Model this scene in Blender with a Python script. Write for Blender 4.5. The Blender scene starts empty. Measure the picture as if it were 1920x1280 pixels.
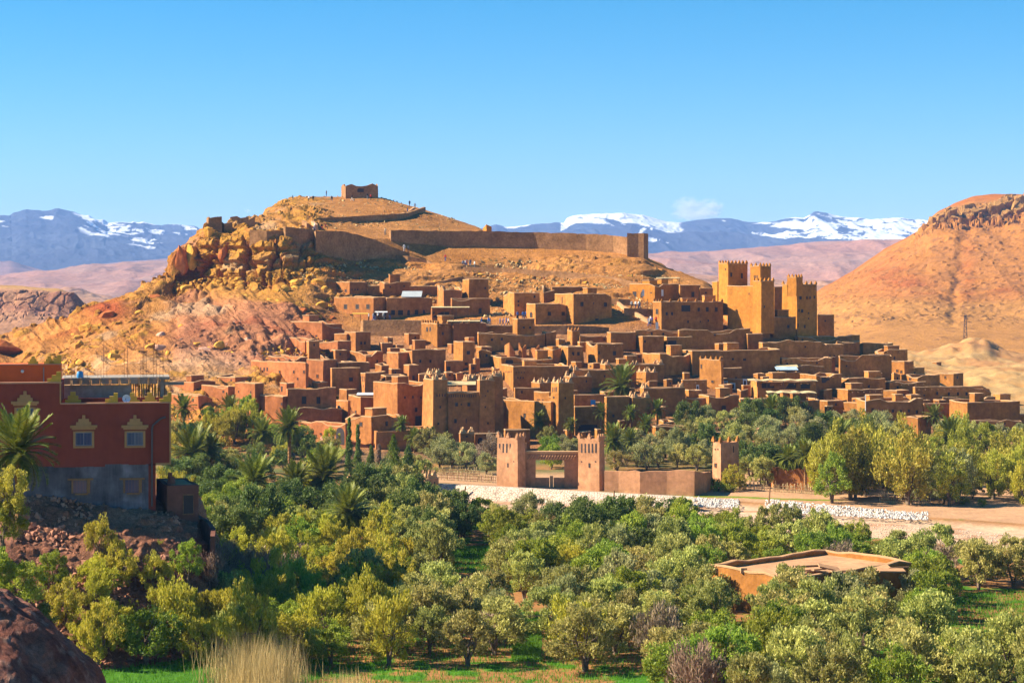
import bpy, math, random
import numpy as np
from mathutils import Vector, Matrix

# ------------------------------------------------------------------ camera, sky, sun, exposure
scene = bpy.context.scene
COL = scene.collection
F = 3600.0            # focal length in photo pixels (photo 1920 wide)
CX, HY = 960.0, 540.0  # principal column, horizon row
CAMZ = 31.0
cam_d = bpy.data.cameras.new("camera")
cam_d.sensor_width = 36.0
cam_d.lens = F * 36.0 / 1920.0
cam_d.shift_y = -100.0 / 1920.0
cam_d.clip_start = 1.0
cam_d.clip_end = 60000.0
cam = bpy.data.objects.new("camera", cam_d)
COL.objects.link(cam)
cam.location = (0, 0, CAMZ)
cam.rotation_euler = (math.radians(90), 0, 0)
scene.camera = cam

SUN_EL = math.radians(37)
SUN_H = Vector((-0.998, 0.05, 0)).normalized()
SUN_DIR = Vector((SUN_H.x * math.cos(SUN_EL), SUN_H.y * math.cos(SUN_EL), math.sin(SUN_EL)))
w = bpy.data.worlds.new("World")
scene.world = w
w.use_nodes = True
wn, wl = w.node_tree.nodes, w.node_tree.links
wn.clear()
sky = wn.new("ShaderNodeTexSky")
sky.sky_type = 'NISHITA'
sky.sun_disc = False
sky.sun_elevation = SUN_EL
sky.sun_rotation = math.atan2(SUN_H.x, SUN_H.y)
sky.altitude = 1300
sky.air_density = 1.0
sky.dust_density = 0.0
sky.ozone_density = 4.0
hs = wn.new("ShaderNodeHueSaturation")
hs.inputs['Saturation'].default_value = 1.48
hs.inputs['Hue'].default_value = 0.49
hs.inputs['Value'].default_value = 1.0
bg = wn.new("ShaderNodeBackground")
bg.inputs['Strength'].default_value = 0.058
wo = wn.new("ShaderNodeOutputWorld")
wl.new(sky.outputs[0], hs.inputs['Color'])
wl.new(hs.outputs[0], bg.inputs['Color'])
wl.new(bg.outputs[0], wo.inputs['Surface'])

sd = bpy.data.lights.new("sun", 'SUN')
sd.energy = 5.0
sd.angle = math.radians(0.5)
sd.color = (1.0, 0.89, 0.70)
so = bpy.data.objects.new("sun", sd)
COL.objects.link(so)
so.rotation_euler = SUN_DIR.to_track_quat('Z', 'Y').to_euler()

vs = scene.view_settings
vs.view_transform = 'Standard'
vs.look = 'None'
vs.gamma = 1
vs.use_curve_mapping = False
vs.exposure = 1.42
scene.render.engine = 'CYCLES'
cy = scene.cycles
cy.use_denoising = True
try:
    cy.denoiser = 'OPENIMAGEDENOISE'
    cy.denoising_prefilter = 'ACCURATE'
except Exception:
    pass
cy.max_bounces = 4
cy.diffuse_bounces = 1
cy.glossy_bounces = 1
cy.transmission_bounces = 2
cy.transparent_max_bounces = 4
cy.volume_bounces = 3
cy.caustics_reflective = False
cy.caustics_refractive = False
cy.use_adaptive_sampling = True
cy.adaptive_threshold = 0.02
cy.volume_max_steps = 64

rnd = random.Random(7)
rng = np.random.default_rng(7)

# ------------------------------------------------------------------ noise
def _hash(ix, iy, iz, s):
    h = (ix.astype(np.int64) * 374761393 + iy.astype(np.int64) * 668265263 + iz.astype(np.int64) * 2147483647 + s * 974634777) & 0xFFFFFFFF
    h = ((h ^ (h >> 13)) * 1274126177) & 0xFFFFFFFF
    return ((h ^ (h >> 16)) & 0xFFFFFF) / float(0xFFFFFF)

def vnoise(x, y, z, s=0):
    x0, y0, z0 = np.floor(x), np.floor(y), np.floor(z)
    fx, fy, fz = x - x0, y - y0, z - z0
    fx, fy, fz = [f * f * (3 - 2 * f) for f in (fx, fy, fz)]
    ix, iy, iz = x0.astype(np.int64), y0.astype(np.int64), z0.astype(np.int64)
    r = 0
    for a in (0, 1):
        for b in (0, 1):
            for c in (0, 1):
                wgt = (fx if a else 1 - fx) * (fy if b else 1 - fy) * (fz if c else 1 - fz)
                r = r + wgt * _hash(ix + a, iy + b, iz + c, s)
    return r * 2 - 1

def fbm(x, y, z, sc, octv=4, s=0, gain=0.5):
    r, a, t = 0, 1.0, 0
    f = 1.0 / sc
    for o in range(octv):
        r = r + a * vnoise(x * f + 17.3 * o, y * f + 5.1 * o, z * f + 3.7 * o, s + o)
        t += a
        a *= gain
        f *= 2.03
    return r / t

def ridged(x, y, z, sc, octv=4, s=0, gain=0.5):
    r, a, t = 0, 1.0, 0
    f = 1.0 / sc
    for o in range(octv):
        r = r + a * (1 - 2 * np.abs(vnoise(x * f + 9.3 * o, y * f + 15.1 * o, z * f + 2.7 * o, s + o)))
        t += a
        a *= gain
        f *= 2.03
    return r / t

def cells(x, y, z, sc, s=0):
    """distance-like worley noise: returns F1 and F2-F1"""
    x, y, z = x / sc, y / sc, z / sc
    ix, iy, iz = np.floor(x), np.floor(y), np.floor(z)
    f1 = np.full(x.shape, 9.0)
    f2 = np.full(x.shape, 9.0)
    cid = np.zeros(x.shape)
    for a in (-1, 0, 1):
        for b in (-1, 0, 1):
            for c in (-1, 0, 1):
                jx, jy, jz = ix + a, iy + b, iz + c
                px = jx + _hash(jx, jy, jz, s + 1)
                py = jy + _hash(jx, jy, jz, s + 2)
                pz = jz + _hash(jx, jy, jz, s + 3)
                d = np.sqrt((px - x) ** 2 + (py - y) ** 2 + (pz - z) ** 2)
                m = d < f1
                f2 = np.where(m, f1, np.minimum(f2, d))
                cid = np.where(m, _hash(jx, jy, jz, s + 4), cid)
                f1 = np.where(m, d, f1)
    return f1, f2 - f1, cid

def smooth01(x):
    x = np.clip(x, 0, 1)
    return x * x * (3 - 2 * x)

def lerp(a, b, t):
    return a + (b - a) * t

# ------------------------------------------------------------------ objects
def link(o, parent=None, **kw):
    COL.objects.link(o)
    if parent is not None:
        o.parent = parent
    for k, v in kw.items():
        if v is not None:
            o[k] = v
    return o

def mesh_from(name, verts, faces, mats=(), smooth=False, cols=None, mat_idx=None):
    me = bpy.data.meshes.new(name)
    verts = np.asarray(verts, dtype=np.float32)
    fa = faces if isinstance(faces, np.ndarray) else None
    if fa is not None:
        me.vertices.add(len(verts))
        me.vertices.foreach_set("co", verts.ravel())
        n, k = fa.shape
        me.loops.add(n * k)
        me.loops.foreach_set("vertex_index", fa.ravel().astype(np.int32))
        me.polygons.add(n)
        me.polygons.foreach_set("loop_start", np.arange(0, n * k, k, dtype=np.int32))
        me.update(calc_edges=True)
    else:
        me.from_pydata([tuple(map(float, v)) for v in verts], [], faces)
    for m in (mats if isinstance(mats, (list, tuple)) else [mats]):
        me.materials.append(m)
    if mat_idx is not None:
        me.polygons.foreach_set("material_index", np.asarray(mat_idx, dtype=np.int32))
    me.polygons.foreach_set("use_smooth", np.full(len(me.polygons), bool(smooth)))
    if cols is not None:
        at = me.color_attributes.new("col", 'FLOAT_COLOR', 'POINT')
        c4 = np.ones((len(verts), 4), dtype=np.float32)
        c4[:, :3] = cols
        at.data.foreach_set("color", c4.ravel())
    me.update()
    return me

def add_mesh(name, verts, faces, mats, parent=None, smooth=False, cols=None, mat_idx=None, **kw):
    o = bpy.data.objects.new(name, mesh_from(name, verts, faces, mats, smooth, cols, mat_idx))
    return link(o, parent, **kw)

def empty(name, loc=(0, 0, 0), label=None, category=None, group=None, rz=0):
    o = bpy.data.objects.new(name, None)
    o.empty_display_size = 0.5
    o.location = loc
    o.rotation_euler = (0, 0, rz)
    return link(o, None, label=label, category=category, group=group)

class MB:
    """collects simple solids into one mesh"""
    def __init__(s):
        s.v, s.f, s.m = [], [], []
    def add(s, vs, fs, m=0):
        b = len(s.v)
        s.v += [tuple(v) for v in vs]
        s.f += [tuple(i + b for i in f) for f in fs]
        s.m += [m] * len(fs)
    def box(s, c, d, m=0, R=None):
        hx, hy, hz = d[0] / 2, d[1] / 2, d[2] / 2
        vs = [Vector((x * hx, y * hy, z * hz)) for z in (-1, 1) for y in (-1, 1) for x in (-1, 1)]
        if R is not None:
            vs = [R @ v for v in vs]
        vs = [v + Vector(c) for v in vs]
        s.add(vs, [(0, 2, 3, 1), (4, 5, 7, 6), (0, 1, 5, 4), (1, 3, 7, 5), (3, 2, 6, 7), (2, 0, 4, 6)], m)
    def prism(s, poly, z0, z1, m=0, scale_top=1.0):
        n = len(poly)
        cx = sum(p[0] for p in poly) / n
        cy_ = sum(p[1] for p in poly) / n
        vs = [(p[0], p[1], z0) for p in poly] + [(cx + (p[0] - cx) * scale_top, cy_ + (p[1] - cy_) * scale_top, z1) for p in poly]
        fs = [tuple(range(n))[::-1], tuple(range(n, 2 * n))] + [(i, (i + 1) % n, n + (i + 1) % n, n + i) for i in range(n)]
        s.add(vs, fs, m)
    def tube(s, pts, rad, n=6, m=0, cap=True):
        pts = [Vector(p) for p in pts]
        if not isinstance(rad, (list, tuple)):
            rad = [rad] * len(pts)
        rings = []
        for i, p in enumerate(pts):
            d = (pts[min(i + 1, len(pts) - 1)] - pts[max(i - 1, 0)]).normalized()
            a = d.cross(Vector((0, 0, 1)))
            if a.length < 1e-3:
                a = Vector((1, 0, 0))
            a.normalize()
            b = d.cross(a)
            rings.append([p + (a * math.cos(t) + b * math.sin(t)) * rad[i] for t in [2 * math.pi * k / n for k in range(n)]])
        vs = [v for r in rings for v in r]
        fs = []
        for i in range(len(pts) - 1):
            for k in range(n):
                fs.append((i * n + k, i * n + (k + 1) % n, (i + 1) * n + (k + 1) % n, (i + 1) * n + k))
        if cap:
            fs.append(tuple(range(n)))
            fs.append(tuple((len(pts) - 1) * n + k for k in range(n))[::-1])
        s.add(vs, fs, m)
    def build(s, name, mats, parent=None, smooth=False, **kw):
        return add_mesh(name, s.v, s.f, mats, parent, smooth, None, s.m, **kw)
    def mesh(s, name, mats, smooth=False):
        return mesh_from(name, s.v, s.f, mats, smooth, None, s.m)

def P(px, py, D):
    return Vector(((px - CX) / F * D, D, CAMZ + (HY - py) / F * D))

# ------------------------------------------------------------------ materials
def new_mat(name):
    m = bpy.data.materials.new(name)
    m.use_nodes = True
    nt = m.node_tree
    nt.nodes.clear()
    out = nt.nodes.new("ShaderNodeOutputMaterial")
    return m, nt, out

def N(nt, kind, **kw):
    n = nt.nodes.new(kind)
    for k, v in kw.items():
        if hasattr(n, k):
            setattr(n, k, v)
        else:
            n.inputs[k].default_value = v
    return n

def noise_fac(nt, vec, scale, detail=4, rough=0.6, lo=0.3, hi=0.7, a=0.8, b=1.2):
    n = N(nt, "ShaderNodeTexNoise")
    n.inputs['Scale'].default_value = scale
    n.inputs['Detail'].default_value = detail
    n.inputs['Roughness'].default_value = rough
    nt.links.new(vec, n.inputs['Vector'])
    mr = N(nt, "ShaderNodeMapRange")
    mr.inputs['From Min'].default_value = lo
    mr.inputs['From Max'].default_value = hi
    mr.inputs['To Min'].default_value = a
    mr.inputs['To Max'].default_value = b
    nt.links.new(n.outputs['Fac'], mr.inputs['Value'])
    return mr.outputs[0], n.outputs['Fac']

def vmul(nt, col, fac):
    n = nt.nodes.new("ShaderNodeVectorMath")
    n.operation = 'SCALE'
    nt.links.new(col, n.inputs[0])
    nt.links.new(fac, n.inputs['Scale'])
    return n.outputs[0]

def mul(nt, a, b):
    n = nt.nodes.new("ShaderNodeMath")
    n.operation = 'MULTIPLY'
    nt.links.new(a, n.inputs[0])
    if isinstance(b, (int, float)):
        n.inputs[1].default_value = b
    else:
        nt.links.new(b, n.inputs[1])
    return n.outputs[0]

def bsdf(nt, out, col, rough=0.9, spec=0.15, bump=None, bump_s=0.5, bump_d=0.1):
    p = nt.nodes.new("ShaderNodeBsdfPrincipled")
    if isinstance(col, (tuple, list)):
        p.inputs['Base Color'].default_value = (*col, 1)
    else:
        nt.links.new(col, p.inputs['Base Color'])
    p.inputs['Roughness'].default_value = rough
    p.inputs['Specular IOR Level'].default_value = spec
    if bump is not None:
        b = nt.nodes.new("ShaderNodeBump")
        b.inputs['Strength'].default_value = bump_s
        b.inputs['Distance'].default_value = bump_d
        nt.links.new(bump, b.inputs['Height'])
        nt.links.new(b.outputs[0], p.inputs['Normal'])
    nt.links.new(p.outputs[0], out.inputs['Surface'])
    return p

def terrain_mat(name, s1, s2, s3, bump_d=0.3, bump_s=0.8, amt=0.25):
    m, nt, out = new_mat(name)
    at = N(nt, "ShaderNodeAttribute")
    at.attribute_name = "col"
    g = nt.nodes.new("ShaderNodeNewGeometry")
    f1, _ = noise_fac(nt, g.outputs['Position'], s1, 5, 0.65, 0.3, 0.7, 1 - amt, 1 + amt)
    f2, h2 = noise_fac(nt, g.outputs['Position'], s2, 6, 0.7, 0.3, 0.7, 1 - amt, 1 + amt)
    f3, h3 = noise_fac(nt, g.outputs['Position'], s3, 3, 0.6, 0.35, 0.65, 1 - amt * 0.9, 1 + amt * 0.9)
    c = vmul(nt, at.outputs['Color'], f1)
    sc_ = N(nt, "ShaderNodeVectorMath", operation='SCALE')
    sc_.inputs['Scale'].default_value = 0.74
    nt.links.new(c, sc_.inputs[0])
    c = sc_.outputs[0]
    c = vmul(nt, c, f2)
    c = vmul(nt, c, f3)
    ad = nt.nodes.new("ShaderNodeMath")
    ad.operation = 'ADD'
    nt.links.new(h2, ad.inputs[0])
    nt.links.new(mul(nt, h3, 0.4), ad.inputs[1])
    bsdf(nt, out, c, 0.95, 0.05, ad.outputs[0], bump_s, bump_d)
    return m

def simple_mat(name, col, rough=0.85, scale=2.0, amt=0.15, bump_d=0.02, spec=0.2, rand=0.0, metal=0.0, streak=0.0):
    m, nt, out = new_mat(name)
    rgb = N(nt, "ShaderNodeRGB")
    rgb.outputs[0].default_value = (*col, 1)
    g = nt.nodes.new("ShaderNodeNewGeometry")
    f1, h1 = noise_fac(nt, g.outputs['Position'], scale, 5, 0.65, 0.3, 0.7, 1 - amt, 1 + amt)
    c = vmul(nt, rgb.outputs[0], f1)
    f2, h2 = noise_fac(nt, g.outputs['Position'], scale * 0.17, 4, 0.6, 0.3, 0.7, 1 - amt, 1 + amt)
    c = vmul(nt, c, f2)
    if rand:
        oi = nt.nodes.new("ShaderNodeObjectInfo")
        mr = N(nt, "ShaderNodeMapRange")
        mr.inputs['To Min'].default_value = 1 - rand
        mr.inputs['To Max'].default_value = 1 + rand
        nt.links.new(oi.outputs['Random'], mr.inputs['Value'])
        c = vmul(nt, c, mr.outputs[0])
    if streak:
        mp = nt.nodes.new("ShaderNodeMapping")
        mp.inputs['Scale'].default_value = (1, 1, 0.12)
        nt.links.new(g.outputs['Position'], mp.inputs['Vector'])
        f3, h3 = noise_fac(nt, mp.outputs[0], 1.6, 4, 0.6, 0.35, 0.7, 1 + streak * 0.4, 1 - streak)
        c = vmul(nt, c, f3)
    p = bsdf(nt, out, c, rough, spec, h1, 0.6, bump_d)
    p.inputs['Metallic'].default_value = metal
    return m

def leaf_mat(name, ca, cb, rand=0.25, trans=0.3):
    m, nt, out = new_mat(name)
    g = nt.nodes.new("ShaderNodeNewGeometry")
    mx = nt.nodes.new("ShaderNodeMix")
    mx.data_type = 'RGBA'
    mx.inputs[6].default_value = (*ca, 1)
    mx.inputs[7].default_value = (*cb, 1)
    nt.links.new(g.outputs['Random Per Island'], mx.inputs[0])
    oi = nt.nodes.new("ShaderNodeObjectInfo")
    hsv = nt.nodes.new("ShaderNodeHueSaturation")
    mh = N(nt, "ShaderNodeMapRange")
    mh.inputs['To Min'].default_value = 0.5 - 0.035 * rand * 4
    mh.inputs['To Max'].default_value = 0.5 + 0.02 * rand * 4
    nt.links.new(oi.outputs['Random'], mh.inputs['Value'])
    nt.links.new(mh.outputs[0], hsv.inputs['Hue'])
    m2 = nt.nodes.new("ShaderNodeMath")
    m2.operation = 'FRACT'
    m3 = nt.nodes.new("ShaderNodeMath")
    m3.operation = 'MULTIPLY'
    m3.inputs[1].default_value = 7.31
    nt.links.new(oi.outputs['Random'], m3.inputs[0])
    nt.links.new(m3.outputs[0], m2.inputs[0])
    mv = N(nt, "ShaderNodeMapRange")
    mv.inputs['To Min'].default_value = 1 - rand
    mv.inputs['To Max'].default_value = 1 + rand
    nt.links.new(m2.outputs[0], mv.inputs['Value'])
    nt.links.new(mv.outputs[0], hsv.inputs['Value'])
    dim = N(nt, 'ShaderNodeVectorMath', operation='SCALE')
    dim.inputs['Scale'].default_value = 0.98
    nt.links.new(mx.outputs[2], dim.inputs[0])
    nt.links.new(dim.outputs[0], hsv.inputs['Color'])
    p = nt.nodes.new("ShaderNodeBsdfPrincipled")
    p.inputs['Roughness'].default_value = 0.55
    p.inputs['Specular IOR Level'].default_value = 0.25
    nt.links.new(hsv.outputs[0], p.inputs['Base Color'])
    t = nt.nodes.new("ShaderNodeBsdfTranslucent")
    nt.links.new(hsv.outputs[0], t.inputs['Color'])
    ms = nt.nodes.new("ShaderNodeMixShader")
    ms.inputs[0].default_value = trans
    nt.links.new(p.outputs[0], ms.inputs[1])
    nt.links.new(t.outputs[0], ms.inputs[2])
    nt.links.new(ms.outputs[0], out.inputs['Surface'])
    return m

# clay colours run from red on the west of the village to ochre on the east
ADOBE = [simple_mat("adobe_red", (0.42, 0.148, 0.055), 0.95, 1.1, 0.27, 0.12, 0.05, 0.18, streak=0.13),
         simple_mat("adobe_clay", (0.39, 0.152, 0.048), 0.95, 1.1, 0.27, 0.12, 0.05, 0.18, streak=0.13),
         simple_mat("adobe_tan", (0.39, 0.162, 0.042), 0.95, 1.1, 0.27, 0.12, 0.05, 0.18, streak=0.13),
         simple_mat("adobe_ochre", (0.41, 0.170, 0.044), 0.95, 1.1, 0.27, 0.12, 0.05, 0.18, streak=0.13),
         simple_mat("adobe_gold", (0.48, 0.19, 0.034), 0.95, 1.3, 0.20, 0.08, 0.05, 0.10, streak=0.10)]
CAP = simple_mat("sunlit_parapet_clay", (0.52, 0.30, 0.15), 0.95, 2.0, 0.12, 0.05, 0.05, 0.06)  # paler than the walls: paints the sunlit line along roof edges
ROOF = simple_mat("roof_clay", (0.42, 0.23, 0.12), 0.95, 1.5, 0.2, 0.05, 0.05, 0.1)
GATEM = simple_mat("gate_adobe", (0.47, 0.235, 0.120), 0.95, 1.2, 0.22, 0.05, 0.05, 0.0, streak=0.12)
STONEW = simple_mat("dry_stone", (0.33, 0.17, 0.075), 0.95, 1.8, 0.3, 0.25, 0.05, 0.0)
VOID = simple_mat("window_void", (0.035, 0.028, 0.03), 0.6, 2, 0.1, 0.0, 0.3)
WOOD = simple_mat("old_wood", (0.22, 0.12, 0.06), 0.85, 6, 0.3, 0.02, 0.1)
STRAW = simple_mat("reed_canopy", (0.50, 0.38, 0.20), 0.9, 5, 0.3, 0.03, 0.1)
WHITE = simple_mat("white_paint", (0.75, 0.74, 0.70), 0.7, 3, 0.05, 0.0, 0.2)
YELLOW = simple_mat("yellow_paint", (0.62, 0.36, 0.05), 0.7, 3, 0.1, 0.01, 0.2)

# ------------------------------------------------------------------ terrain
class Patch:
    """terrain laid out as stations (distance, row) along bearings; built as a real height surface"""
    def __init__(s, cols):
        s.px = np.array([c[0] for c in cols], float)
        n = len(cols[0][1])
        for c in cols:
            assert len(c[1]) == n, c[0]
        s.D = np.array([[q[0] for q in c[1]] for c in cols], float)
        Y = np.array([[q[1] for q in c[1]] for c in cols], float)
        s.Z = CAMZ + (HY - Y) / F * s.D
        s.n = n
    def at(s, px, v):
        i = np.clip(np.searchsorted(s.px, px) - 1, 0, len(s.px) - 2)
        t = np.clip((px - s.px[i]) / (s.px[i + 1] - s.px[i]), 0, 1)
        j = np.clip(np.floor(v).astype(int), 0, s.n - 2)
        u = v - j
        def g(A):
            a = A[i, j] * (1 - u) + A[i, j + 1] * u
            b = A[i + 1, j] * (1 - u) + A[i + 1, j + 1] * u
            return a * (1 - t) + b * t
        return g(s.D), g(s.Z)
    def grid(s, pxs, vs_, disp=None, smooth=0):
        PX, V = np.meshgrid(pxs, vs_)
        D, Z = s.at(PX.ravel(), V.ravel())
        D = D.reshape(PX.shape)
        Z = Z.reshape(PX.shape)
        for _ in range(smooth):
            for A in (D, Z):
                A[:, 1:-1] = (A[:, :-2] + 2 * A[:, 1:-1] + A[:, 2:]) / 4
                A[1:-1] = (A[:-2] + 2 * A[1:-1] + A[2:]) / 4
        X = (PX - CX) / F * D
        return PX, V, X, D.copy(), Z

def grid_faces(nr, nc):
    idx = np.arange(nr * nc).reshape(nr, nc)
    return np.stack([idx[:-1, :-1], idx[:-1, 1:], idx[1:, 1:], idx[1:, :-1]], -1).reshape(-1, 4)

def normals(X, Y, Z):
    def d(A, ax):
        return np.gradient(A, axis=ax)
    ux, uy, uz = d(X, 1), d(Y, 1), d(Z, 1)
    vx, vy, vz = d(X, 0), d(Y, 0), d(Z, 0)
    nx, ny, nz = uy * vz - uz * vy, uz * vx - ux * vz, ux * vy - uy * vx
    l = np.sqrt(nx ** 2 + ny ** 2 + nz ** 2) + 1e-9
    return nx / l, ny / l, nz / l

HILLC = [
 (-700, [(330, 880), (350, 859), (400, 819), (430, 800), (450, 788), (480, 773), (500, 763), (510, 759), (520, 755), (540, 747), (620, 722)]),
 (-60, [(330, 880), (350, 857), (385, 815), (410, 780), (430, 755), (450, 715), (470, 680), (474, 668), (485, 655), (495, 650), (600, 730)]),
 (20, [(330, 880), (350, 855), (380, 800), (405, 760), (430, 725), (450, 690), (470, 663), (474, 651), (485, 641), (495, 637), (600, 730)]),
 (130, [(330, 880), (350, 852), (375, 790), (400, 745), (425, 705), (450, 665), (470, 635), (474, 625), (485, 612), (500, 607), (600, 728)]),
 (190, [(330, 880), (350, 852), (375, 788), (400, 740), (428, 695), (453, 652), (472, 615), (477, 603), (488, 583), (500, 578), (600, 727)]),
 (250, [(330, 880), (350, 852), (375, 786), (400, 735), (430, 685), (455, 640), (475, 600), (480, 585), (492, 560), (505, 553), (600, 726)]),
 (322, [(330, 880), (350, 852), (378, 780), (405, 725), (435, 670), (462, 610), (506, 540), (510, 526), (517, 518), (525, 517), (610, 726)]),
 (334, [(330, 880), (350, 852), (378, 780), (405, 725), (435, 668), (465, 605), (512, 530), (515, 498), (521, 475), (528, 470), (625, 724)]),
 (348, [(330, 880), (350, 852), (378, 780), (405, 725), (435, 665), (465, 600), (516, 528), (518, 480), (524, 458), (530, 455), (625, 722)]),
 (382, [(330, 880), (350, 852), (378, 780), (405, 725), (435, 665), (465, 600), (513, 522), (516, 462), (521, 440), (530, 434), (640, 718)]),
 (430, [(330, 880), (350, 852), (376, 783), (405, 725), (435, 665), (465, 600), (506, 520), (511, 450), (535, 428), (560, 424), (660, 712)]),
 (470, [(330, 880), (350, 852), (375, 785), (405, 724), (435, 665), (465, 600), (501, 520), (507, 448), (545, 426), (595, 414), (700, 700)]),
 (500, [(330, 880), (350, 852), (375, 787), (405, 725), (435, 668), (465, 603), (497, 520), (504, 450), (548, 420), (610, 396), (720, 695)]),
 (530, [(330, 880), (350, 852), (375, 788), (405, 727), (435, 670), (465, 605), (495, 516), (504, 453), (548, 420), (625, 378), (740, 690)]),
 (580, [(330, 880), (350, 852), (377, 790), (407, 730), (437, 675), (468, 606), (500, 504), (512, 453), (550, 418), (635, 371), (760, 687)]),
 (610, [(330, 880), (350, 852), (378, 792), (408, 735), (438, 680), (470, 606), (509, 487), (521, 452), (556, 415), (640, 368), (760, 687)]),
 (675, [(330, 880), (352, 852), (380, 795), (410, 740), (440, 685), (472, 604), (525, 487), (535, 446), (566, 412), (640, 366), (760, 687)]),
 (720, [(330, 880), (352, 852), (380, 798), (410, 745), (440, 685), (472, 604), (530, 489), (538, 447), (570, 410), (638, 370), (760, 687)]),
 (760, [(330, 880), (354, 852), (380, 800), (410, 748), (440, 685), (470, 604), (533, 490), (542, 448), (572, 412), (636, 382), (760, 687)]),
 (800, [(330, 880), (355, 852), (380, 803), (410, 748), (440, 685), (468, 604), (536, 489), (546, 448), (574, 418), (630, 393), (760, 687)]),
 (850, [(330, 880), (356, 852), (380, 805), (410, 748), (440, 680), (468, 602), (537, 487), (548, 450), (576, 430), (620, 409), (750, 688)]),
 (900, [(330, 880), (357, 852), (380, 805), (410, 748), (440, 677), (468, 600), (537, 486), (549, 450), (576, 437), (604, 428), (740, 690)]),
 (930, [(330, 880), (357, 852), (380, 805), (410, 747), (440, 675), (468, 600), (537, 485), (550, 452), (570, 445), (590, 444), (730, 692)]),
 (1000, [(330, 880), (357, 851), (380, 805), (410, 746), (440, 672), (468, 600), (537, 484), (550, 455), (565, 449), (580, 447), (720, 695)]),
 (1100, [(330, 880), (357, 850), (380, 806), (410, 748), (440, 672), (468, 598), (536, 480), (548, 458), (562, 452), (575, 450), (710, 697)]),
 (1165, [(330, 880), (357, 850), (380, 807), (410, 750), (440, 674), (468, 596), (534, 480), (546, 460), (558, 456), (568, 455), (700, 700)]),
 (1207, [(330, 880), (357, 850), (380, 808), (410, 750), (440, 675), (470, 594), (530, 488), (538, 481), (548, 480), (556, 482), (690, 702)]),
 (1250, [(330, 880), (357, 850), (380, 810), (410, 752), (442, 676), (474, 590), (522, 512), (530, 505), (538, 502), (548, 504), (680, 704)]),
 (1320, [(330, 880), (357, 850), (380, 811), (410, 755), (444, 676), (478, 585), (505, 537), (512, 530), (520, 526), (530, 527), (670, 706)]),
 (1400, [(330, 880), (357, 850), (380, 812), (412, 756), (446, 678), (476, 612), (490, 592), (497, 588), (503, 586), (512, 588), (660, 709)]),
 (1540, [(330, 880), (357, 850), (382, 816), (416, 758), (446, 690), (468, 652), (480, 638), (487, 634), (494, 632), (503, 634), (650, 711)]),
 (1630, [(330, 880), (357, 850), (384, 822), (416, 763), (442, 705), (460, 672), (470, 660), (476, 656), (484, 653), (492, 655), (640, 714)]),
 (1700, [(330, 880), (357, 850), (386, 826), (416, 772), (440, 722), (456, 700), (466, 688), (472, 684), (480, 682), (488, 684), (620, 720)]),
 (1780, [(330, 880), (357, 850), (388, 828), (412, 790), (434, 755), (450, 735), (460, 728), (468, 724), (476, 722), (484, 724), (610, 722)]),
 (1850, [(330, 880), (357, 850), (388, 829), (408, 806), (428, 784), (444, 768), (454, 762), (462, 759), (470, 758), (480, 758), (610, 722)]),
 (1950, [(330, 880), (357, 851), (388, 828), (408, 812), (428, 800), (444, 790), (454, 784), (462, 780), (470, 776), (480, 771), (610, 723)]),
 (2600, [(330, 880), (357, 852), (388, 829), (408, 815), (428, 802), (444, 792), (454, 787), (462, 782), (470, 778), (480, 773), (610, 723)]),
]
HILL = Patch(HILLC)

VFINE = np.linspace(0, 10, 1200)
def hit(px, py):
    """distance and height at which the sight line of this column and row meets the ground"""
    D, Z = HILL.at(np.full(VFINE.shape, float(px)), VFINE)
    y = HY - (Z - CAMZ) / D * F
    m = (y < py) & (VFINE > 1.0)
    if py < 853 and m.any():
        i = int(np.argmax(m))
        return float(D[i]), float(Z[i])
    d = CAMZ * F / max(py - HY, 8)
    return d, 0.0

def hill_z(X, Y):
    """ground height under a point of the hill or the valley"""
    px = CX + X / Y * F
    D, Z = HILL.at(np.full(VFINE.shape, float(px)), VFINE)
    if Y < D[0] or Y > D[-1]:
        return 0.0
    return float(max(0.0, np.interp(Y, D, Z)))

def gauss(px, py, cx, cy_, sx, sy):
    return np.exp(-((px - cx) / sx) ** 2 - ((py - cy_) / sy) ** 2)

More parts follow.
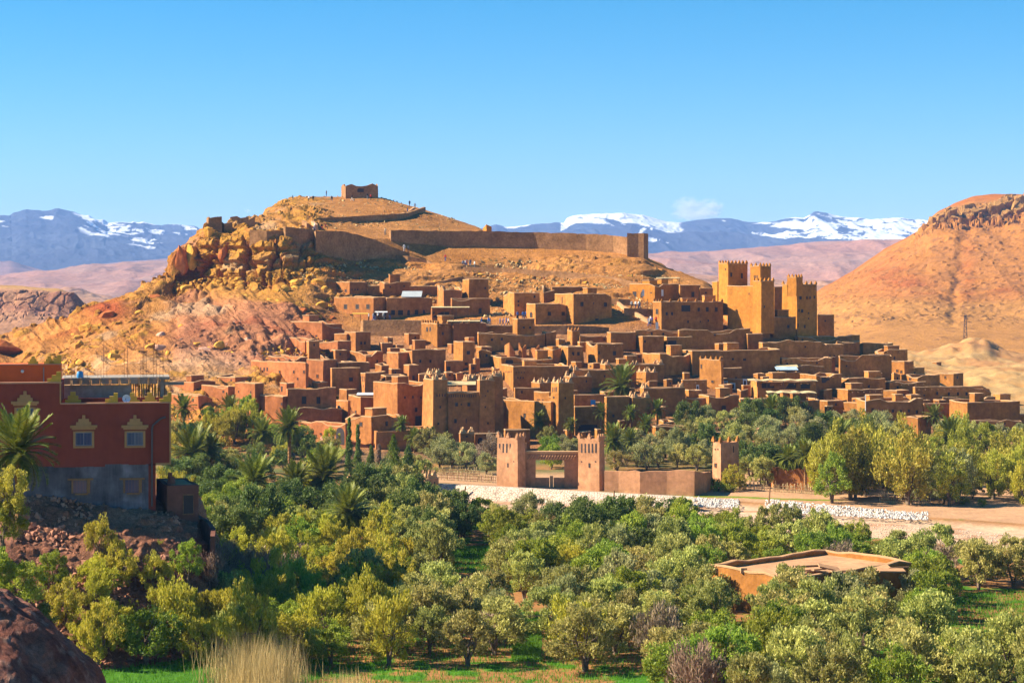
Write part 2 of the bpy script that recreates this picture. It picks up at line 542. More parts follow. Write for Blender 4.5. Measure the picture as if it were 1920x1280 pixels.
def build_hill():
    pxs = np.concatenate([np.arange(-700, -60, 20), np.arange(-60, 1400, 2.3), np.arange(1400, 1960, 5), np.arange(1960, 2600, 25)])
    vv = np.concatenate([np.linspace(0, 4, 120)[:-1], np.linspace(4, 6, 200)[:-1], np.linspace(6, 7, 60)[:-1], np.linspace(7, 9, 110)[:-1], np.linspace(9, 10, 30)])
    PX, V, X, Y, Z = HILL.grid(pxs, vv, smooth=2)
    nx, ny, nz = normals(X, Y, Z)
    x, y, z = X.ravel(), Y.ravel(), Z.ravel()
    PYr = HY - (Z - CAMZ) / Y * F
    px, py, v = PX.ravel(), PYr.ravel(), V.ravel()
    # how rocky
    left = smooth01((640 - px) / 80) * smooth01((v - 1.2) / 1.0)
    cliff = smooth01((px - 300) / 40) * smooth01((650 - px) / 80) * smooth01((v - 5.55) / .3) * smooth01((7.5 - v) / .4)
    upper = smooth01((v - 5.05) / .3) * smooth01((6.1 - v) / .2) * smooth01((px - 560) / 60) * smooth01((1300 - px) / 60)
    cone = smooth01((v - 7.3) / .5) * smooth01((9.4 - v) / .4)
    rough = np.clip(0.12 + 0.75 * left + 0.35 * cone + 0.75 * upper, 0, 1.2)
    n1 = fbm(x, y, z * 1.5, 26, 4, 1)
    n2 = fbm(x, y, z * 2.2, 6, 4, 5)
    r1 = ridged(x + y * 0.35 + z * .5, y * 0.3, z * 0.2, 10, 5, 11)
    f1, edge, cid = cells(x, y, z * 1.4, 5.5, 3)
    f1b, edgeb, cidb = cells(x + 3, y, z * 2.0, 2.2, 8)
    d = rough * (n1 * 1.6 + n2 * 0.9)
    d = d + left * (1 - cliff) * (r1 * 2.3)
    # boulder-like lumps
    clus = (1 - cliff) * smooth01((fbm(x, y, z, 16, 3, 51) + .12) * 5)
    lum = clus * np.clip(0.5 - f1, 0, .22) * 1.6 * (cid > 0.5)
    lumb = clus * np.clip(0.5 - f1b, 0, .2) * 1.6 * (cidb > 0.55)
    d = d + (left * 0.8 + upper * .45) * lum * 2.4 + (left * .8 + upper * .8 + cone * 0.5) * lumb * 1.8 + upper * (smooth01((np.abs(((z + n1 * 2.5 + x * .03) / 3.1) % 1.0 - .5) * 2 - .35) * 5) - .5) * 1.0 * smooth01(n2 * 3 + .7)
    # cliff: blocks with deep joints and strata
    f1c, edgec, cidc = cells(x, y * 0.5, z * 0.42, 6.0, 21)
    f1d, edged, cidd = cells(x, y * .6, z * .6, 2.6, 31)
    strat = smooth01((np.abs(((z + n1 * 1.5) / 3.9) % 1.0 - 0.5) * 2 - .3) * 4)
    bl = (cidc - 0.5) * 2.6 - np.clip(0.12 - edgec, 0, 1) * 15 + (cidd - 0.5) * 1.3 - np.clip(0.10 - edged, 0, 1) * 7 + (strat - 0.5) * 1.1
    d = d + cliff * bl
    # fluted gullies under the cliff and folds above the houses
    fl = gauss(px, py, 385, 565, 70, 38)
    d = d - fl * (1 - np.abs(vnoise(x / 1.9 + z * .12, z * .08, y * .1, 91))) * 1.9 + fl * 1.2
    fo = gauss(px, py, 560, 655, 80, 55)
    d = d - fo * (1 - 1.6 * np.abs(vnoise((x + z * 1.1) / 3.4, z * .12, y * .15, 92))) * 2.2
    d = d * (1 - 0.85 * smooth01((0.6 - v) / 0.6))
    d = d.reshape(X.shape)
    # a skyline must stay where it is, more or less
    X = X + nx * d
    Y = Y + ny * d
    Z = Z + nz * d * np.where(V > 8.5, 0.5, 1.0)
    Z[0, :] = -1.0
    Z[-1, :] = -1.0
    # clay and stone colours
    sand = np.array([0.57, 0.268, 0.085])
    yell = np.array([0.60, 0.310, 0.052])
    pink = np.array([0.54, 0.230, 0.130])
    redc = np.array([0.42, 0.105, 0.036])
    pale = np.array([0.60, 0.43, 0.27])
    orange = np.array([0.55, 0.225, 0.055])
    def mixc(c, col, t):
        t = np.clip(t, 0, 1)[:, None]
        return c * (1 - t) + col * t
    c = np.tile(sand, (len(x), 1))
    w1 = fbm(x, y, z, 40, 3, 61)
    w2 = fbm(x, y, z, 12, 4, 71)
    c = mixc(c, orange, 0.25 + 0.8 * w2)
    c = mixc(c, yell, cliff * (0.7 + 0.6 * w2))
    c = mixc(c, yell, left * (0.35 + 0.9 * w2) * smooth01((640 - py) / 60))
    c = mixc(c, orange, left * (0.3 + w2) * smooth01((py - 560) / 60))
    # pink gullied band under the cliff
    band = smooth01((py - 548 - (px - 340) * 0.14 + w2 * 22) / 18) * smooth01((730 - py + w2 * 30) / 50) * smooth01((px - 290) / 60) * smooth01((650 - px) / 30)
    c = mixc(c, pink, band * (0.75 + 0.5 * w2))
    c = mixc(c, redc, band * smooth01(r1 * -1.6 - 0.05) * 0.75)
    c = mixc(c, redc, left * smooth01((w2 - 0.22) * 5) * 0.55)
    c = mixc(c, pale, left * smooth01((-w2 - 0.2) * 5) * 0.5)
    c = mixc(c, redc, gauss(px, py, 205, 590, 45, 22) * 1.1)
    c = mixc(c, redc, gauss(px, py, 352, 490, 24, 40) * 0.9)
    c = mixc(c, redc, gauss(px, py, 600, 610, 35, 22) * 0.8)
    c = mixc(c, pale, gauss(px, py, 360, 700, 110, 30) * 0.6 * (0.8 + w2))
    c = mixc(c, yell, (lum + lumb > 0.12) * (left + upper * 0.3) * 0.75 * (band < 0.6))
    # joints hold darker, redder earth
    c = mixc(c, redc, cliff * np.clip((0.10 - edgec) * 9, 0, 0.8))
    # scrub on the upper slope
    c = mixc(c, np.array([0.30, 0.15, 0.065]), upper * smooth01((fbm(x, y, z, 2.2, 2, 90) - 0.30) * 6) * 0.65)
    # village earth
    vil = smooth01((px - 560) / 100) * smooth01((5.0 - v) / .4)
    c = mixc(c, np.array([0.40, 0.20, 0.10]), vil * 0.8)
    valley = smooth01((1.25 - v) / .3)
    c = mixc(c, np.array([0.30, 0.19, 0.10]), valley)
    east = smooth01((px - 1650) / 100) * smooth01((v - 3.4) / .6)
    c = mixc(c, np.array([0.52, 0.36, 0.17]), east)
    c = c * np.array([.90, .85, .80])
    verts = np.stack([X.ravel(), Y.ravel(), Z.ravel()], 1)
    m = terrain_mat("hill_rock", 0.06, 0.5, 2.6, 0.7, 1.0, 0.27)
    add_mesh("hill", verts, grid_faces(*X.shape), [m], None, False, c, kind="structure")
build_hill()

# ---- flat valley floor, fields, river bed, plain behind
def build_ground():
    ang = np.concatenate([np.linspace(-6500, -300, 60)[:-1], np.linspace(-300, 2250, 620)[:-1], np.linspace(2250, 8500, 60)])
    dd = np.concatenate([np.linspace(28, 120, 30)[:-1], np.linspace(120, 330, 420)[:-1], np.linspace(330, 1000, 190)[:-1], np.geomspace(1000, 12500, 120)])
    PX, D = np.meshgrid(ang, dd)
    X = (PX - CX) / F * D
    x, y = X.ravel(), D.ravel()
    z0 = np.zeros_like(x)
    px = PX.ravel()
    py = HY + CAMZ * F / y
    n1 = fbm(x, y, z0, 30, 4, 2)
    n2 = fbm(x, y, z0, 5, 4, 6)
    n3 = fbm(x, y, z0, 1.5, 3, 9)
    far = smooth01((y - 500) / 200)
    z = n2 * 0.12 * (1 - far) + far * (n1 * 1.6 + n2 * 0.6) * (1 - 0.0)
    # low eroded bluffs to the right of the village
    bl = smooth01((px - 1560) / 120) * smooth01((y - 470) / 60) * smooth01((900 - y) / 150)
    z = z + bl * (np.clip(ridged(x, y * 0.5, z0, 60, 5, 44) + 0.1, 0, 1) * 5 + n2 * 1.2)
    z = z + 7.0 * np.exp(-((px - 1828) / 62) ** 2 - ((y - 800) / 45) ** 2) * (1 + n2 * .2)
    # river bed, slightly sunk: runs from upper left to lower right
    yb = np.interp(px, [700, 820, 1000, 1300, 1500, 1700, 1920, 2400], [916, 925, 938, 958, 975, 990, 1010, 1055])
    yt = np.interp(px, [700, 820, 1000, 1300, 1500, 1700, 1920, 2400], [904, 908, 918, 935, 950, 968, 985, 1020])
    river = smooth01((py - yt + 2) / 6) * smooth01((yb + 24 - py) / 10) * smooth01((px - 640) / 60)
    # banks of ploughed steps in the foreground
    z = z - river * 0.5
    green = np.array([0.075, 0.21, 0.018])
    soil = np.array([0.40, 0.19, 0.070])
    dark = np.array([0.22, 0.13, 0.06])
    sand = np.array([0.72, 0.48, 0.31])
    plain = np.array([0.54, 0.265, 0.085])
    c = np.tile(soil, (len(x), 1))
    def mixc(c, col, t):
        t = np.clip(t, 0, 1)[:, None]
        return c * (1 - t) + col * t
    strip = np.sin((y + x * 0.18 + n1 * 5) / 3.9)
    fields = smooth01((n1 + 0.02 + 0.30 * strip + 0.9 * n3 + .5 * n2) * 3)
    c = mixc(c, green, fields * smooth01((300 - y) / 20) * (y > 60))
    c = mixc(c, dark, smooth01((n2 - 0.15) * 4) * 0.5 * (1 - fields))
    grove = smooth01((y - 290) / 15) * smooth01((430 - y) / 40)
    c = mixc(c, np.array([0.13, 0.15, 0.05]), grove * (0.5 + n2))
    c = mixc(c, sand, river)
    c = mixc(c, np.array([0.50, 0.24, 0.12]), river * smooth01((n2 + n3 * .5) * 3) * 0.7)
    beyond = smooth01((yt - 1 - py) / 4) * smooth01((py - 880) / 14) * smooth01((px - 760) / 60)
    c = mixc(c, np.array([0.58, 0.33, 0.18]), beyond)
    gs = smooth01((0.35 - np.abs((py - np.interp(px, [1130, 1300, 1500, 1700], [921, 929, 936, 940])) / 7.0)) * 6 + n3) * smooth01((px - 1120) / 30) * smooth01((1600 - px) / 60)
    c = mixc(c, np.array([0.22, 0.27, 0.03]), gs)
    c = mixc(c, plain, smooth01((y - 480) / 60))
    c = mixc(c, np.array([0.54, 0.35, 0.15]), bl * (0.55 + 0.7 * n2))
    c = mixc(c, np.array([0.46, 0.20, 0.075]), far * smooth01((n1 - 0.05) * 4) * 0.6)
    # pale track across the plain
    track = np.exp(-((py - np.interp(px, [1500, 1600, 1760, 1840, 1920, 2300], [575, 580, 586, 591, 597, 620])) / 1.6) ** 2) * (px > 1500)
    c = mixc(c, np.array([0.66, 0.47, 0.30]), track * 0.8)
    c = mixc(c, np.array([0.42, 0.235, 0.16]), smooth01((500 - px) / 60) * smooth01((y - 620) / 80))
    verts = np.stack([x, y, z], 1)
    m = terrain_mat("valley_earth", 0.06, 0.5, 2.5, 0.15, 0.7, 0.16)
    add_mesh("ground", verts, grid_faces(*X.shape), [m], None, True, c, kind="structure")
build_ground()

def relief(name, cols, pxs, vv, dispf, colf, matargs, smooth=1, kind="structure", flat=False):
    p = Patch(cols)
    PX, V, X, Y, Z = p.grid(pxs, vv, smooth=smooth)
    nx, ny, nz = normals(X, Y, Z)
    PY = HY - (Z - CAMZ) / Y * F
    d = dispf(PX, PY, V, X, Y, Z)
    X2, Y2, Z2 = X + nx * d, Y + ny * d, Z + nz * d
    c = colf(PX, PY, V, X2, Y2, Z2, d)
    verts = np.stack([X2.ravel(), Y2.ravel(), Z2.ravel()], 1)
    m = terrain_mat(name + "_earth", *matargs)
    add_mesh(name, verts, grid_faces(*X.shape), [m], None, not flat, c.reshape(-1, 3), kind=kind)

def cmix(c, col, t):
    t = np.clip(t, 0, 1)[..., None]
    return c * (1 - t) + np.array(col) * t

def base(shape, col):
    return np.tile(np.array(col, float), (*shape, 1))

# ---- mesa on the right
def mesa_right():
    def st(px, yt, yc, yf, ybase):   # top row, cliff top, cliff foot, foot of the slope
        return (px, [(900, 672), (1000, ybase + 26), (1080, ybase), (1230, lerp(ybase, yf, .45)), (1400, yf), (1412, yc), (1520, yt), (1560, yt + 1), (2100, 620)])
    cols = [(1380, [(900, 672), (1000, 651), (1080, 643), (1230, 630), (1400, 619), (1412, 618), (1520, 613), (1560, 611), (2100, 594)]),
            (1500, [(900, 672), (1000, 645), (1080, 632), (1230, 610), (1400, 585), (1412, 582), (1520, 570), (1560, 569), (2100, 594)]),
            (1545, [(900, 672), (1000, 640), (1080, 620), (1230, 585), (1400, 548), (1412, 545), (1520, 538), (1560, 538), (2100, 594)]),
            (1600, [(900, 672), (1000, 635), (1080, 608), (1230, 562), (1400, 521), (1412, 517), (1520, 508), (1560, 507), (2100, 594)]),
            (1660, [(900, 672), (1000, 625), (1080, 599), (1230, 543), (1400, 480), (1412, 476), (1520, 466), (1560, 465), (2100, 594)]),
            (1700, [(900, 672), (1000, 623), (1080, 596), (1230, 528), (1400, 457), (1412, 453), (1520, 446), (1560, 445), (2100, 594)]),
            st(1735, 424, 428, 433, 596), st(1746, 408, 412, 424, 596), st(1760, 397, 402, 420, 596), st(1790, 381, 396, 416, 597),
            st(1825, 368, 392, 416, 598), st(1860, 364, 388, 414, 600), st(1895, 364, 376, 408, 600), st(1925, 365, 370, 400, 600),
            st(2050, 370, 376, 400, 600), st(2300, 400, 405, 425, 605), st(2700, 470, 476, 490, 610), st(3200, 560, 562, 566, 615)]
    def disp(PX, PY, V, X, Y, Z):
        s = X.shape
        x, y, z = X.ravel(), Y.ravel(), Z.ravel()
        cl = (smooth01((V - 3.75) / .2) * smooth01((5.35 - V) / .3)).ravel()
        sl = (smooth01((V - 1.2) / .5) * smooth01((4.2 - V) / .3)).ravel()
        f1, e, cid = cells(x, y, z, 11, 5)
        f2, e2, cid2 = cells(x, y, z, 5, 15)
        lump = np.clip(.5 - f2, 0, 1) * (cid2 > .55)
        up = smooth01((PX.ravel() - 1700) / 60)
        d = sl * (ridged(x, y * .3, z * .15, 55, 4, 7) * 3.6 + fbm(x, y, z, 12, 4, 3) * 1.5 + lump * 3.2)
        d = d + cl * up * ((cid - .5) * 9 - np.clip(.14 - e, 0, 1) * 34 + (cid2 - .5) * 4)
        d = d + fbm(x, y, z, 30, 3, 9) * 1.2
        # one shaded gully down the face
        d = d - np.exp(-((PX.ravel() - 1800 + (PY.ravel() - 500) * .12 + fbm(x, y, z, 25, 3, 77) * 22) / 10) ** 2) * sl * 1.2
        return d.reshape(s)
    def colf(PX, PY, V, X, Y, Z, d):
        x, y, z = X.ravel(), Y.ravel(), Z.ravel()
        w = fbm(x, y, z, 60, 4, 1).reshape(X.shape)
        w2 = fbm(x, y, z, 14, 4, 4).reshape(X.shape)
        c = base(X.shape, (0.50, 0.225, 0.065))
        c = cmix(c, (0.56, 0.245, 0.055), .4 + w2)
        r = gauss(PX, PY, 1660, 520, 45, 40) + gauss(PX, PY, 1815, 510, 16, 50) + gauss(PX, PY, 1720, 540, 40, 18) + gauss(PX, PY, 1890, 550, 30, 18)
        c = cmix(c, (0.46, 0.14, 0.04), r * (.55 + w2))
        c = cmix(c, (0.54, 0.30, 0.10), smooth01((V - 4) / .3) * smooth01((5.4 - V) / .3) * smooth01((PX - 1700) / 60))
        c = cmix(c, (0.52, 0.19, 0.04), smooth01((V - 5.4) / .3))
        c = cmix(c, (0.56, 0.29, 0.085), smooth01((PY - 560) / 20) * .8)
        c = cmix(c, (0.28, 0.14, 0.06), smooth01((fbm(x, y, z, 5, 2, 40).reshape(X.shape) - .32) * 6) * .6)
        return c * np.array([.90, .82, .76])
    relief("mesa_hill", cols, np.concatenate([np.arange(1380, 1960, 2.2), np.arange(1960, 3200, 14)]),
           np.concatenate([np.linspace(0, 4, 200)[:-1], np.linspace(4, 5, 60)[:-1], np.linspace(5, 6, 60)[:-1], np.linspace(6, 8, 30)]), disp, colf, (0.02, 0.15, 0.8, 1.2, 0.9, 0.16), smooth=4, flat=True)
mesa_right()

# ---- low mesa on the left
def mesa_left():
    def st(px, yt, yc, yf, yb):
        return (px, [(800, yb + 30), (900, yb + 4), (980, yb - 6), (1030, yf), (1045, yc), (1120, yt), (1180, yt + 1), (1500, 615)])
    cols = [st(-900, 530, 546, 562, 640), st(-100, 531, 545, 566, 640), st(0, 535, 552, 578, 640), st(60, 538, 553, 585, 638), st(110, 542, 555, 592, 634),
            st(135, 551, 556, 596, 632), st(155, 568, 572, 600, 630), st(180, 579, 584, 603, 628), st(230, 585, 590, 606, 625), st(330, 600, 604, 612, 630), st(600, 628, 630, 632, 645)]
    def disp(PX, PY, V, X, Y, Z):
        x, y, z = X.ravel(), Y.ravel(), Z.ravel()
        f1, e, cid = cells(x, y, z, 7, 5)
        cl = (smooth01((V - 2.4) / .4) * smooth01((4.3 - V) / .3)).ravel()
        d = cl * ((cid - .5) * 1.6 - np.clip(.10 - e, 0, 1) * 8 + ridged(x, y * .3, z * .2, 25, 5, 7) * 3.2) + fbm(x, y, z, 14, 5, 3) * 1.4
        return d.reshape(X.shape)
    def colf(PX, PY, V, X, Y, Z, d):
        x, y, z = X.ravel(), Y.ravel(), Z.ravel()
        w2 = fbm(x, y, z, 14, 4, 4).reshape(X.shape)
        c = base(X.shape, (0.46, 0.235, 0.13))
        c = cmix(c, (0.52, 0.29, 0.11), smooth01((V - 4.4) / .4))
        c = cmix(c, (0.34, 0.14, 0.09), smooth01((V - 2.6) / .4) * smooth01((4.2 - V) / .3) * (.6 + w2))
        c = cmix(c, (0.50, 0.29, 0.19), smooth01((2 - V) / .6) * .7)
        return c
    relief("mesa_hill", cols, np.concatenate([np.arange(-900, -60, 20), np.arange(-60, 350, 2.5), np.arange(350, 600, 12)]),
           np.concatenate([np.linspace(0, 3, 90)[:-1], np.linspace(3, 5, 80)[:-1], np.linspace(5, 7, 20)]), disp, colf, (0.02, 0.15, 0.8, 0.8, 0.9, 0.2), flat=True)
mesa_left()

# ---- pinkish rolling hills in the middle distance
def rolling(name, D0, D1, prof, amp, sc, col, col2, seed):
    cols = []
    for px, y in prof:
        yb = HY + CAMZ * F / D0 + 4
        cols.append((px, [(D0, yb), (lerp(D0, D1, .3), lerp(yb, y, .42)), (lerp(D0, D1, .65), lerp(yb, y, .8)), (D1, y), (D1 * 1.05, y + 1), (D1 * 1.3, y + 28)]))
    def disp(PX, PY, V, X, Y, Z):
        x, y, z = X.ravel(), Y.ravel(), Z.ravel()
        d = ridged(x, y * .5, z * .3, sc, 5, seed) * amp * smooth01((3.1 - V.ravel()) / .6 + .25) + fbm(x, y, z, sc * 2.5, 3, seed + 3) * amp
        return (d * smooth01(V.ravel() / .7)).reshape(X.shape)
    def colf(PX, PY, V, X, Y, Z, d):
        x, y, z = X.ravel(), Y.ravel(), Z.ravel()
        w2 = fbm(x, y, z * 4, sc * 1.2, 4, seed + 5).reshape(X.shape)
        st = np.sin((Z + w2 * 25) / 11)
        c = base(X.shape, col)
        return cmix(c, col2, .4 + w2 * 1.2 + st * .2)
    relief(name, cols, np.arange(prof[0][0], prof[-1][0], 4.0), np.concatenate([np.linspace(0, 3, 150)[:-1], np.linspace(3, 5, 24)]), disp, colf, (0.004, 0.03, 0.15, 4, 0.9, 0.16))

rolling("rolling_hills", 1500, 2600, [(-900, 545), (-100, 548), (60, 545), (130, 540), (200, 556), (232, 566), (270, 556), (330, 548), (450, 545), (700, 550), (1000, 545), (1180, 520), (1240, 512), (1300, 515), (1380, 520), (1480, 528), (1560, 535), (1700, 540), (2400, 545), (2900, 550)],
        7, 60, (0.46, 0.24, 0.145), (0.50, 0.29, 0.17), 3)
rolling("rolling_hills", 3000, 4600, [(-1200, 515), (-200, 518), (0, 522), (60, 515), (120, 508), (170, 500), (240, 492), (320, 490), (420, 490), (600, 494), (900, 498), (1130, 492), (1200, 482), (1260, 474), (1330, 476), (1400, 470), (1480, 466), (1560, 459), (1640, 452), (1710, 448), (1850, 452), (2400, 460), (3200, 470)],
        16, 150, (0.44, 0.22, 0.15), (0.40, 0.24, 0.18), 8)
rolling("rolling_hills", 5000, 6600, [(-1500, 500), (-200, 496), (0, 492), (20, 490), (50, 500), (100, 512), (160, 498), (230, 492), (330, 485), (600, 486), (900, 486), (1150, 478), (1250, 476), (1500, 470), (1700, 455), (2500, 462), (3400, 470)],
        16, 200, (0.36, 0.20, 0.17), (0.30, 0.19, 0.17), 13)

# ---- snow mountains
def mountains():
    ridge = [(-1800, 440), (-900, 430), (-400, 425), (-100, 424), (0, 416), (25, 414), (48, 404), (75, 402), (110, 402), (134, 402), (150, 408), (172, 420), (195, 430), (205, 430), (232, 429), (262, 433), (300, 439), (340, 437), (380, 436),
             (450, 445), (600, 450), (850, 446), (930, 421), (950, 426), (975, 424), (1000, 421), (1020, 420), (1040, 419), (1062, 420), (1068, 410), (1085, 405), (1120, 402), (1165, 401), (1205, 404), (1235, 413), (1250, 417), (1275, 418),
             (1310, 413), (1340, 410), (1370, 410), (1400, 417), (1425, 418), (1450, 417), (1475, 411), (1492, 410), (1508, 411), (1520, 405), (1530, 400), (1545, 403), (1565, 409), (1590, 415), (1640, 421), (1700, 426), (1740, 428), (1900, 430), (2400, 425), (3300, 432), (4300, 440)]
    cols = []
    for px, y in ridge:
        cols.append((px, [(7600, 512), (8200, lerp(512, y, .22)), (9000, lerp(512, y, .5)), (9900, lerp(512, y, .82)), (10400, y), (10700, y + 2), (12000, y + 60)]))
    def disp(PX, PY, V, X, Y, Z):
        x, y, z = X.ravel(), Y.ravel(), Z.ravel()
        v = V.ravel()
        r = ridged(x + y * .25, y * .45, z * 0, 620, 6, 2, .52)
        a = smooth01(v / .8) * smooth01((4.15 - v) / 1.0)
        d = r * 95 * a + fbm(x, y, z, 150, 4, 5) * 18 * smooth01((4.05 - v) / .4)
        return d.reshape(X.shape)
    def colf(PX, PY, V, X, Y, Z, d):
        s = X.shape
        x, y, z = X.ravel(), Y.ravel(), Z.ravel()
        w2 = fbm(x, y, z, 300, 4, 4).reshape(s)
        wf = fbm(x + y * .6, y * .35, z * 2.2, 110, 5, 54).reshape(s)
        wa = fbm(x, y * .5, z, 420, 3, 64).reshape(s)
        c = base(s, (0.09, 0.10, 0.135))  # bluish rock: part of the distance haze is put into its colour
        c = cmix(c, (0.06, 0.062, 0.095), .5 + w2)
        yr = np.interp(PX, [r[0] for r in ridge], [r[1] for r in ridge])
        below = PY - yr
        hi = smooth01((PX - 1040) / 25) * smooth01((1310 - PX + wf * 30) / 70) * smooth01((26 - below + wf * 8) / 7) * 1.15         # broad snow dome
        hi = np.maximum(hi, smooth01((PX - 930) / 20) * smooth01((1070 - PX) / 10) * smooth01((7 - below) / 3) * .55)
        hi = np.maximum(hi, smooth01((PX - 1540) / 20) * smooth01((16 + (PX - 1560) * .02 - below) / 8) * 1.0)
        east = smooth01((PX - 1335) / 40) * smooth01((1780 - PX) / 60)
        thr = smooth01((62 - below) / 40)
        hi = np.maximum(hi, east * thr * smooth01((wf * 1.0 + wa * .9 + .20) * 7))
        west = smooth01((150 - PX) / 60) * .55 + smooth01((PX - 120) / 30) * smooth01((390 - PX) / 20) * .85
        hi = np.maximum(hi, west * smooth01((70 - below) / 40) * smooth01((wf * 1.1 + wa * 1.0 - .03) * 8))
        hi = np.maximum(hi, smooth01((wf + wa * .6 - .34) * 8) * smooth01((75 - below) / 30) * .9 * (PX > 1040))
        stripe = np.exp(-((PX - 1215 - (PY - 440) * -.75) / 3.5) ** 2) * smooth01((PY - 425) / 6) * smooth01((468 - PY) / 6)
        hi = np.maximum(hi, stripe * smooth01((wf + .5) * 3))
        st2 = np.exp(-((PX - (150 + (PY - 405) * 1.35) + wf * 9) / (7 + 4 * wa)) ** 2) * smooth01((PY - 408) / 5) * smooth01((462 - PY) / 10)
        hi = np.maximum(hi, st2)
        band = np.exp(-((PY - 424 - (PX - 1200) * .03 + wf * 5) / 2.2) ** 2) * smooth01((PX - 1090) / 20) * smooth01((1210 - PX) / 20)
        hi = hi * (1 - band * .75)
        rock = smooth01((ridged(x, y * .6, z, 90, 3, 90).reshape(s) - .62) * 6)
        hi = hi * (1 - rock * .6)
        return cmix(c, (0.92, 0.93, 0.96), smooth01((hi - .38) * 6))
    relief("snow_mountains", cols, np.concatenate([np.arange(-1800, -80, 16), np.arange(-80, 420, 1.6), np.arange(420, 900, 12), np.arange(900, 1780, 1.6), np.arange(1780, 4300, 18)]),
           np.concatenate([np.linspace(0, 4, 190)[:-1], np.linspace(4, 6, 16)]), disp, colf, (0.0015, 0.01, 0.05, 12, 0.7, 0.10), smooth=0)
mountains()

# ------------------------------------------------------------------ air and cloud
def haze():
    mb = MB()
    mb.box((250, 6300, 300), (54000, 13000, 616))
    m, nt, out = new_mat("air")
    v = nt.nodes.new("ShaderNodeVolumePrincipled")
    v.inputs['Color'].default_value = (0.24, 0.48, 1.0, 1)
    v.inputs['Density'].default_value = HAZE_D
    v.inputs['Anisotropy'].default_value = 0.0
    nt.links.new(v.outputs[0], out.inputs['Volume'])
    mb.build("haze", [m], kind="stuff")
HAZE_D = 0.000068
haze()

def cloud():
    m, nt, out = new_mat("cloud_vapour")
    tc = nt.nodes.new("ShaderNodeTexCoord")
    v = nt.nodes.new("ShaderNodeVolumePrincipled")
    v.inputs['Color'].default_value = (1, 1, 1, 1)
    ln = N(nt, "ShaderNodeVectorMath", operation='LENGTH')
    nt.links.new(tc.outputs['Object'], ln.inputs[0])
    f, h = noise_fac(nt, tc.outputs['Object'], 2.4, 5, 0.6, 0.40, 0.72, 0, 1)
    mr = N(nt, "ShaderNodeMapRange")
    mr.inputs['From Min'].default_value = 1.0
    mr.inputs['From Max'].default_value = 0.25
    nt.links.new(ln.outputs['Value'], mr.inputs['Value'])
    q = mul(nt, mul(nt, f, mr.outputs[0]), 0.03)
    nt.links.new(q, v.inputs['Density'])
    nt.links.new(v.outputs[0], out.inputs['Volume'])
    for i, (px, py, rx, rz) in enumerate([(1290, 387, 34, 21), (1330, 390, 32, 20), (1306, 402, 52, 13), (464, 395, 8, 6)]):
        bm_v = []
        fs = []
        n, k = 16, 10
        for a in range(k + 1):
            th = math.pi * a / k
            for b in range(n):
                ph = 2 * math.pi * b / n
                bm_v.append((math.sin(th) * math.cos(ph), math.sin(th) * math.sin(ph), math.cos(th)))
        for a in range(k):
            for b in range(n):
                fs.append((a * n + b, (a + 1) * n + b, (a + 1) * n + (b + 1) % n, a * n + (b + 1) % n))
        o = add_mesh("cloud", bm_v, fs, [m], kind="stuff")
        D = 16000 + i * 900
        p = P(px, py, D)
        o.location = p
        o.scale = (rx / F * D, rx / F * D * .7, rz / F * D)
cloud()

# ------------------------------------------------------------------ windows, doors, horns (shared meshes)
def frame_mesh(name, mats, w_=1.0, h=1.0, t=.12, proud=.06, deep=.04, arch=False):
    """unit opening in the xz plane, facing -y: dark sunk pane inside a proud frame"""
    mb = MB()
    for c, d in [((-.5 - t / 2, 0, 0), (t, proud * 2, 1 + 2 * t)), ((.5 + t / 2, 0, 0), (t, proud * 2, 1 + 2 * t)),
                 ((0, 0, .5 + t / 2), (1, proud * 2, t)), ((0, 0, -.5 - t / 2), (1, proud * 2, t))]:
        mb.box(c, d, 0)
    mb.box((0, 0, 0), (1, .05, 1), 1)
    return mb.mesh(name, mats)

def arch_mesh(name, mat):
    mb = MB()
    pts = [(-.5, -.5), (.5, -.5), (.5, .15)] + [(.5 * math.cos(a), .15 + .35 * math.sin(a)) for a in [math.pi * k / 8 for k in range(1, 8)]] + [(-.5, .15)]
    n = len(pts)
    vs = [(p[0], -.045, p[1]) for p in pts] + [(p[0], .02, p[1]) for p in pts]
    mb.add(vs, [tuple(range(n))] + [(i, (i + 1) % n, n + (i + 1) % n, n + i)[::-1] for i in range(n)])
    return mb.mesh(name, [mat])

WIN = [frame_mesh("window", [ADOBE[i], VOID], t=.10) for i in range(5)]
WIN_WOOD = frame_mesh("window", [WOOD, VOID], t=.14)
WIN_WHITE = frame_mesh("window", [WHITE, VOID], t=.35)
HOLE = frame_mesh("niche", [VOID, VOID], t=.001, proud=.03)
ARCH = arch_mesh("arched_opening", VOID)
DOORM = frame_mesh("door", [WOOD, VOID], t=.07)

def horn_mesh():
    mb = MB()
    mb.box((0, 0, .22), (.8, .5, .44))
    mb.add([(-.4, -.22, .44), (.4, -.22, .44), (.4, .22, .44), (-.4, .22, .44), (-.10, -.1, 1.25), (-.22, .1, 1.25), (-.02, 0, .85)],
           [(0, 1, 6, 4), (1, 2, 6), (2, 3, 5, 6), (3, 0, 4, 5), (4, 6, 5)])
    return mb
HORNV = [horn_mesh().mesh("merlon", [CAP]) for _ in range(1)]
def merlon_mesh(mat):
    mb = MB()
    mb.box((0, 0, .2), (.62, .42, .4))
    mb.box((0, 0, .53), (.36, .36, .28))
    mb.box((0, 0, .76), (.16, .2, .2))
    return mb.mesh("merlon", [mat])
MERLON = [merlon_mesh(ADOBE[i]) for i in range(5)]

def put(name, me, parent, loc, rz, sc):
    o = bpy.data.objects.new(name, me)
    o.location = loc
    o.rotation_euler = (0, 0, rz)
    o.scale = sc
    return link(o, parent)

HOUSES = []
OCC = []   # footprints that trees keep clear of

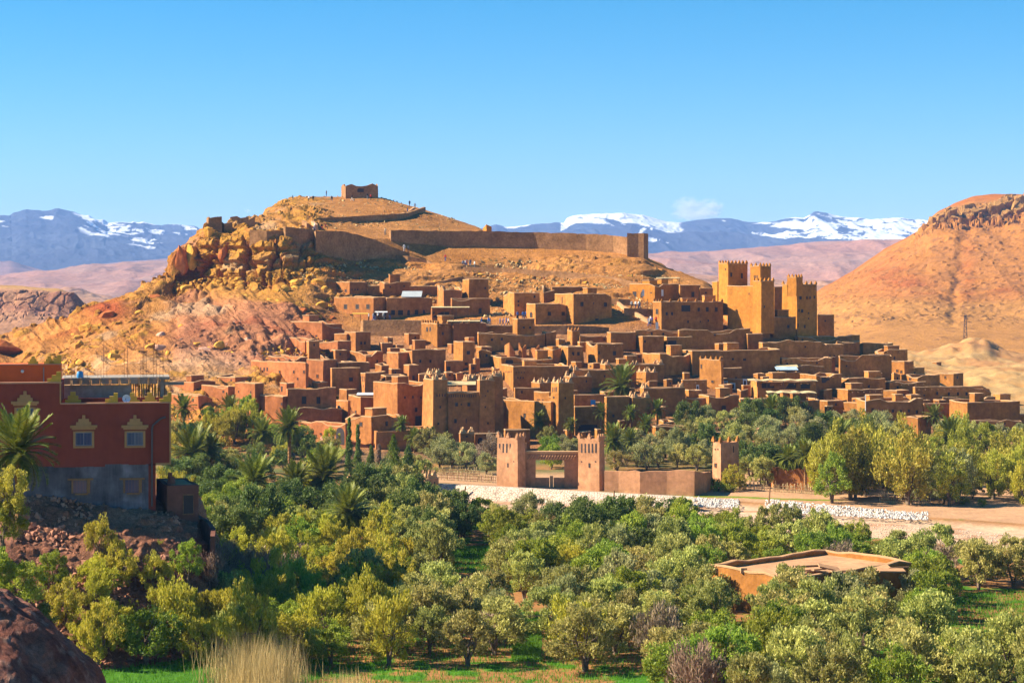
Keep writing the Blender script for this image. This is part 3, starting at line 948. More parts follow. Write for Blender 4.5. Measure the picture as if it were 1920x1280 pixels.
def house(xl, xc, xr, yt, yb, tone=None, wins=None, holes=(), arches=(), doors=(), mer=None, taper=0.0, cap=True, label=None,
          name="mud_house", cat="house", a=None, auto=2, ragged=0.0, D=None, mat=None, deep=None, minh=0.0, roofd=.55, wmesh=None, beams=0, lift=0.0):
    """a flat-roofed earth building seen on its corner: the west face spans xl..xc, the south face xc..xr"""
    if D is None:
        D, zb = hit(xc, yb)
    else:
        zb = CAMZ + (HY - yb) / F * D
    lit, sh = max(xc - xl, 0), max(xr - xc, 0)
    px2m = D / F
    view = math.atan((xc - CX) / F)
    if a is None:
        a = math.atan2(lit + .01, sh + .01)
        a = min(max(a, math.radians(12)), math.radians(48))
    ur = Vector((math.cos(a), math.sin(a), 0))
    ul = Vector((-math.sin(a), math.cos(a), 0))
    C = Vector(((xc - CX) / F * D, D, 0))
    def reach(u, x):
        k = (x - CX) / F
        den = u.x - k * u.y
        return (k * C.y - C.x) / den if abs(den) > 1e-4 else 6.0
    if sh < 2.0:      # south face hidden: run it along the sight line
        ur = Vector((math.sin(view) + .04, math.cos(view), 0)).normalized()
        W = deep or 5.0
        ul = Vector((-ur.y, ur.x, 0)) if a > math.radians(40) else ul
        ul = Vector((-math.cos(math.radians(40)), math.sin(math.radians(40)), 0))
        L = reach(ul, xl)
        ur = Vector((-ul.y, ul.x, 0)) * -1
        ur = Vector((ul.y, -ul.x, 0))
        W = deep or 5.0
    else:
        W = reach(ur, xr)
        if lit < 2.0:
            ul = Vector((math.tan(view) - .0, 1, 0)).normalized()
            L = deep or 6.0
        else:
            L = reach(ul, xl)
    L = min(max(L, .8), 13 if lit < sh else 26)
    W = min(max(W, .8), 60)
    zt = CAMZ + (HY - yt) / F * D
    zt = max(zt, zb + minh)
    z0 = zb - 2.5
    if tone is None:
        tone = 0 if xc < 560 else 1 if xc < 900 else 2 if xc < 1200 else 3
    mt = mat or ADOBE[tone]
    root = empty(name, (C.x, C.y, zb), category=cat)
    # wall shell with slightly wandering edges, thickness and a sunk roof
    per = []
    cs = [C, C + ur * W, C + ur * W + ul * L, C + ul * L]
    seg = 1.6 if (W + L) < 40 else 2.6
    for i in range(4):
        p, q = cs[i], cs[(i + 1) % 4]
        n = max(1, int((q - p).length / seg))
        for k in range(n):
            per.append((p.lerp(q, k / n), k == 0))
    cen = (cs[0] + cs[2]) / 2
    th = min(.45, W * .2, L * .2)
    H = zt - z0
    sc_top = 1 - taper
    vs, fs, mi = [], [], []
    nP = len(per)
    rr = random.Random(int(xl * 13 + yt * 7))
    def ring(sc_, z, off=0.0, jit=0.0, zj=0.0):
        out = []
        for p, corner in per:
            d = p - cen
            lx, ly = d.dot(ur), d.dot(ul)
            hx, hy = W / 2, L / 2
            sx = max(0, sc_ - off / hx) if hx else sc_
            sy = max(0, sc_ - off / hy) if hy else sc_
            if taper:
                tt = (z - z0) / H * taper * min(W, L) / 2
                sx = 1 - (tt + off) / hx
                sy = 1 - (tt + off) / hy
            q = cen + ur * (lx * sx) + ul * (ly * sy)
            out.append([q.x + rr.uniform(-jit, jit), q.y + rr.uniform(-jit, jit), z + rr.uniform(-zj, zj)])
        return out
    wob = .06
    zmid = z0 + H * .62
    R0 = ring(1, z0)
    R1 = ring(1, zmid, 0, wob)
    zj = .10 + ragged
    R2 = ring(1, zt - .06, 0, wob, zj)
    if cat == 'house' and not taper and not mer and nP > 10:
        for _ in range(rr.choice([1, 1, 2, 3])):
            i0, ln, dz_ = rr.randrange(nP), rr.randrange(2, max(3, nP // 4)), rr.choice([-.35, -.6, -.85, .3])
            for k in range(i0, i0 + ln):
                R2[k % nP][2] += dz_
    R3 = ring(1, 0, th, 0, 0)
    for k in range(nP):
        R3[k][2] = R2[k][2]
    R4 = ring(1, zt - min(roofd, H * .4), th)
    if taper:
        R3 = [[(r2[0] - cen.x) * (1 - th / max(W, L) * 2) + cen.x, (r2[1] - cen.y) * (1 - th / max(W, L) * 2) + cen.y, r2[2]] for r2 in R2]
        R4 = [[r[0], r[1], zt - roofd] for r in R3]
    rings = [R0, R1, R2, R3, R4]
    O = Vector((C.x, C.y, zb))
    for R in rings:
        vs += [(v[0] - O.x, v[1] - O.y, v[2] - O.z) for v in R]
    for r in range(4):
        for k in range(nP):
            k2 = (k + 1) % nP
            fs.append((r * nP + k, r * nP + k2, (r + 1) * nP + k2, (r + 1) * nP + k))
    add_mesh("wall", vs, fs, [mt], root)
    rv = vs[4 * nP:5 * nP]
    mb = MB()
    mb.add([(v[0], v[1], v[2] - .0) for v in rv], [tuple(range(nP))])
    mb.build("roof", [ROOF], root)
    if cap:   # rounded clay coping, a hair proud of the wall
        vc, fc = [], []
        outr = [[(v[0] - cen.x), (v[1] - cen.y), v[2]] for v in R2]
        for k in range(nP):
            ox, oy, oz = outr[k]
            l = math.hypot(ox, oy)
            e = .05
            ux_, uy_ = (ox / l, oy / l) if l > 0 else (0, 0)
            ix, iy = R3[k][0], R3[k][1]
            X1, Y1 = cen.x + ox + ux_ * e, cen.y + oy + uy_ * e
            for (qx, qy, qz) in ((X1, Y1, oz - .02), (X1, Y1, oz + .12), ((X1 + ix) / 2, (Y1 + iy) / 2, oz + .17), (ix, iy, oz + .12), (ix, iy, oz - .02)):
                vc.append((qx - O.x, qy - O.y, qz - O.z))
        for k in range(nP):
            k2 = (k + 1) % nP
            for j in range(4):
                fc.append((k * 5 + j, k2 * 5 + j, k2 * 5 + j + 1, k * 5 + j + 1))
        add_mesh("coping", vc, fc, [CAP], root)
    # things on the faces
    angS = math.atan2(ur.y, ur.x)
    angW = math.atan2(-ul.y, -ul.x)
    def face_pt(px, py):
        """point of the visible wall under this column and row"""
        if px < xc and lit >= 2:
            u, ang = ul, angW
        else:
            u, ang = ur, angS
        t = reach(u, px)
        Q = C + u * t
        z = CAMZ + (HY - py) / F * Q.y
        nrm = Vector((math.sin(ang), -math.cos(ang), 0))
        tt = taper * min(W, L) / 2 * (z - z0) / H if taper else 0
        q = Q - nrm * tt
        return Vector((q.x, q.y, z)), ang, Q.y / F, abs(math.cos(ang - view)) if True else 1
    def opening(px, py, w_, h, me, nm):
        q, ang, s, fs_ = face_pt(px, py)
        ww = w_ * s / max(.35, abs(math.cos(ang + 0 * view)))
        put(nm, me, root, q - O, ang, (ww, 1.0, h * s))
    if wins is None and (auto or cat == 'house'):
        eff = auto or .8
        wins = []
        hh = yb - yt
        rows = max(1, int(hh / 30))
        for face in (0, 1):
            x0, x1 = (xl, xc) if face == 0 else (xc, xr)
            wd = x1 - x0
            if wd < 9:
                continue
            nw = int(wd / 17)
            if nw < 1 and rr.random() < .5:
                nw = 1
            for r in range(rows):
                for k in range(min(nw, 5)):
                    if rr.random() < .42 * eff:
                        wins.append((x0 + wd * (k + .5) / max(nw, 1) + rr.uniform(-2, 2), yt + hh * (.26 + .62 * r / max(rows, 1)) + rr.uniform(-2.5, 2.5), rr.choice([2.4, 3.0, 3.8]), rr.choice([3.4, 4.4, 5.4])))
    for q in wins or ():
        q = list(q) + [4.2, 5.2][len(q) - 2:] if len(q) < 4 else q
        opening(q[0], q[1], q[2], q[3], wmesh or WIN[tone], "window")
    for q in holes:
        opening(*q, HOLE, "niche")
    for q in arches:
        opening(*q, ARCH, "arched_opening")
    for q in doors:
        opening(*q, DOORM, "door")
    zc = zt - O.z
    if cat == 'house' and W > 5.5 and L > 3.0 and not taper:
        for kk in range(1 if W < 9 else 2 if W < 15 else 4 if W < 24 else 5):
            if rr.random() < .62:
                w2, l2, h2 = rr.uniform(1.8, 3.4), rr.uniform(1.6, min(2.6, L - 1)), rr.uniform(.7, 2.0)
                q = C + ur * rr.uniform(.6, max(.7, W - w2 - .6)) + ul * rr.uniform(.6, max(.7, L - l2 - .4))
                b = MB()
                A_ = [q, q + ur * w2, q + ur * w2 + ul * l2, q + ul * l2]
                b.prism([(v.x - O.x + rr.uniform(-.06, .06), v.y - O.y) for v in A_], zc - .7, zc + h2, 0, .97)
                rm = b.build("roof_room", [mt], root)
                b = MB()
                m_ = (A_[0] + A_[2]) / 2
                b.prism([(m_.x + (v.x - m_.x) * 1.06 - O.x, m_.y + (v.y - m_.y) * 1.06 - O.y) for v in A_], zc + h2, zc + h2 + .14, 0, .98)
                b.build("coping", [CAP], rm)
    if mer == 'horn':
        k = max(1.0, 1.0)
        cc = ring(1, zt, .3)
        idx = [i for i, (p, c_) in enumerate(per) if c_]
        for j, i in enumerate(idx):
            v = cc[i]
            for dxy, rz in ((ur if j in (0, 3) else -ur, angS + (0 if j in (0, 3) else math.pi)), (ul if j in (0, 1) else -ul, angS + math.pi / 2 + (0 if j in (0, 1) else math.pi))):
                put("merlon", HORNV[0], root, Vector((v[0], v[1], v[2])) - O + dxy * .45, rz, (.9, .8, .9))
        mid = max(0, int(W / 6) - 0)
        for k_ in range(1, mid):
            for sgn in (0, math.pi):
                q = C + ur * (W * k_ / mid)
                put("merlon", HORNV[0], root, Vector((q.x, q.y + .25, zt)) - O + ur * (.55 if sgn == 0 else -.55), angS + sgn, (.8, .8, .75))
    elif mer:
        n1 = max(2, int(W / mer))
        for k_ in range(n1 + 1):
            q = C + ur * (th / 2 + (W - th) * k_ / n1) + ul * .25
            put("merlon", MERLON[tone], root, Vector((q.x, q.y, zt - .02 - 0)) - O, angS, (1, 1, 1))
        n2 = max(1, int(L / mer))
        for k_ in range(1, n2 + 1):
            q = C + ul * (th / 2 + (L - th) * k_ / n2) + ur * .25
            put("merlon", MERLON[tone], root, Vector((q.x, q.y, zt - .02)) - O, angW, (1, 1, 1))
    if auto and not beams and W > 4 and rr.random() < .4:
        beams = int(W / 1.5)
    for k_ in range(beams):
        t = (k_ + .5) / beams * W
        q = C + ur * t
        nrm = Vector((math.sin(angS), -math.cos(angS), 0))
        b = MB()
        p0 = Vector((q.x, q.y, zt - .5)) - O
        b.tube([p0, p0 + nrm * .7], .07, 5)
        b.build("roof_beam", [WOOD], root)
    HOUSES.append(dict(o=root, xl=xl, xc=xc, xr=xr, yt=yt, yb=yb, lit=lit, label=label, nw=len(wins or ()), mer=mer, D=D, cat=cat))
    OCC.append((min(c.x for c in cs) - 1, max(c.x for c in cs) + 1, min(c.y for c in cs) - 1.5, max(c.y for c in cs) + 1))
    return root, face_pt, O

H = house
def build_village():
    # ---- upper row under the hill wall
    H(628, 655, 689, 529, 558, 1, wins=[(648, 545, 4, 5)], holes=[(660, 543, 2, 3), (666, 543, 2, 3), (671, 543, 2, 3)], label="small upper house with a row of tiny holes, highest on the west edge", taper=.03)
    H(689, 691, 712, 536, 557, 1, auto=0)
    H(708, 721, 770, 529, 559, 1, auto=0, label="blank-walled upper house beside the long low one under the slope")
    H(770, 771, 832, 537, 560, 1, auto=0)
    H(626, 700, 723, 558, 604, 1, wins=[(648, 575, 6, 8), (670, 575, 6, 8), (690, 575, 6, 8), (709, 576, 5, 8)], label="orange house with three windows on its sunlit wall beside the stone terrace", wmesh=WIN_WOOD)
    H(723, 725, 811, 559, 600, 1, wins=[(737, 586, 7, 9), (751, 586, 9, 9), (766, 586, 5, 10), (796, 586, 6, 10)], doors=[(781, 588, 6, 14)], label="long house with five dark openings behind the terrace posts", wmesh=HOLE)
    H(820, 832, 866, 540, 578, 1, wins=[], ragged=.7, label="half-ruined house with broken wall top left of the blank square tower")
    H(866, 879, 917, 524, 575, 2, wins=[(910, 540, 3, 4)], label="blank square tower house at the top of the village centre", taper=.04)
    H(845, 847, 919, 560, 597, 1, wins=[(900, 583, 6, 11)], auto=0)
    H(808, 810, 846, 577, 601, 1, wins=[(827, 590, 30, 11)], wmesh=HOLE, cap=True)
    H(944, 964, 1012, 549, 592, 2, wins=[(972, 565, 3, 4), (972, 572, 3, 4), (998, 556, 12, 5)], label="upper house with a broad dark slot below its roof")
    H(1033, 1035, 1100, 538, 556, 3, auto=0)
    H(1040, 1075, 1147, 551, 609, 2, wins=[(1091, 570, 6, 8), (1115, 571, 6, 8), (1135, 571, 6, 8)], doors=[(1119, 600, 6, 14), (1052, 563, 5, 11)], label="large brown house with three dark windows and a doorway on the paved terrace")
    H(987, 1004, 1062, 570, 609, 2, wins=[(1030, 588, 6, 7), (1056, 588, 6, 7)], arches=[(996, 590, 6, 10)], beams=8, label="house with a fenced roof deck and white arched porch")
    H(1016, 1019, 1040, 543, 570, 2, auto=0, ragged=1.0)
    # ---- terraces between
    H(844, 850, 912, 606, 648, 1, wins=[(900, 636, 3, 5)], auto=0, label="shaded house carrying the reed-roofed cafe terrace")
    H(790, 820, 872, 607, 652, 2, arches=[(801, 617, 3.4, 9), (807, 617, 3.4, 9)], wins=[(830, 625, 4, 6)], beams=9, mer=1.3, label="house with twin arched windows and small pinnacles on its corner")
    H(850, 868, 890, 641, 692, 2, wins=[(878, 661, 6, 7), (874, 682, 5, 5)], label="narrow house with a railed balcony on its roof")
    H(908, 910, 964, 612, 634, 2, auto=0, ragged=.25)
    H(895, 897, 1022, 626, 662, 2, auto=1, ragged=.2)
    H(961, 970, 1002, 598, 652, 2, wins=[(982, 614, 4, 4), (994, 614, 4, 4)], label="square house with two small windows where the crowd gathers")
    H(1016, 1024, 1043, 624, 648, 2, auto=0, ragged=.4)
    H(1064, 1073, 1088, 620, 648, 2, mer=1.3, auto=0)
    H(1086, 1088, 1140, 632, 650, 2, auto=0, ragged=.3)
    H(1138, 1145, 1192, 624, 658, 2, auto=1)
    H(1100, 1120, 1169, 645, 692, 2, wins=[(1123, 661, 4, 6), (1152, 662, 6, 8)], label="stone-faced house with one square window right of the flared tower")
    H(1050, 1064, 1096, 650, 692, 2, wins=[(1075, 663, 5, 7), (1085, 663, 5, 7)], taper=.12, label="flared tower house with a pair of small square windows")
    H(1020, 1036, 1052, 645, 690, 2, auto=0, ragged=1.5)
    for (a_, b_, c_, t_, r_) in [(946, 955, 966, 655, 1.6), (972, 979, 987, 652, 1.2), (992, 1004, 1012, 648, 1.4), (1008, 1014, 1022, 660, 1.0)]:
        H(a_, b_, c_, t_, 676, 1, auto=0, ragged=r_, cap=False, name="ruined_house", cat="ruin")
    # ---- west slope houses
    H(545, 604, 646, 604, 640, 0, wins=[(555, 624, 3, 6), (577, 624, 3, 6), (593, 630, 3, 4)], label="lone long house at the foot of the pink gullies, third from the west edge", auto=1)
    H(527, 572, 590, 634, 662, 0, wins=[(540, 652, 4, 4), (555, 652, 4, 4)], label="westernmost small house against the pink gullied slope")
    H(627, 650, 668, 626, 655, 1, auto=0)
    H(646, 667, 695, 623, 662, 1, wins=[(654, 644, 4, 6), (677, 643, 3, 5), (684, 643, 3, 5)], label="house with banded side wall just under the stone terrace")
    H(580, 633, 658, 640, 674, 0, wins=[(591, 653, 3, 5), (607, 653, 3, 5), (624, 656, 3, 5)], label="low house with three tiny windows and a bright coping")
    H(502, 552, 576, 670, 690, 0, auto=1)
    H(656, 686, 718, 661, 692, 1, wins=[(707, 677, 3, 5)], ragged=.2)
    H(470, 573, 577, 680, 738, 0, wins=[(524, 697, 3, 5), (551, 697, 3, 5), (570, 697, 3, 5), (521, 709, 2.5, 5), (532, 712, 2.5, 5), (558, 710, 2.5, 4)], holes=[(489, 692, 2.2, 7), (495, 692, 2.2, 7), (501, 692, 2.2, 7), (508, 692, 2.2, 7)], auto=0,
      label="broad sunlit house with slanting slot decoration at the west end")
    H(575, 606, 632, 675, 724, 0, wins=[(582, 705, 3.5, 6), (595, 705, 3.5, 6), (621, 706, 3, 5)], label="tall house with two whitened windows on its sunlit wall", wmesh=None)
    H(631, 633, 692, 680, 724, 1, wins=[(657, 712, 8, 8)], auto=0)
    H(725, 747, 775, 661, 702, 1, wins=[(746, 669, 4, 5)], auto=1)
    H(750, 773, 836, 656, 704, 1, wins=[(763, 670, 2.5, 5), (788, 677, 4, 6), (807, 677, 4, 6)], label="wide brown house with two small windows above the horned kasbah")
    H(757, 767, 785, 684, 718, 1, wins=[(775, 708, 4, 8)], label="slim chimney-like tower house with one arched window", mer=None)
    H(834, 836, 868, 677, 704, 1, wins=[(833 + 8, 691, 7, 8)], auto=0)
    H(784, 786, 870, 702, 722, 1, auto=0)
    # ---- centre band
    H(917, 940, 1036, 670, 704, 2, wins=[], holes=[(955, 678, 14, 7)], label="low house with sunlit west wall below the ruins")
    H(940, 962, 1067, 687, 734, 2, wins=[(1003, 713, 4, 5)], holes=[(943 + i * 2.6, 697, 1.4, 3) for i in range(7)] + [(968 + i * 5, 698, 2, 2) for i in range(4)] + [(971 + i * 5, 708, 2, 3) for i in range(3)],
      label="house with a row of small niches under its coping, behind the great kasbah")
    H(1057, 1071, 1109, 706, 740, 2, mer='horn', auto=0, label="small horned turret house just above the tall slender tower")
    H(1065, 1076, 1161, 694, 730, 2, mer='horn', auto=0, label="long blank house with horned corners left of the big date palm")
    H(1125, 1135, 1245, 684, 720, 2, mer='horn', auto=0, label="upper long house with horned parapet right of centre")
    H(1193, 1211, 1233, 698, 730, 3, mer='horn', wins=[(1220, 717, 5, 6)], label="pale horned cube house right of the big date palm")
    H(1271, 1273, 1407, 618, 660, 3, auto=0, ragged=.15)
    H(1400, 1402, 1430, 626, 668, 3, auto=0)
    H(1190, 1192, 1274, 620, 650, 3, auto=0, ragged=.2)
    H(1193, 1205, 1245, 631, 664, 3, wins=[(1209, 640, 4, 5)], auto=0)
    H(1241, 1250, 1298, 632, 662, 3, wins=[(1288, 646, 4, 5)], doors=[(1260, 650, 15, 22)], label="house with a wide dark doorway between two sunlit wedges of wall")
    H(1205, 1238, 1296, 664, 706, 3, wins=[], label="plain brown house with sunlit west end below the dark doorway")
    H(1280, 1298, 1462, 658, 704, 3, wins=[(1374, 673, 5, 4), (1396, 674, 6, 4)], auto=0, label="very long low house running across the middle of the village")
    H(1423, 1430, 1552, 643, 680, 3, wins=[(1510, 650, 3, 3)], auto=1)
    H(1462, 1466, 1560, 672, 706, 3, auto=1)
    H(1312, 1352, 1354, 675, 735, 3, wins=[(1315, 687, 2.5, 8), (1336, 715, 4, 4)], mer=1.4, deep=6, a=math.radians(45), label="bright yellow tower house with a roof loggia in the east village")
    H(1352, 1354, 1391, 690, 716, 3, wins=[(1380, 708, 3, 3)], auto=0)
    H(1435, 1457, 1503, 699, 722, 4, wins=[(1449, 707, 3, 3)], auto=0, label="golden house under blue and white awnings")
    H(1352, 1403, 1405, 712, 738, 3, wins=[(1361, 722, 4, 10), (1374, 724, 5, 8), (1397, 718, 4, 9)], wmesh=WIN_WHITE, label="pale house with whitewashed window surrounds")
    H(1280, 1292, 1316, 732, 756, 3, auto=0)
    H(1278, 1280, 1326, 713, 742, 3, wins=[(1308, 727, 3, 7)], wmesh=WIN_WHITE)
    H(1310, 1329, 1386, 743, 778, 3, wins=[(1357, 764, 8, 8)], auto=0)
    H(1256, 1258, 1330, 748, 776, 3, auto=0)
    H(1404, 1420, 1532, 716, 752, 3, wins=[], holes=[(1440, 723, 24, 9), (1480, 723, 26, 9), (1510, 724, 18, 9)], label="open-fronted terrace house with a scalloped awning")
    H(1440, 1459, 1537, 749, 783, 3, wins=[(1495, 768, 8, 9), (1518, 766, 7, 9)], label="low terrace house with two framed windows above the olives", auto=0)
    H(1386, 1388, 1443, 748, 782, 3, auto=0)
    H(1177, 1186, 1220, 745, 812, 2, mer='horn', auto=1, label="horned house front behind the slender palms")
    H(1133, 1137, 1180, 744, 812, 2, wins=[(1150, 779, 4, 5)], auto=0)
    H(1076, 1078, 1134, 763, 816, 2, holes=[(1100, 802, 40, 12)], wins=[], label="house with a dark open ground floor beside the tall slender tower")
    H(1075, 1077, 1136, 741, 766, 2, auto=0)
    H(1200, 1207, 1284, 728, 778, 3, mer='horn', auto=1, label="horned terrace house above the olive grove's left end")
    # ---- east end, stepping down
    H(1440, 1442, 1490, 642, 668, 3, auto=0)
    H(1487, 1495, 1546, 645, 674, 3, wins=[], label="east-slope house with a bright sunlit corner")
    H(1541, 1550, 1582, 646, 684, 3, wins=[(1556, 668, 3, 5), (1564, 668, 3, 5)])
    H(1567, 1570, 1612, 642, 664, 3, auto=0, ragged=.3)
    H(1611, 1618, 1674, 644, 664, 3, auto=0, ragged=.1)
    H(1573, 1575, 1672, 668, 706, 3, wins=[(1587, 686, 3, 3)], auto=0, ragged=.3)
    H(1640, 1657, 1702, 656, 684, 3, wins=[(1677, 671, 3, 5)], holes=[(1645, 668, 2.5, 10)], label="ribbed house with a pillared west side near the top of the east slope")
    H(1665, 1696, 1713, 678, 714, 3, wins=[(1682, 695, 3, 5), (1690, 697, 3, 5)])
    H(1700, 1711, 1733, 690, 710, 3, wins=[(1714, 700, 5, 6)])
    H(1732, 1751, 1775, 688, 705, 3, wins=[(1762, 696, 3, 4)])
    H(1690, 1720, 1762, 704, 730, 3, auto=0)
    H(1758, 1788, 1806, 701, 730, 3, auto=0)
    H(1462, 1466, 1545, 688, 708, 3, auto=1)
    H(1500, 1530, 1578, 703, 742, 3, wins=[(1548, 712, 16, 11)], wmesh=HOLE, label="house with one wide shuttered opening on the east slope")
    H(1574, 1592, 1660, 711, 738, 3, wins=[(1606, 724, 4, 6), (1629, 724, 4, 6)], label="low house with two evenly spaced windows, east side")
    H(1660, 1668, 1737, 717, 740, 3, wins=[(1683, 726, 4, 5), (1716, 731, 4, 5)])
    H(1562, 1590, 1656, 731, 756, 3, wins=[(1637, 745, 5, 3), (1645, 745, 5, 3)])
    H(1655, 1682, 1704, 733, 756, 3, auto=1)
    H(1712, 1716, 1858, 726, 760, 3, wins=[(1757, 737, 4, 6), (1779, 738, 4, 6), (1796, 738, 4, 6), (1812, 738, 4, 6), (1733, 741, 3, 3), (1742, 741, 3, 3)], label="long house with four evenly spaced windows near the east end")
    H(1606, 1624, 1731, 749, 786, 3, wins=[(1636, 768, 4, 6), (1654, 770, 4, 6), (1674, 770, 4, 6), (1689, 771, 4, 5), (1704, 770, 4, 5), (1719, 772, 4, 6)], label="long house with six windows and a white pole, just above the grove")
    H(1535, 1552, 1581, 752, 776, 3, auto=1)
    H(1580, 1618, 1621, 756, 776, 3, auto=0)
    H(1757, 1768, 1867, 745, 770, 3, auto=0)
    H(1862, 1875, 1895, 739, 756, 3, auto=1)
    H(1780, 1814, 1912, 755, 803, 3, wins=[(1805, 787, 4, 6)], label="easternmost large house with a white-framed window and arched wall", auto=0)
    H(1731, 1733, 1786, 757, 780, 3, auto=0)
    H(1862, 1875, 1894, 773, 800, 3, wins=[(1883, 788, 4, 5)])
    H(1893, 1905, 1940, 778, 806, 3, auto=1)
    H(1812, 1815, 1916, 790, 812, 3, auto=0, ragged=.2)
    H(1690, 1721, 1746, 783, 822, 3, auto=0)
    H(1940, 1955, 2010, 770, 800, 3, auto=1)
    # ---- east kasbah
    H(1180, 1228, 1275, 533, 572, 4, wins=[(1190, 553, 7, 13), (1220, 552, 5, 9)], holes=[(1203, 552, 4, 12)], mer=None, label="golden house with a railed roof terrace at the foot of the hill wall")
    H(1273, 1275, 1313, 535, 570, 3, wins=[(1299, 552, 6, 10)], auto=0)
    H(1310, 1312, 1337, 541, 570, 3, auto=0)
    H(1335, 1345, 1363, 528, 570, 4, auto=0, taper=.03)
    H(1347, 1365, 1402, 494, 572, 4, wins=[(1371, 515, 4, 8), (1391, 517, 4, 10)], holes=[(1360, 505, 1.5, 3)], mer=1.1, taper=.02, D=468, label="tallest crenellated kasbah tower, left of the pair")
    H(1375, 1376, 1386, 499, 514, 4, D=467.5, auto=0, cap=False, name="tower_buttress", cat="buttress") if False else None
    H(1406, 1426, 1446, 499, 560, 4, holes=[(1414 + i * 3, 519, 1.4, 6) for i in range(4)], wins=[], mer=1.1, taper=.02, D=465, label="second crenellated kasbah tower, with a row of slots under its top")
    H(1364, 1412, 1428, 536, 602, 4, wins=[(1417 - 12, 551, 2, 4)], auto=0, D=462, label="broad golden wall block between the two kasbah towers")
    H(1411, 1427, 1452, 527, 606, 4, mer=1.2, wins=[(1433, 575, 2.5, 4)], auto=0, D=456, taper=.03, label="stepped lower body of the second kasbah tower")
    H(1224, 1240, 1356, 566, 620, 3, wins=[(1310, 580, 4.5, 7), (1326, 580, 5.5, 8.5), (1343, 580, 5.5, 8.5), (1290, 603, 3, 5), (1328, 601, 3, 4), (1313, 603, 2, 3), (1250, 588, 4, 6), (1260, 588, 4, 6)], holes=[(1286, 578, 17, 12)],
      doors=[(1232, 584, 5, 9)], mer=2.0, label="large merloned house front with a dark loggia left of the kasbah")
    H(1355, 1366, 1430, 568, 608, 3, wins=[(1383, 595, 3, 5), (1397, 595, 3, 5)], mer=1.6, label="merloned house at the foot of the kasbah towers")
    H(1369, 1377, 1444, 604, 628, 3, auto=0, label="low walled court in front of the kasbah")
    H(1440, 1450, 1492, 595, 634, 3, wins=[(1478, 612, 5, 6)], auto=0)
    H(1450, 1452, 1493, 538, 604, 3, wins=[(1474, 582, 4, 6), (1455 + 14, 560, 3, 3)], auto=0, taper=.02)
    H(1466, 1494, 1532, 533, 632, 4, wins=[(1501, 558, 5, 7), (1513, 558, 3, 5), (1519, 558, 3, 5), (1527, 557, 3, 5), (1504, 583, 5, 6), (1495 + 3, 582, 3, 5), (1516, 587, 2.5, 3), (1516, 597, 2.5, 3), (1496, 610, 3, 8), (1509, 612, 3, 6)],
      mer=1.5, taper=.02, label="massive square kasbah tower at the east end with windows in its shaded face")
    H(1476, 1493, 1505, 520, 536, 4, auto=0, D=463, mer=1.2, label="small golden turret crowning the east kasbah block", name="turret", cat="turret")
    H(1531, 1533, 1564, 590, 630, 3, auto=1)
    H(1562, 1564, 1580, 601, 636, 3, auto=0)
    H(1578, 1580, 1612, 606, 638, 3, wins=[], holes=[(1590, 620, 14, 8)])
    H(1608, 1611, 1625, 617, 640, 3, auto=0)
    H(1490, 1497, 1612, 632, 648, 3, auto=0, ragged=.1)
    # ---- west front
    H(318, 363, 404, 717, 745, 0, wins=[(370, 731, 4, 5)], label="house with one window beyond the roof of the red building", auto=0)
    H(404, 441, 474, 708, 730, 0, auto=0)
    H(378, 428, 441, 725, 765, 0, wins=[(419, 734, 4, 5)], auto=0)
    H(319, 372, 398, 742, 780, 0, auto=0, label="low house right beside the red building's parapet")
    H(440, 478, 495, 719, 785, 0, wins=[(447, 734, 2, 4)], holes=[(470, 735, 2, 5)], taper=.03, label="tall plain house with a dark slit of shade beside it, above the palms")
    H(488, 530, 545, 743, 796, 0, wins=[(497, 774, 5, 6), (528, 757, 3, 5)], auto=0)
    H(524, 537, 553, 719, 765, 0, holes=[(528, 729, 3, 10)], wins=[(545, 735, 3, 5)], taper=.05, auto=0, label="narrow ruined tower with a carved niche, west front")
    H(537, 539, 630, 731, 796, 0, wins=[(570, 750, 8, 14), (597, 750, 7, 13)], ragged=.1, label="large shaded house front with two tall dark windows")
    H(533, 551, 641, 766, 800, 0, wins=[], ragged=.15)
    H(560, 648, 650, 794, 836, 0, wins=[(601, 813, 3, 4), (611, 813, 3, 4)], arches=[(638, 817, 17, 32)], auto=0, deep=4, label="sunlit wall house with a tall arched gateway near the cypresses")
    H(620, 622, 676, 690, 740, 1, wins=[(658, 711, 7, 7)], auto=0)
    H(636, 650, 669, 731, 756, 1, auto=0)
    H(629, 652, 655, 752, 800, 1, auto=0, deep=4)
    H(673, 684, 712, 700, 752, 1, holes=[(676, 710, 1.3, 10), (679, 710, 1.3, 10), (682, 710, 1.3, 10), (677, 724, 1.3, 6), (681, 724, 1.3, 6)], wins=[], taper=.05, label="tapering tower house with carved slots, left of the great kasbah")
    H(690, 713, 726, 713, 750, 1, holes=[(693 + i * 3.2, 722, 1.5, 7) for i in range(6)], wins=[], label="low link building with a row of carved slots")
    H(713, 723, 762, 705, 755, 1, holes=[(715, 713, 1.2, 9), (718, 713, 1.2, 9), (721, 713, 1.2, 9)], wins=[], taper=.03, label="second carved tower house, right of the row of slots")
    H(700, 745, 803, 719, 812, 1, wins=[(759, 745, 3, 5), (774, 744, 3, 5), (789, 745, 3, 5), (780, 768, 5, 8), (746 + 2, 750, 3, 5)], doors=[(785, 790, 12, 20)], auto=0, label="tall shaded house with a dark doorway against the great kasbah's west tower")
    H(653, 676, 744, 745, 784, 1, wins=[(658, 773, 4, 7), (667, 773, 4, 7)], holes=[(690, 773, 3, 3), (706, 773, 3, 3), (722, 773, 4, 4), (732, 773, 4, 4)], auto=0, label="wide house with a pale roof slab below the carved towers")
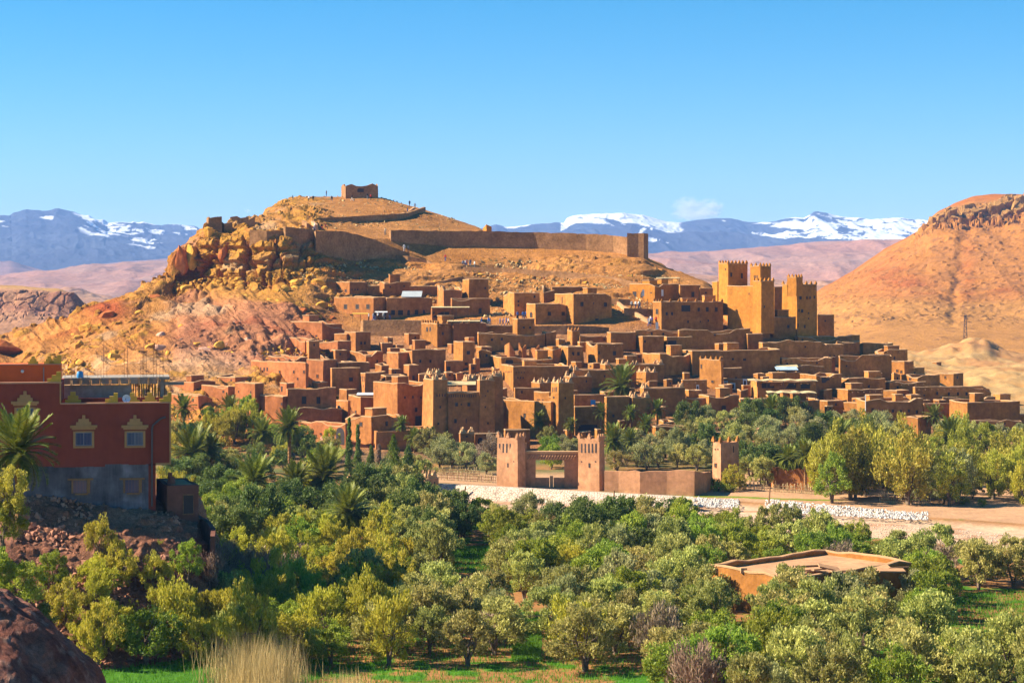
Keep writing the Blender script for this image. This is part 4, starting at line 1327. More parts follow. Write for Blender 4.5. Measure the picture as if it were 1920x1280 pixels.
    H(648, 696, 757, 781, 836, 1, wins=[(677, 795, 6, 8)], holes=[(725, 794, 4, 9)], ragged=.12, auto=0, label="rounded lower house with one dark window behind the cypresses")
    # great front kasbah
    H(838, 840, 900, 736, 832, 1, wins=[(856, 758, 5, 7), (879, 758, 5, 7), (854, 789, 5, 8), (876, 789, 6, 8)], holes=[(842 + i * 4.2, 742, 1.6, 5) for i in range(14)] + [(865, 758, 2.5, 3)], auto=0,
      label="main facade of the great front kasbah between its two towers", name="kasbah", cat="kasbah")
    H(866, 876, 896, 712, 745, 1, mer='horn', auto=0, D=378)
    H(790, 811, 842, 712, 832, 1, wins=[(826, 763, 2.5, 5), (822, 794, 3, 4)], holes=[(820 + i * 5, 741, 1.6, 5) for i in range(4)], mer='horn', taper=.16, auto=0, a=math.radians(22), label="left battered tower of the great front kasbah", name="kasbah_tower", cat="tower")
    H(796, 806, 830, 702, 800, 1, mer='horn', taper=.08, auto=0, D=372, label="rear left tower of the great kasbah, tip showing over the front one", name="kasbah_tower", cat="tower")
    H(893, 898, 929, 713, 832, 1, wins=[(910, 742, 2.5, 3), (915, 793, 3, 4), (910, 763, 2.5, 3)], holes=[(904, 733, 2, 4), (915, 733, 2, 4)], mer='horn', taper=.12, auto=0, label="right battered tower of the great front kasbah", name="kasbah_tower", cat="tower")
    H(920, 924, 944, 706, 826, 1, mer='horn', taper=.06, auto=0, D=371, label="rear right tower of the great kasbah, in deep shade", name="kasbah_tower", cat="tower")
    H(861, 863, 890, 812, 856, 1, wins=[(875, 818, 4, 3), (875, 833, 6, 7)], mer='horn', label="small house with horned top in front of the great kasbah", auto=0)
    H(888, 890, 938, 813, 852, 1, arches=[(901, 826, 10, 12), (921, 826, 10, 12)], wins=[], label="low building with two dark arches behind the left gate tower")
    H(964, 966, 1012, 728, 760, 2, auto=0)
    H(996, 1012, 1034, 718, 745, 2, mer='horn', auto=0)
    H(1001, 1029, 1031, 736, 768, 2, holes=[(1013, 749, 12, 2)], wins=[], auto=0, deep=3)
    H(938, 1033, 1035, 754, 824, 2, wins=[(984, 780, 4.5, 11)], auto=0, deep=6, mer=None, label="sunlit facade crossed by the kasbah's great shadow")
    H(1032, 1047, 1077, 718, 826, 2, wins=[(1038, 745, 2.5, 4), (1038, 766, 2.5, 4), (1038, 790, 3, 5), (1060, 746, 3, 4)], holes=[(1036, 730, 1.3, 9), (1040, 730, 1.3, 9), (1043, 730, 1.3, 9)], mer='horn', taper=.05, auto=0,
      label="tall slender tower with one sunlit and one shaded face in mid village", name="tower_house", cat="tower")
    H(945, 947, 994, 806, 845, 1, auto=0)
    H(693, 705, 800, 808, 842, 1, auto=0, cap=False, name="bastion", cat="bastion", label="dark curved bastion wall behind the palms")
    H(700, 712, 812, 806, 835, 1, auto=0)
    H(1222, 1230, 1322, 800, 840, 2, auto=0, label="low walled yard among the olives behind the rampart")
    H(1330, 1332, 1352, 811, 835, 2, auto=0)
    H(1415, 1418, 1445, 813, 850, 2, auto=0, mer='horn')
build_village()

# fill the lanes between with small low houses so that the slope is built up all over
def filler():
    rr = random.Random(5)
    n = 0
    for k in range(5000):
        if n >= 120:
            break
        px = rr.uniform(560, 1840)
        lo = np.interp(px, [560, 700, 1000, 1300, 1500, 1700, 1850], [660, 630, 632, 640, 660, 715, 770])
        py = rr.uniform(lo + 10, 835 if px < 1250 else 785)
        D, z = hit(px, py)
        X = (px - CX) / F * D
        if any(a - .4 < X < b + .4 and c - .6 < D < d + 1.2 for a, b, c, d in OCC):
            continue
        wpx = rr.uniform(13, 30)
        hpx = rr.uniform(17, 30)
        lit = rr.uniform(.2, .45) * wpx
        H(px - lit, px, px + wpx - lit, py - hpx, py, None, auto=1, ragged=rr.choice([0, 0, .3]))
        n += 1
filler()

# ------------------------------------------------------------------ vegetation
L_OLIVE = leaf_mat("olive_leaf", (0.22, 0.228, 0.036), (0.62, 0.58, 0.165), 0.26, .38)
L_GREEN = leaf_mat("green_leaf", (0.15, 0.225, 0.018), (0.40, 0.45, 0.05), 0.26, .38)
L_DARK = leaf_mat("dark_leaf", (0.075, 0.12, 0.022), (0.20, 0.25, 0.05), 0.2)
L_YELL = leaf_mat("tamarisk_leaf", (0.32, 0.31, 0.02), (0.66, 0.57, 0.07), 0.14, .38)
L_GOLD = leaf_mat("gold_leaf", (0.28, 0.28, 0.022), (0.60, 0.55, 0.08), 0.2, .38)
L_DRY = leaf_mat("dry_twig", (0.24, 0.15, 0.09), (0.44, 0.31, 0.20), 0.15, 0.15)
L_GREY = leaf_mat("grey_leaf", (0.25, 0.255, 0.075), (0.52, 0.50, 0.20), 0.16, .35)
L_PALM = leaf_mat("palm_leaf", (0.10, 0.15, 0.018), (0.32, 0.33, 0.05), 0.18, 0.2)
L_STRAW = leaf_mat("straw_blade", (0.48, 0.34, 0.11), (0.80, 0.62, 0.26), 0.1, 0.2)
L_CROP = leaf_mat("crop_blade", (0.07, 0.22, 0.012), (0.16, 0.36, 0.03), 0.1, 0.3)
BARK = simple_mat("bark", (0.17, 0.12, 0.08), 0.95, 5, 0.3, 0.03, 0.05)
PALMBARK = simple_mat("palm_bark", (0.26, 0.14, 0.06), 0.95, 5, 0.35, 0.05, 0.05)

def leaves(centers, radii, counts, size, aspect, up, seed, mat, name, squash=1.0, origin=(0, 0, 0)):
    g = np.random.default_rng(seed)
    C_ = np.repeat(np.asarray(centers, float), counts, 0)
    R_ = np.repeat(np.asarray(radii, float), counts)
    n = len(C_)
    d = g.normal(size=(n, 3))
    d /= np.linalg.norm(d, axis=1)[:, None]
    r = g.random(n) ** 0.45
    p = C_ + d * (R_ * r)[:, None] * np.array([1, 1, squash])
    out = p - np.asarray(origin)
    out /= np.linalg.norm(out, axis=1)[:, None] + 1e-6
    ax = out * .6 + g.normal(size=(n, 3)) * .55 + np.array([0, 0, up])
    ax /= np.linalg.norm(ax, axis=1)[:, None]
    sd_ = np.cross(ax, g.normal(size=(n, 3)))
    sd_ /= np.linalg.norm(sd_, axis=1)[:, None]
    s = size * g.uniform(.6, 1.3, n)
    a = ax * (s * .5)[:, None]
    b = sd_ * (s * .5 * aspect)[:, None]
    v = np.stack([p - a, p + b, p + a, p - b], 1).reshape(-1, 3)
    return mesh_from(name, v, np.arange(n * 4).reshape(-1, 4), [mat])

def tree_proto(seed, mat, h=4.6, wdt=2.6, n_cl=34, per=150, size=.30, aspect=.42, up=.6, base=.15, stems=3, spiky=False, clr=.62):
    """crown of leaf clumps on limbs; returns (trunk mesh, crown mesh), unit = metres"""
    r = random.Random(seed)
    cent, rad = [], []
    tips = []
    lob = [(r.uniform(0, 6.28), r.uniform(.75, 1.15)) for _ in range(5)]
    for k in range(n_cl):
        th = r.uniform(0, 2 * math.pi)
        u = r.uniform(-.85, 1)
        rr_ = r.uniform(.35, 1) ** .5
        sp = math.sqrt(max(0, 1 - u * u))
        lobe = .82 + .25 * math.sin(3 * th + lob[0][0]) * sp + .12 * math.sin(5 * th + lob[1][0])
        x = math.cos(th) * sp * wdt * rr_ * lobe
        y = math.sin(th) * sp * wdt * rr_ * lobe
        zc = h * (base + (1 - base) * .5) + u * rr_ * h * (1 - base) * .5 * (1 if not spiky else r.uniform(.8, 1.25))
        cent.append((x, y, zc))
        rad.append(clr * r.uniform(.65, 1.25))
        tips.append((x, y, zc))
    crown = leaves(cent, rad, np.array([int(per * r.uniform(.6, 1.3)) for _ in range(n_cl)]), size, aspect, up, seed, mat, "crown", 1.25 if spiky else .95, (0, 0, h * .35))
    mb = MB()
    for k in range(stems):
        th = 2 * math.pi * k / stems + r.uniform(-.5, .5)
        q = Vector((math.cos(th) * wdt * .32, math.sin(th) * wdt * .32, h * .55))
        fork = Vector((math.cos(th) * .12, math.sin(th) * .12, h * .14))
        mb.tube([(0, 0, -.4), tuple(fork), tuple(fork.lerp(q, .55) + Vector((r.uniform(-.15, .15), r.uniform(-.15, .15), 0))), tuple(q)], [.17, .13, .08, .04], 6)
        for j in range(4):
            t = r.choice(tips)
            mb.tube([tuple(fork.lerp(q, r.uniform(.4, .9))), t], [.045, .012], 4, cap=False)
    return mb.mesh("trunk", [BARK], True), crown

def proto_set(mat, n, seed, **kw):
    return [tree_proto(seed + i, mat, **kw) for i in range(n)]

KINDS = {
    'olive': proto_set(L_OLIVE, 6, 10, h=4.9, wdt=2.75, n_cl=48, per=125, up=.8, base=.12, clr=.52, size=.28),
    'green': proto_set(L_GREEN, 4, 30, h=4.8, wdt=2.8, n_cl=48, per=125, up=.7, base=.10, clr=.55, size=.27),
    'dark': proto_set(L_DARK, 3, 40, h=5.6, wdt=2.9, n_cl=44, clr=.75, base=.2),
    'tamarisk': proto_set(L_YELL, 4, 50, h=5.2, wdt=2.5, up=1.1, aspect=.3, size=.34, base=.06, spiky=True, n_cl=46, per=120, clr=.52),
    'gold': proto_set(L_GOLD, 3, 60, h=6.2, wdt=2.7, n_cl=52, per=120, up=.9, base=.08, clr=.6, spiky=True),
    'dry': proto_set(L_DRY, 2, 70, h=4.2, wdt=2.1, n_cl=26, per=95, up=1.2, aspect=.14, size=.5, base=.1, spiky=True),
    'grey': proto_set(L_GREY, 3, 80, h=4.4, wdt=2.7, n_cl=36, up=.8, base=.12, aspect=.35),
    'bush': proto_set(L_GREEN, 2, 90, h=1.8, wdt=1.4, n_cl=16, per=110, base=.02, size=.22, clr=.45),
}
CATS = dict(olive=('olive_tree', 'olive tree'), green=('leafy_tree', 'tree'), dark=('evergreen_tree', 'tree'), tamarisk=('tamarisk_tree', 'tamarisk'), gold=('willow_tree', 'tree'),
            dry=('dry_shrub', 'shrub'), grey=('tamarisk_shrub', 'shrub'), bush=('bush', 'bush'))
TREES = []
def tree(kind, px, py, s, label, group, z=None, D=None, hs=1.0):
    tm, cm = rnd.choice(KINDS[kind])
    if D is None:
        D, z = hit(px, py)
    elif z is None:
        z = CAMZ + (HY - py) / F * D
    X = (px - CX) / F * D
    nm, cat = CATS[kind]
    root = empty(nm, (X, D, z - .05), label, cat, group, rnd.uniform(0, 6.28))
    root.scale = (s * rnd.uniform(.82, 1.15), s * rnd.uniform(.82, 1.15), s * hs * rnd.uniform(.8, 1.15))
    link(bpy.data.objects.new("trunk", tm), root)
    link(bpy.data.objects.new("crown", cm), root)
    TREES.append((X, D))
    return root

def in_occ(X, D, m=0.0):
    return any(a - m < X < b + m and c - m < D < d + m for a, b, c, d in OCC)

# ---- palms
def frond_mesh(seed, length=2.7, droop=1.0, mat=None):
    r = random.Random(seed)
    mb = MB()
    pts = []
    n = 9
    for i in range(n + 1):
        t = i / n
        pts.append(Vector((t * length * (1 - .12 * droop * t), 0, .62 * t * length * .55 - droop * 1.05 * t * t * length * .5)))
    mb.tube([tuple(p) for p in pts], [.035 * (1 - .8 * i / n) for i in range(n + 1)], 3, 0, False)
    for i in range(50):
        t = .12 + .86 * i / 50
        k = t * n
        j = min(int(k), n - 1)
        p = pts[j].lerp(pts[j + 1], k - j)
        l = .62 * math.sin(math.pi * min(1, t * .8 + .22)) + .12
        for sg in (-1, 1):
            tip = p + Vector((l * .62, sg * l * .62, -l * .18 + r.uniform(-.05, .05) + .12))
            w_ = Vector((.032, -sg * .014, 0))
            mb.add([p - w_, p + w_, tip], [(0, 1, 2)])
    return mb
FR = {dr: [frond_mesh(100 + i + int(dr * 10), 2.7, dr).mesh("frond", [L_PALM]) for i in range(2)] for dr in (.35, .9, 1.5)}
FRDRY = [frond_mesh(300, 2.2, 2.0).mesh("frond", [L_STRAW])]

def palm_frame(r, n_fr):
    out = []
    for k in range(n_fr):
        t = k / n_fr
        el = math.radians(82 - 112 * t ** .9)
        az = k * 2.39996 + r.uniform(-.2, .2)
        dr = .35 if t < .3 else .9 if t < .7 else 1.5
        s = r.uniform(.88, 1.08) * (1 if t < .85 else .85)
        out.append((el, az, dr, s))
    return out

def joined_crown(seed, n_fr=60):
    r = random.Random(seed)
    V, T = [], []
    for el, az, dr, s in palm_frame(r, n_fr):
        me = r.choice(FR[dr])
        R = Matrix.Rotation(az, 4, 'Z') @ Matrix.Rotation(-el + .3, 4, 'Y') @ Matrix.Scale(s, 4)
        b = len(V)
        V += [tuple(R @ v.co) for v in me.vertices]
        T += [tuple(i + b for i in p.vertices) for p in me.polygons]
    return mesh_from("crown", V, T, [L_PALM])
PALMC = [joined_crown(500 + i) for i in range(4)]
def trunk_mesh(h, seed):
    r = random.Random(seed)
    mb = MB()
    n = max(4, int(h / .35))
    pts, rad = [], []
    lean = r.uniform(-.06, .06)
    for i in range(n * 2 + 1):
        t = i / (n * 2)
        pts.append((lean * h * t * t, 0, -.5 + t * (h + .5)))
        rad.append((.23 - .05 * t) * (1.12 if i % 2 else .92) + (.12 if t > .9 else 0))
    mb.tube(pts, rad, 8)
    return mb.mesh("trunk", [PALMBARK], False), Vector((lean * h, 0, h))
PALMS = []
def palm(px, pyc, pyb, wpx, label, D=None, z=None, big=False):
    """px, pyc: heart of the crown; pyb: foot of the trunk; wpx: width of the crown"""
    if D is None:
        D, z = hit(px, pyb)
    h = max(.5, (pyb - pyc) / F * D)
    s = wpx / F * D / 5.0
    tm, top = trunk_mesh(h / s, int(px))
    X = (px - CX) / F * D
    root = empty("palm_tree", (X, D, z - .1), label, "palm tree", "date palms", rnd.uniform(0, 6.28))
    root.scale = (s, s, s)
    link(bpy.data.objects.new("trunk", tm), root)
    if big:
        r = random.Random(int(px))
        for el, az, dr, sc_ in palm_frame(r, 62):
            f = bpy.data.objects.new("frond", r.choice(FR[dr]))
            f.matrix_basis = Matrix.Translation(top) @ Matrix.Rotation(az, 4, 'Z') @ Matrix.Rotation(-el + .3, 4, 'Y') @ Matrix.Scale(sc_, 4)
            link(f, root)
    else:
        c = bpy.data.objects.new("crown", rnd.choice(PALMC))
        c.location = top
        link(c, root)
    TREES.append((X, D))
    return root

def palms():
    a = [
     (345, 766, 812, 58, "short bushy palm just right of the red building's roof line"),
     (430, 768, 815, 62, "slim palm with thin dark trunk in front of the westernmost mud walls"),
     (490, 812, 850, 70, "spreading palm in front of the narrow ruined tower"),
     (398, 838, 905, 60, "low palm tucked behind the big one near the shed"),
     (475, 905, 962, 125, "low wide palm growing out of grey shrubs below the tall-trunked palm"),
     (607, 892, 962, 135, "dark heavy palm beside the first cypress"),
     (755, 795, 842, 38, "small neat palm before the dark curved bastion, the taller of two"),
     (777, 820, 848, 44, "squat palm, lower neighbour of the small neat palm"),
     (1012, 790, 826, 44, "small palm at the foot of the tall slender tower"),
     (1069, 797, 830, 36, "thin palm standing right behind the gate, right of the slender tower"),
     (1126, 772, 826, 40, "palm with a slim trunk before the horned house"),
     (1182, 774, 822, 36, "ragged palm with skirt of dead leaves, right of the slim-trunked one"),
     (1233, 768, 812, 46, "upright yellowish palm at the west end of the east grove"),
     (1213, 795, 832, 44, "small palm leaning below the upright yellowish palm"),
     (1182, 825, 865, 55, "low green palm between the twin-trunk palm and the olives"),
     (1395, 772, 800, 46, "palm crown peeping over the olives, left of two"),
     (1448, 766, 800, 60, "palm crown peeping over the olives, right of two"),
     (1478, 858, 915, 60, "shaggy palm in the thicket right of the free-standing small tower"),
     (1510, 852, 918, 66, "taller shaggy palm in the same thicket, right of its neighbour"),
     (1570, 820, 862, 85, "broad palm rising from the middle of the east grove"),
     (1752, 780, 822, 50, "palm at the edge of the eastern houses"),
     (1820, 868, 900, 60, "low palm among grey bushes near the east edge"),
     (1152, 1012, 1062, 80, "palm half buried in the orchard trees in the middle foreground"),
     (652, 962, 1040, 120, "palm standing before the dark grove, under the cypresses"),
     (1700, 862, 900, 50, "small palm hidden among the yellow willows"),
     (556, 905, 965, 95, "low palm crowded beside the tall trunk"),
    ]
    for px, pyc, pyb, wp, lab in a:
        palm(px, pyc, pyb, wp, lab)
    b = [(543, 800, 893, 80, "tall palm with a thick sunlit trunk left of the cypresses"),
         (360, 850, 908, 125, "big drooping date palm beside the red building's corner"),
         (1166, 722, 762, 88, "great round date palm rising above the horned houses"),
         (1153, 826, 880, 74, "twin-trunk looking palm directly right of the gate"),
         (1782, 815, 862, 80, "big grey-green date palm before the easternmost houses"),
         (506, 1028, 1072, 90, "lone palm at the front edge of the shaded orchard")]
    for px, pyc, pyb, wp, lab in b:
        palm(px, pyc, pyb, wp, lab, big=True)
palms()

def cypress(px, pyt, pyb, wpx, label, mat, seed):
    D, z = hit(px, pyb)
    h = (pyb - pyt) / F * D
    w_ = wpx / F * D / 2
    r = random.Random(seed)
    cent, rad = [], []
    w_ *= 1.25
    for k in range(80):
        t = .04 + .97 * k / 80
        rr_ = w_ * max(0, 1 - t) ** .6 * r.uniform(.2, .8)
        th = r.uniform(0, 6.28)
        cent.append((rr_ * math.cos(th), rr_ * math.sin(th), t * h))
        rad.append(max(.26, w_ * .55 * (1 - t * .75)))
    cm = leaves(cent, rad, np.full(80, 90), .24, .4, 1.4, seed, mat, "crown", 1.5)
    root = empty("cypress_tree", ((px - CX) / F * D, D, z), label, "cypress")
    mb = MB()
    mb.tube([(0, 0, -.4), (0, 0, h * .8)], [.16, .03], 6)
    link(bpy.data.objects.new("trunk", mb.mesh("trunk", [BARK])), root)
    link(bpy.data.objects.new("crown", cm), root)
cypress(655, 786, 905, 17, "tallest narrow cypress before the arched sunlit wall", L_DARK, 1)
cypress(671, 798, 908, 20, "second narrow cypress, loose-topped, right of the tallest", L_DARK, 2)
cypress(696, 838, 912, 22, "short dark cypress between the pair and the rusty one", L_DARK, 3)
cypress(711, 835, 915, 14, "slim rusty brown cypress", L_DRY, 4)
cypress(738, 818, 922, 40, "wide yellow-green conifer right of the cypress row", leaf_mat("conifer_leaf", (0.10, 0.15, 0.015), (0.24, 0.27, 0.03), .1), 5)
cypress(765, 838, 925, 38, "dark broad conifer right of the yellow-green one", L_DARK, 6)

CLEAR = [  # bearings and rows kept free of trunks so that the fields behind stay open
    (825, 945, 1025, 1160), (940, 1036, 1125, 1335), (1350, 1450, 1150, 1335), (1240, 1300, 1150, 1262), (1755, 2000, 1110, 1262),
    (1318, 1474, 1088, 1182), (1474, 1640, 1088, 1168), (1640, 1716, 1088, 1190)]
def orchard():
    cand = []
    r = random.Random(21)
    pts = []
    tries = 0
    while tries < 26000 and len(pts) < 460:
        tries += 1
        px = r.uniform(-140, 2070)
        top = np.interp(px, [-140, 60, 400, 480, 640, 720, 830, 1000, 1300, 1500, 1700, 1920, 2100], [1190, 1130, 1085, 1060, 985, 972, 992, 996, 1006, 1034, 1060, 1088, 1096])
        bot = np.interp(px, [-140, 180, 200, 640, 1230, 1260, 2070], [1250, 1250, 1256, 1248, 1262, 1345, 1345])
        # uniform over the ground, not over the picture
        Dn, Df = CAMZ * F / (bot - HY), CAMZ * F / (top - HY)
        D = math.sqrt(r.uniform(Dn ** 2, Df ** 2))
        py = HY + CAMZ * F / D
        if px < np.interp(py, [1060, 1130, 1280], [380, 60, 175]):
            continue
        if any(a < px < b and c < py < d for a, b, c, d in CLEAR):
            continue
        X = (px - CX) / F * D
        md = 3.75
        if any((X - x) ** 2 + (D - y) ** 2 < md * md for x, y in pts) or in_occ(X, D, 1.5):
            continue
        if any((X - x) ** 2 + (D - y) ** 2 < 9 for x, y in TREES):
            continue
        pts.append((X, D))
        cand.append((px, py, D))
    for px, py, D in cand:
        u = r.random()
        s = r.uniform(.78, 1.12) * 1.06
        if px < 780 and py > 1030:
            k = 'tamarisk' if u < .68 else 'olive' if u < .86 else 'green'
            if 270 < px < 560 and 1050 < py < 1150:
                k = 'dry' if u < .62 else 'tamarisk'
            lab = {"tamarisk": "feathery yellow-green tamarisk, left foreground thicket", "olive": "grey-green olive among the lower left tamarisks",
                   "green": "small bright green tree, left foreground thicket", "dry": "bare pinkish-brown shrub below the red building"}[k]
            grp = {"tamarisk": "left foreground tamarisks", "olive": "left foreground olives", "green": "left foreground green trees", "dry": "dry shrubs below the red building"}[k]
            s *= .95
        elif py < 1072:
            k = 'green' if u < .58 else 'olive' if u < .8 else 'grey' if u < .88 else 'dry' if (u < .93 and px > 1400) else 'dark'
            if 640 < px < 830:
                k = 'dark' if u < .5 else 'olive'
                s *= 1.12
            lab = {"green": "bright green tree along the near river bank", "olive": "pale olive tree along the near river bank", "grey": "grey feathery shrub along the near river bank",
                   "dark": "dark evergreen tree along the near river bank", "dry": "leafless grey shrub along the near river bank"}[k]
            grp = "trees along the near river bank, " + k
        else:
            k = 'dry' if u < .05 else 'grey' if u < .14 else 'olive' if u < .72 else 'tamarisk' if u < .82 and px < 1300 else 'green'
            side = "left of ruin" if px < 1330 else "right of ruin"
            lab = {"olive": "silvery olive tree, foreground orchard, " + side, "tamarisk": "yellow-green tamarisk, foreground orchard, " + side, "green": "fresh green tree, foreground orchard, " + side, "dry": "leafless brown tree, foreground orchard, " + side, "grey": "feathery grey shrub, foreground orchard, " + side}[k]
            grp = "foreground orchard, %s, %s" % (k, side)
        tree(k, px, py, s, lab, grp, 0.0, D)
orchard()

def grove():
    r = random.Random(33)
    def zone(n, fx, fy, kinds, smin, smax, lab, grp, md=3.2, hs=1.0):
        made = 0
        for _ in range(n * 60):
            if made >= n:
                break
            px = r.uniform(*fx)
            lo, hi = (f(px) if callable(f) else f for f in fy)
            py = r.uniform(lo, hi)
            D, z = hit(px, py)
            X = (px - CX) / F * D
            if in_occ(X, D, 1.0) or any((X - x) ** 2 + (D - y) ** 2 < md * md for x, y in TREES):
                continue
            k = r.choice(kinds)
            tree(k, px, py, r.uniform(smin, smax), lab % dict(dark='dark green', grey='grey-green feathery', olive='silvery olive', green='fresh green', gold='golden-green', tamarisk='yellow-green feathery', dry='dry brown', bush='low green')[k], grp + ", " + k, z, D, hs)
            made += 1
    # east grove, top line about row 765
    zone(46, (1245, 1660), (lambda p: 800, lambda p: 868), ['grey', 'olive', 'grey', 'dark', 'olive'], .95, 1.3, "%s tree in the grove below the eastern houses", "east grove trees", 3.4)
    zone(18, (1150, 1330), (845, 885), ['grey', 'olive', 'grey'], .75, 1.05, "%s tree behind the long earth rampart", "trees behind the rampart", 3.0)
    zone(16, (1390, 1560), (868, 915), ['grey', 'dark', 'olive', 'green'], .9, 1.2, "%s tree right of the free-standing small tower", "trees right of the small tower", 3.4)
    zone(34, (1550, 1960), (lambda p: 905, lambda p: 948), ['gold', 'gold', 'green', 'grey', 'tamarisk', 'gold'], 1.0, 1.5, "%s tree in the sunny row on the far river bank at right", "sunny far bank trees", 2.5, 1.12)
    zone(30, (1640, 2050), (lambda p: 838, lambda p: 900), ['gold', 'grey', 'green', 'olive', 'tamarisk'], .95, 1.25, "%s tree behind the sunny row at the right edge", "trees behind the sunny row", 3.4)
    zone(10, (1700, 1930), (925, 952), ['bush', 'grey'], .5, .8, "%s bush along the far bank at right", "far bank bushes", 1.6)
    # behind and left of the gate
    zone(8, (998, 1075), (842, 880), ['olive', 'grey', 'green'], .7, .95, "%s tree seen over and through the gate", "trees behind the gate", 2.4)
    zone(12, (780, 925), (852, 892), ['grey', 'grey', 'olive', 'tamarisk', 'dry'], .8, 1.1, "%s shrub between the kasbah and the gate", "shrubs left of the gate", 2.4)
    # shady palm garden
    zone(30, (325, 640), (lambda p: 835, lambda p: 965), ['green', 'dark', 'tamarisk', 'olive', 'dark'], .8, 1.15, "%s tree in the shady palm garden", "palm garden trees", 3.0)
    zone(7, (385, 470), (805, 840), ['green', 'tamarisk'], .9, 1.3, "%s tree rising under the slim western palms", "western garden trees", 2.6, 1.2)
    zone(12, (690, 800), (900, 985), ['dark', 'grey', 'olive'], .8, 1.15, "%s tree between the cypresses and the stone bank", "trees by the stone bank", 3.0)
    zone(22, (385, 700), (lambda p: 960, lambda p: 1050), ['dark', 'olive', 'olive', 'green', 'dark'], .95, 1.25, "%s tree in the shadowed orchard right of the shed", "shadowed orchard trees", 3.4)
    zone(8, (1330, 1400), (905, 925), ['bush', 'tamarisk'], .5, .8, "%s bush at the foot of the small tower", "bushes at the small tower", 1.5)
grove()

# ---- straw and crop as ground cover
def blades(name, n, sampler, h, wd, mat, seed, lean=.25):
    g = np.random.default_rng(seed)
    x, y, z = sampler(g, n)
    n = len(x)
    th = g.uniform(0, 6.28, n)
    hh = h * g.uniform(.5, 1.25, n)
    dx, dy = np.cos(th) * wd / 2, np.sin(th) * wd / 2
    lx, ly = g.normal(size=n) * lean * hh, g.normal(size=n) * lean * hh
    v = np.stack([np.stack([x - dx, y - dy, z - .05], 1), np.stack([x + dx, y + dy, z - .05], 1), np.stack([x + lx, y + ly, z + hh], 1)], 1).reshape(-1, 3)
    me = mesh_from(name, v, np.arange(n * 3).reshape(-1, 3), [mat])
    o = bpy.data.objects.new(name, me)
    link(o, None, kind="stuff")

def px_box(x0, x1, y0, y1):
    def f(g, n):
        px = g.uniform(x0, x1, n)
        Dn, Df = CAMZ * F / (y1 - HY), CAMZ * F / (y0 - HY)
        D = np.sqrt(g.uniform(Dn ** 2, Df ** 2, n))
        return (px - CX) / F * D, D, np.zeros(n)
    return f
def gauss_box(cx_, cy_, sx, sy):
    def f(g, n):
        px = cx_ + g.normal(size=n) * sx
        py = cy_ + g.normal(size=n) * sy
        D = CAMZ * F / (py - HY)
        return (px - CX) / F * D, D, np.zeros(n)
    return f
blades("dry_grass", 2600, gauss_box(480, 1290, 40, 22), 3.4, .05, L_STRAW, 3, .16)
blades("dry_grass", 500, gauss_box(650, 1310, 20, 8), 1.8, .05, L_STRAW, 4, .16)
blades("dry_grass", 300, gauss_box(1165, 1085, 30, 8), 1.8, .07, L_STRAW, 6, .16)
for i, b in enumerate([(800, 950, 1030, 1075), (960, 1015, 1150, 1240), (1240, 1310, 1140, 1240), (1360, 1450, 1170, 1270), (1750, 2050, 1110, 1210), (175, 1250, 1195, 1300), (1560, 1760, 1100, 1180)]):
    blades("green_crop", 9000 if i != 5 else 16000, px_box(*b), .38, .07, L_CROP, 50 + i, .3)

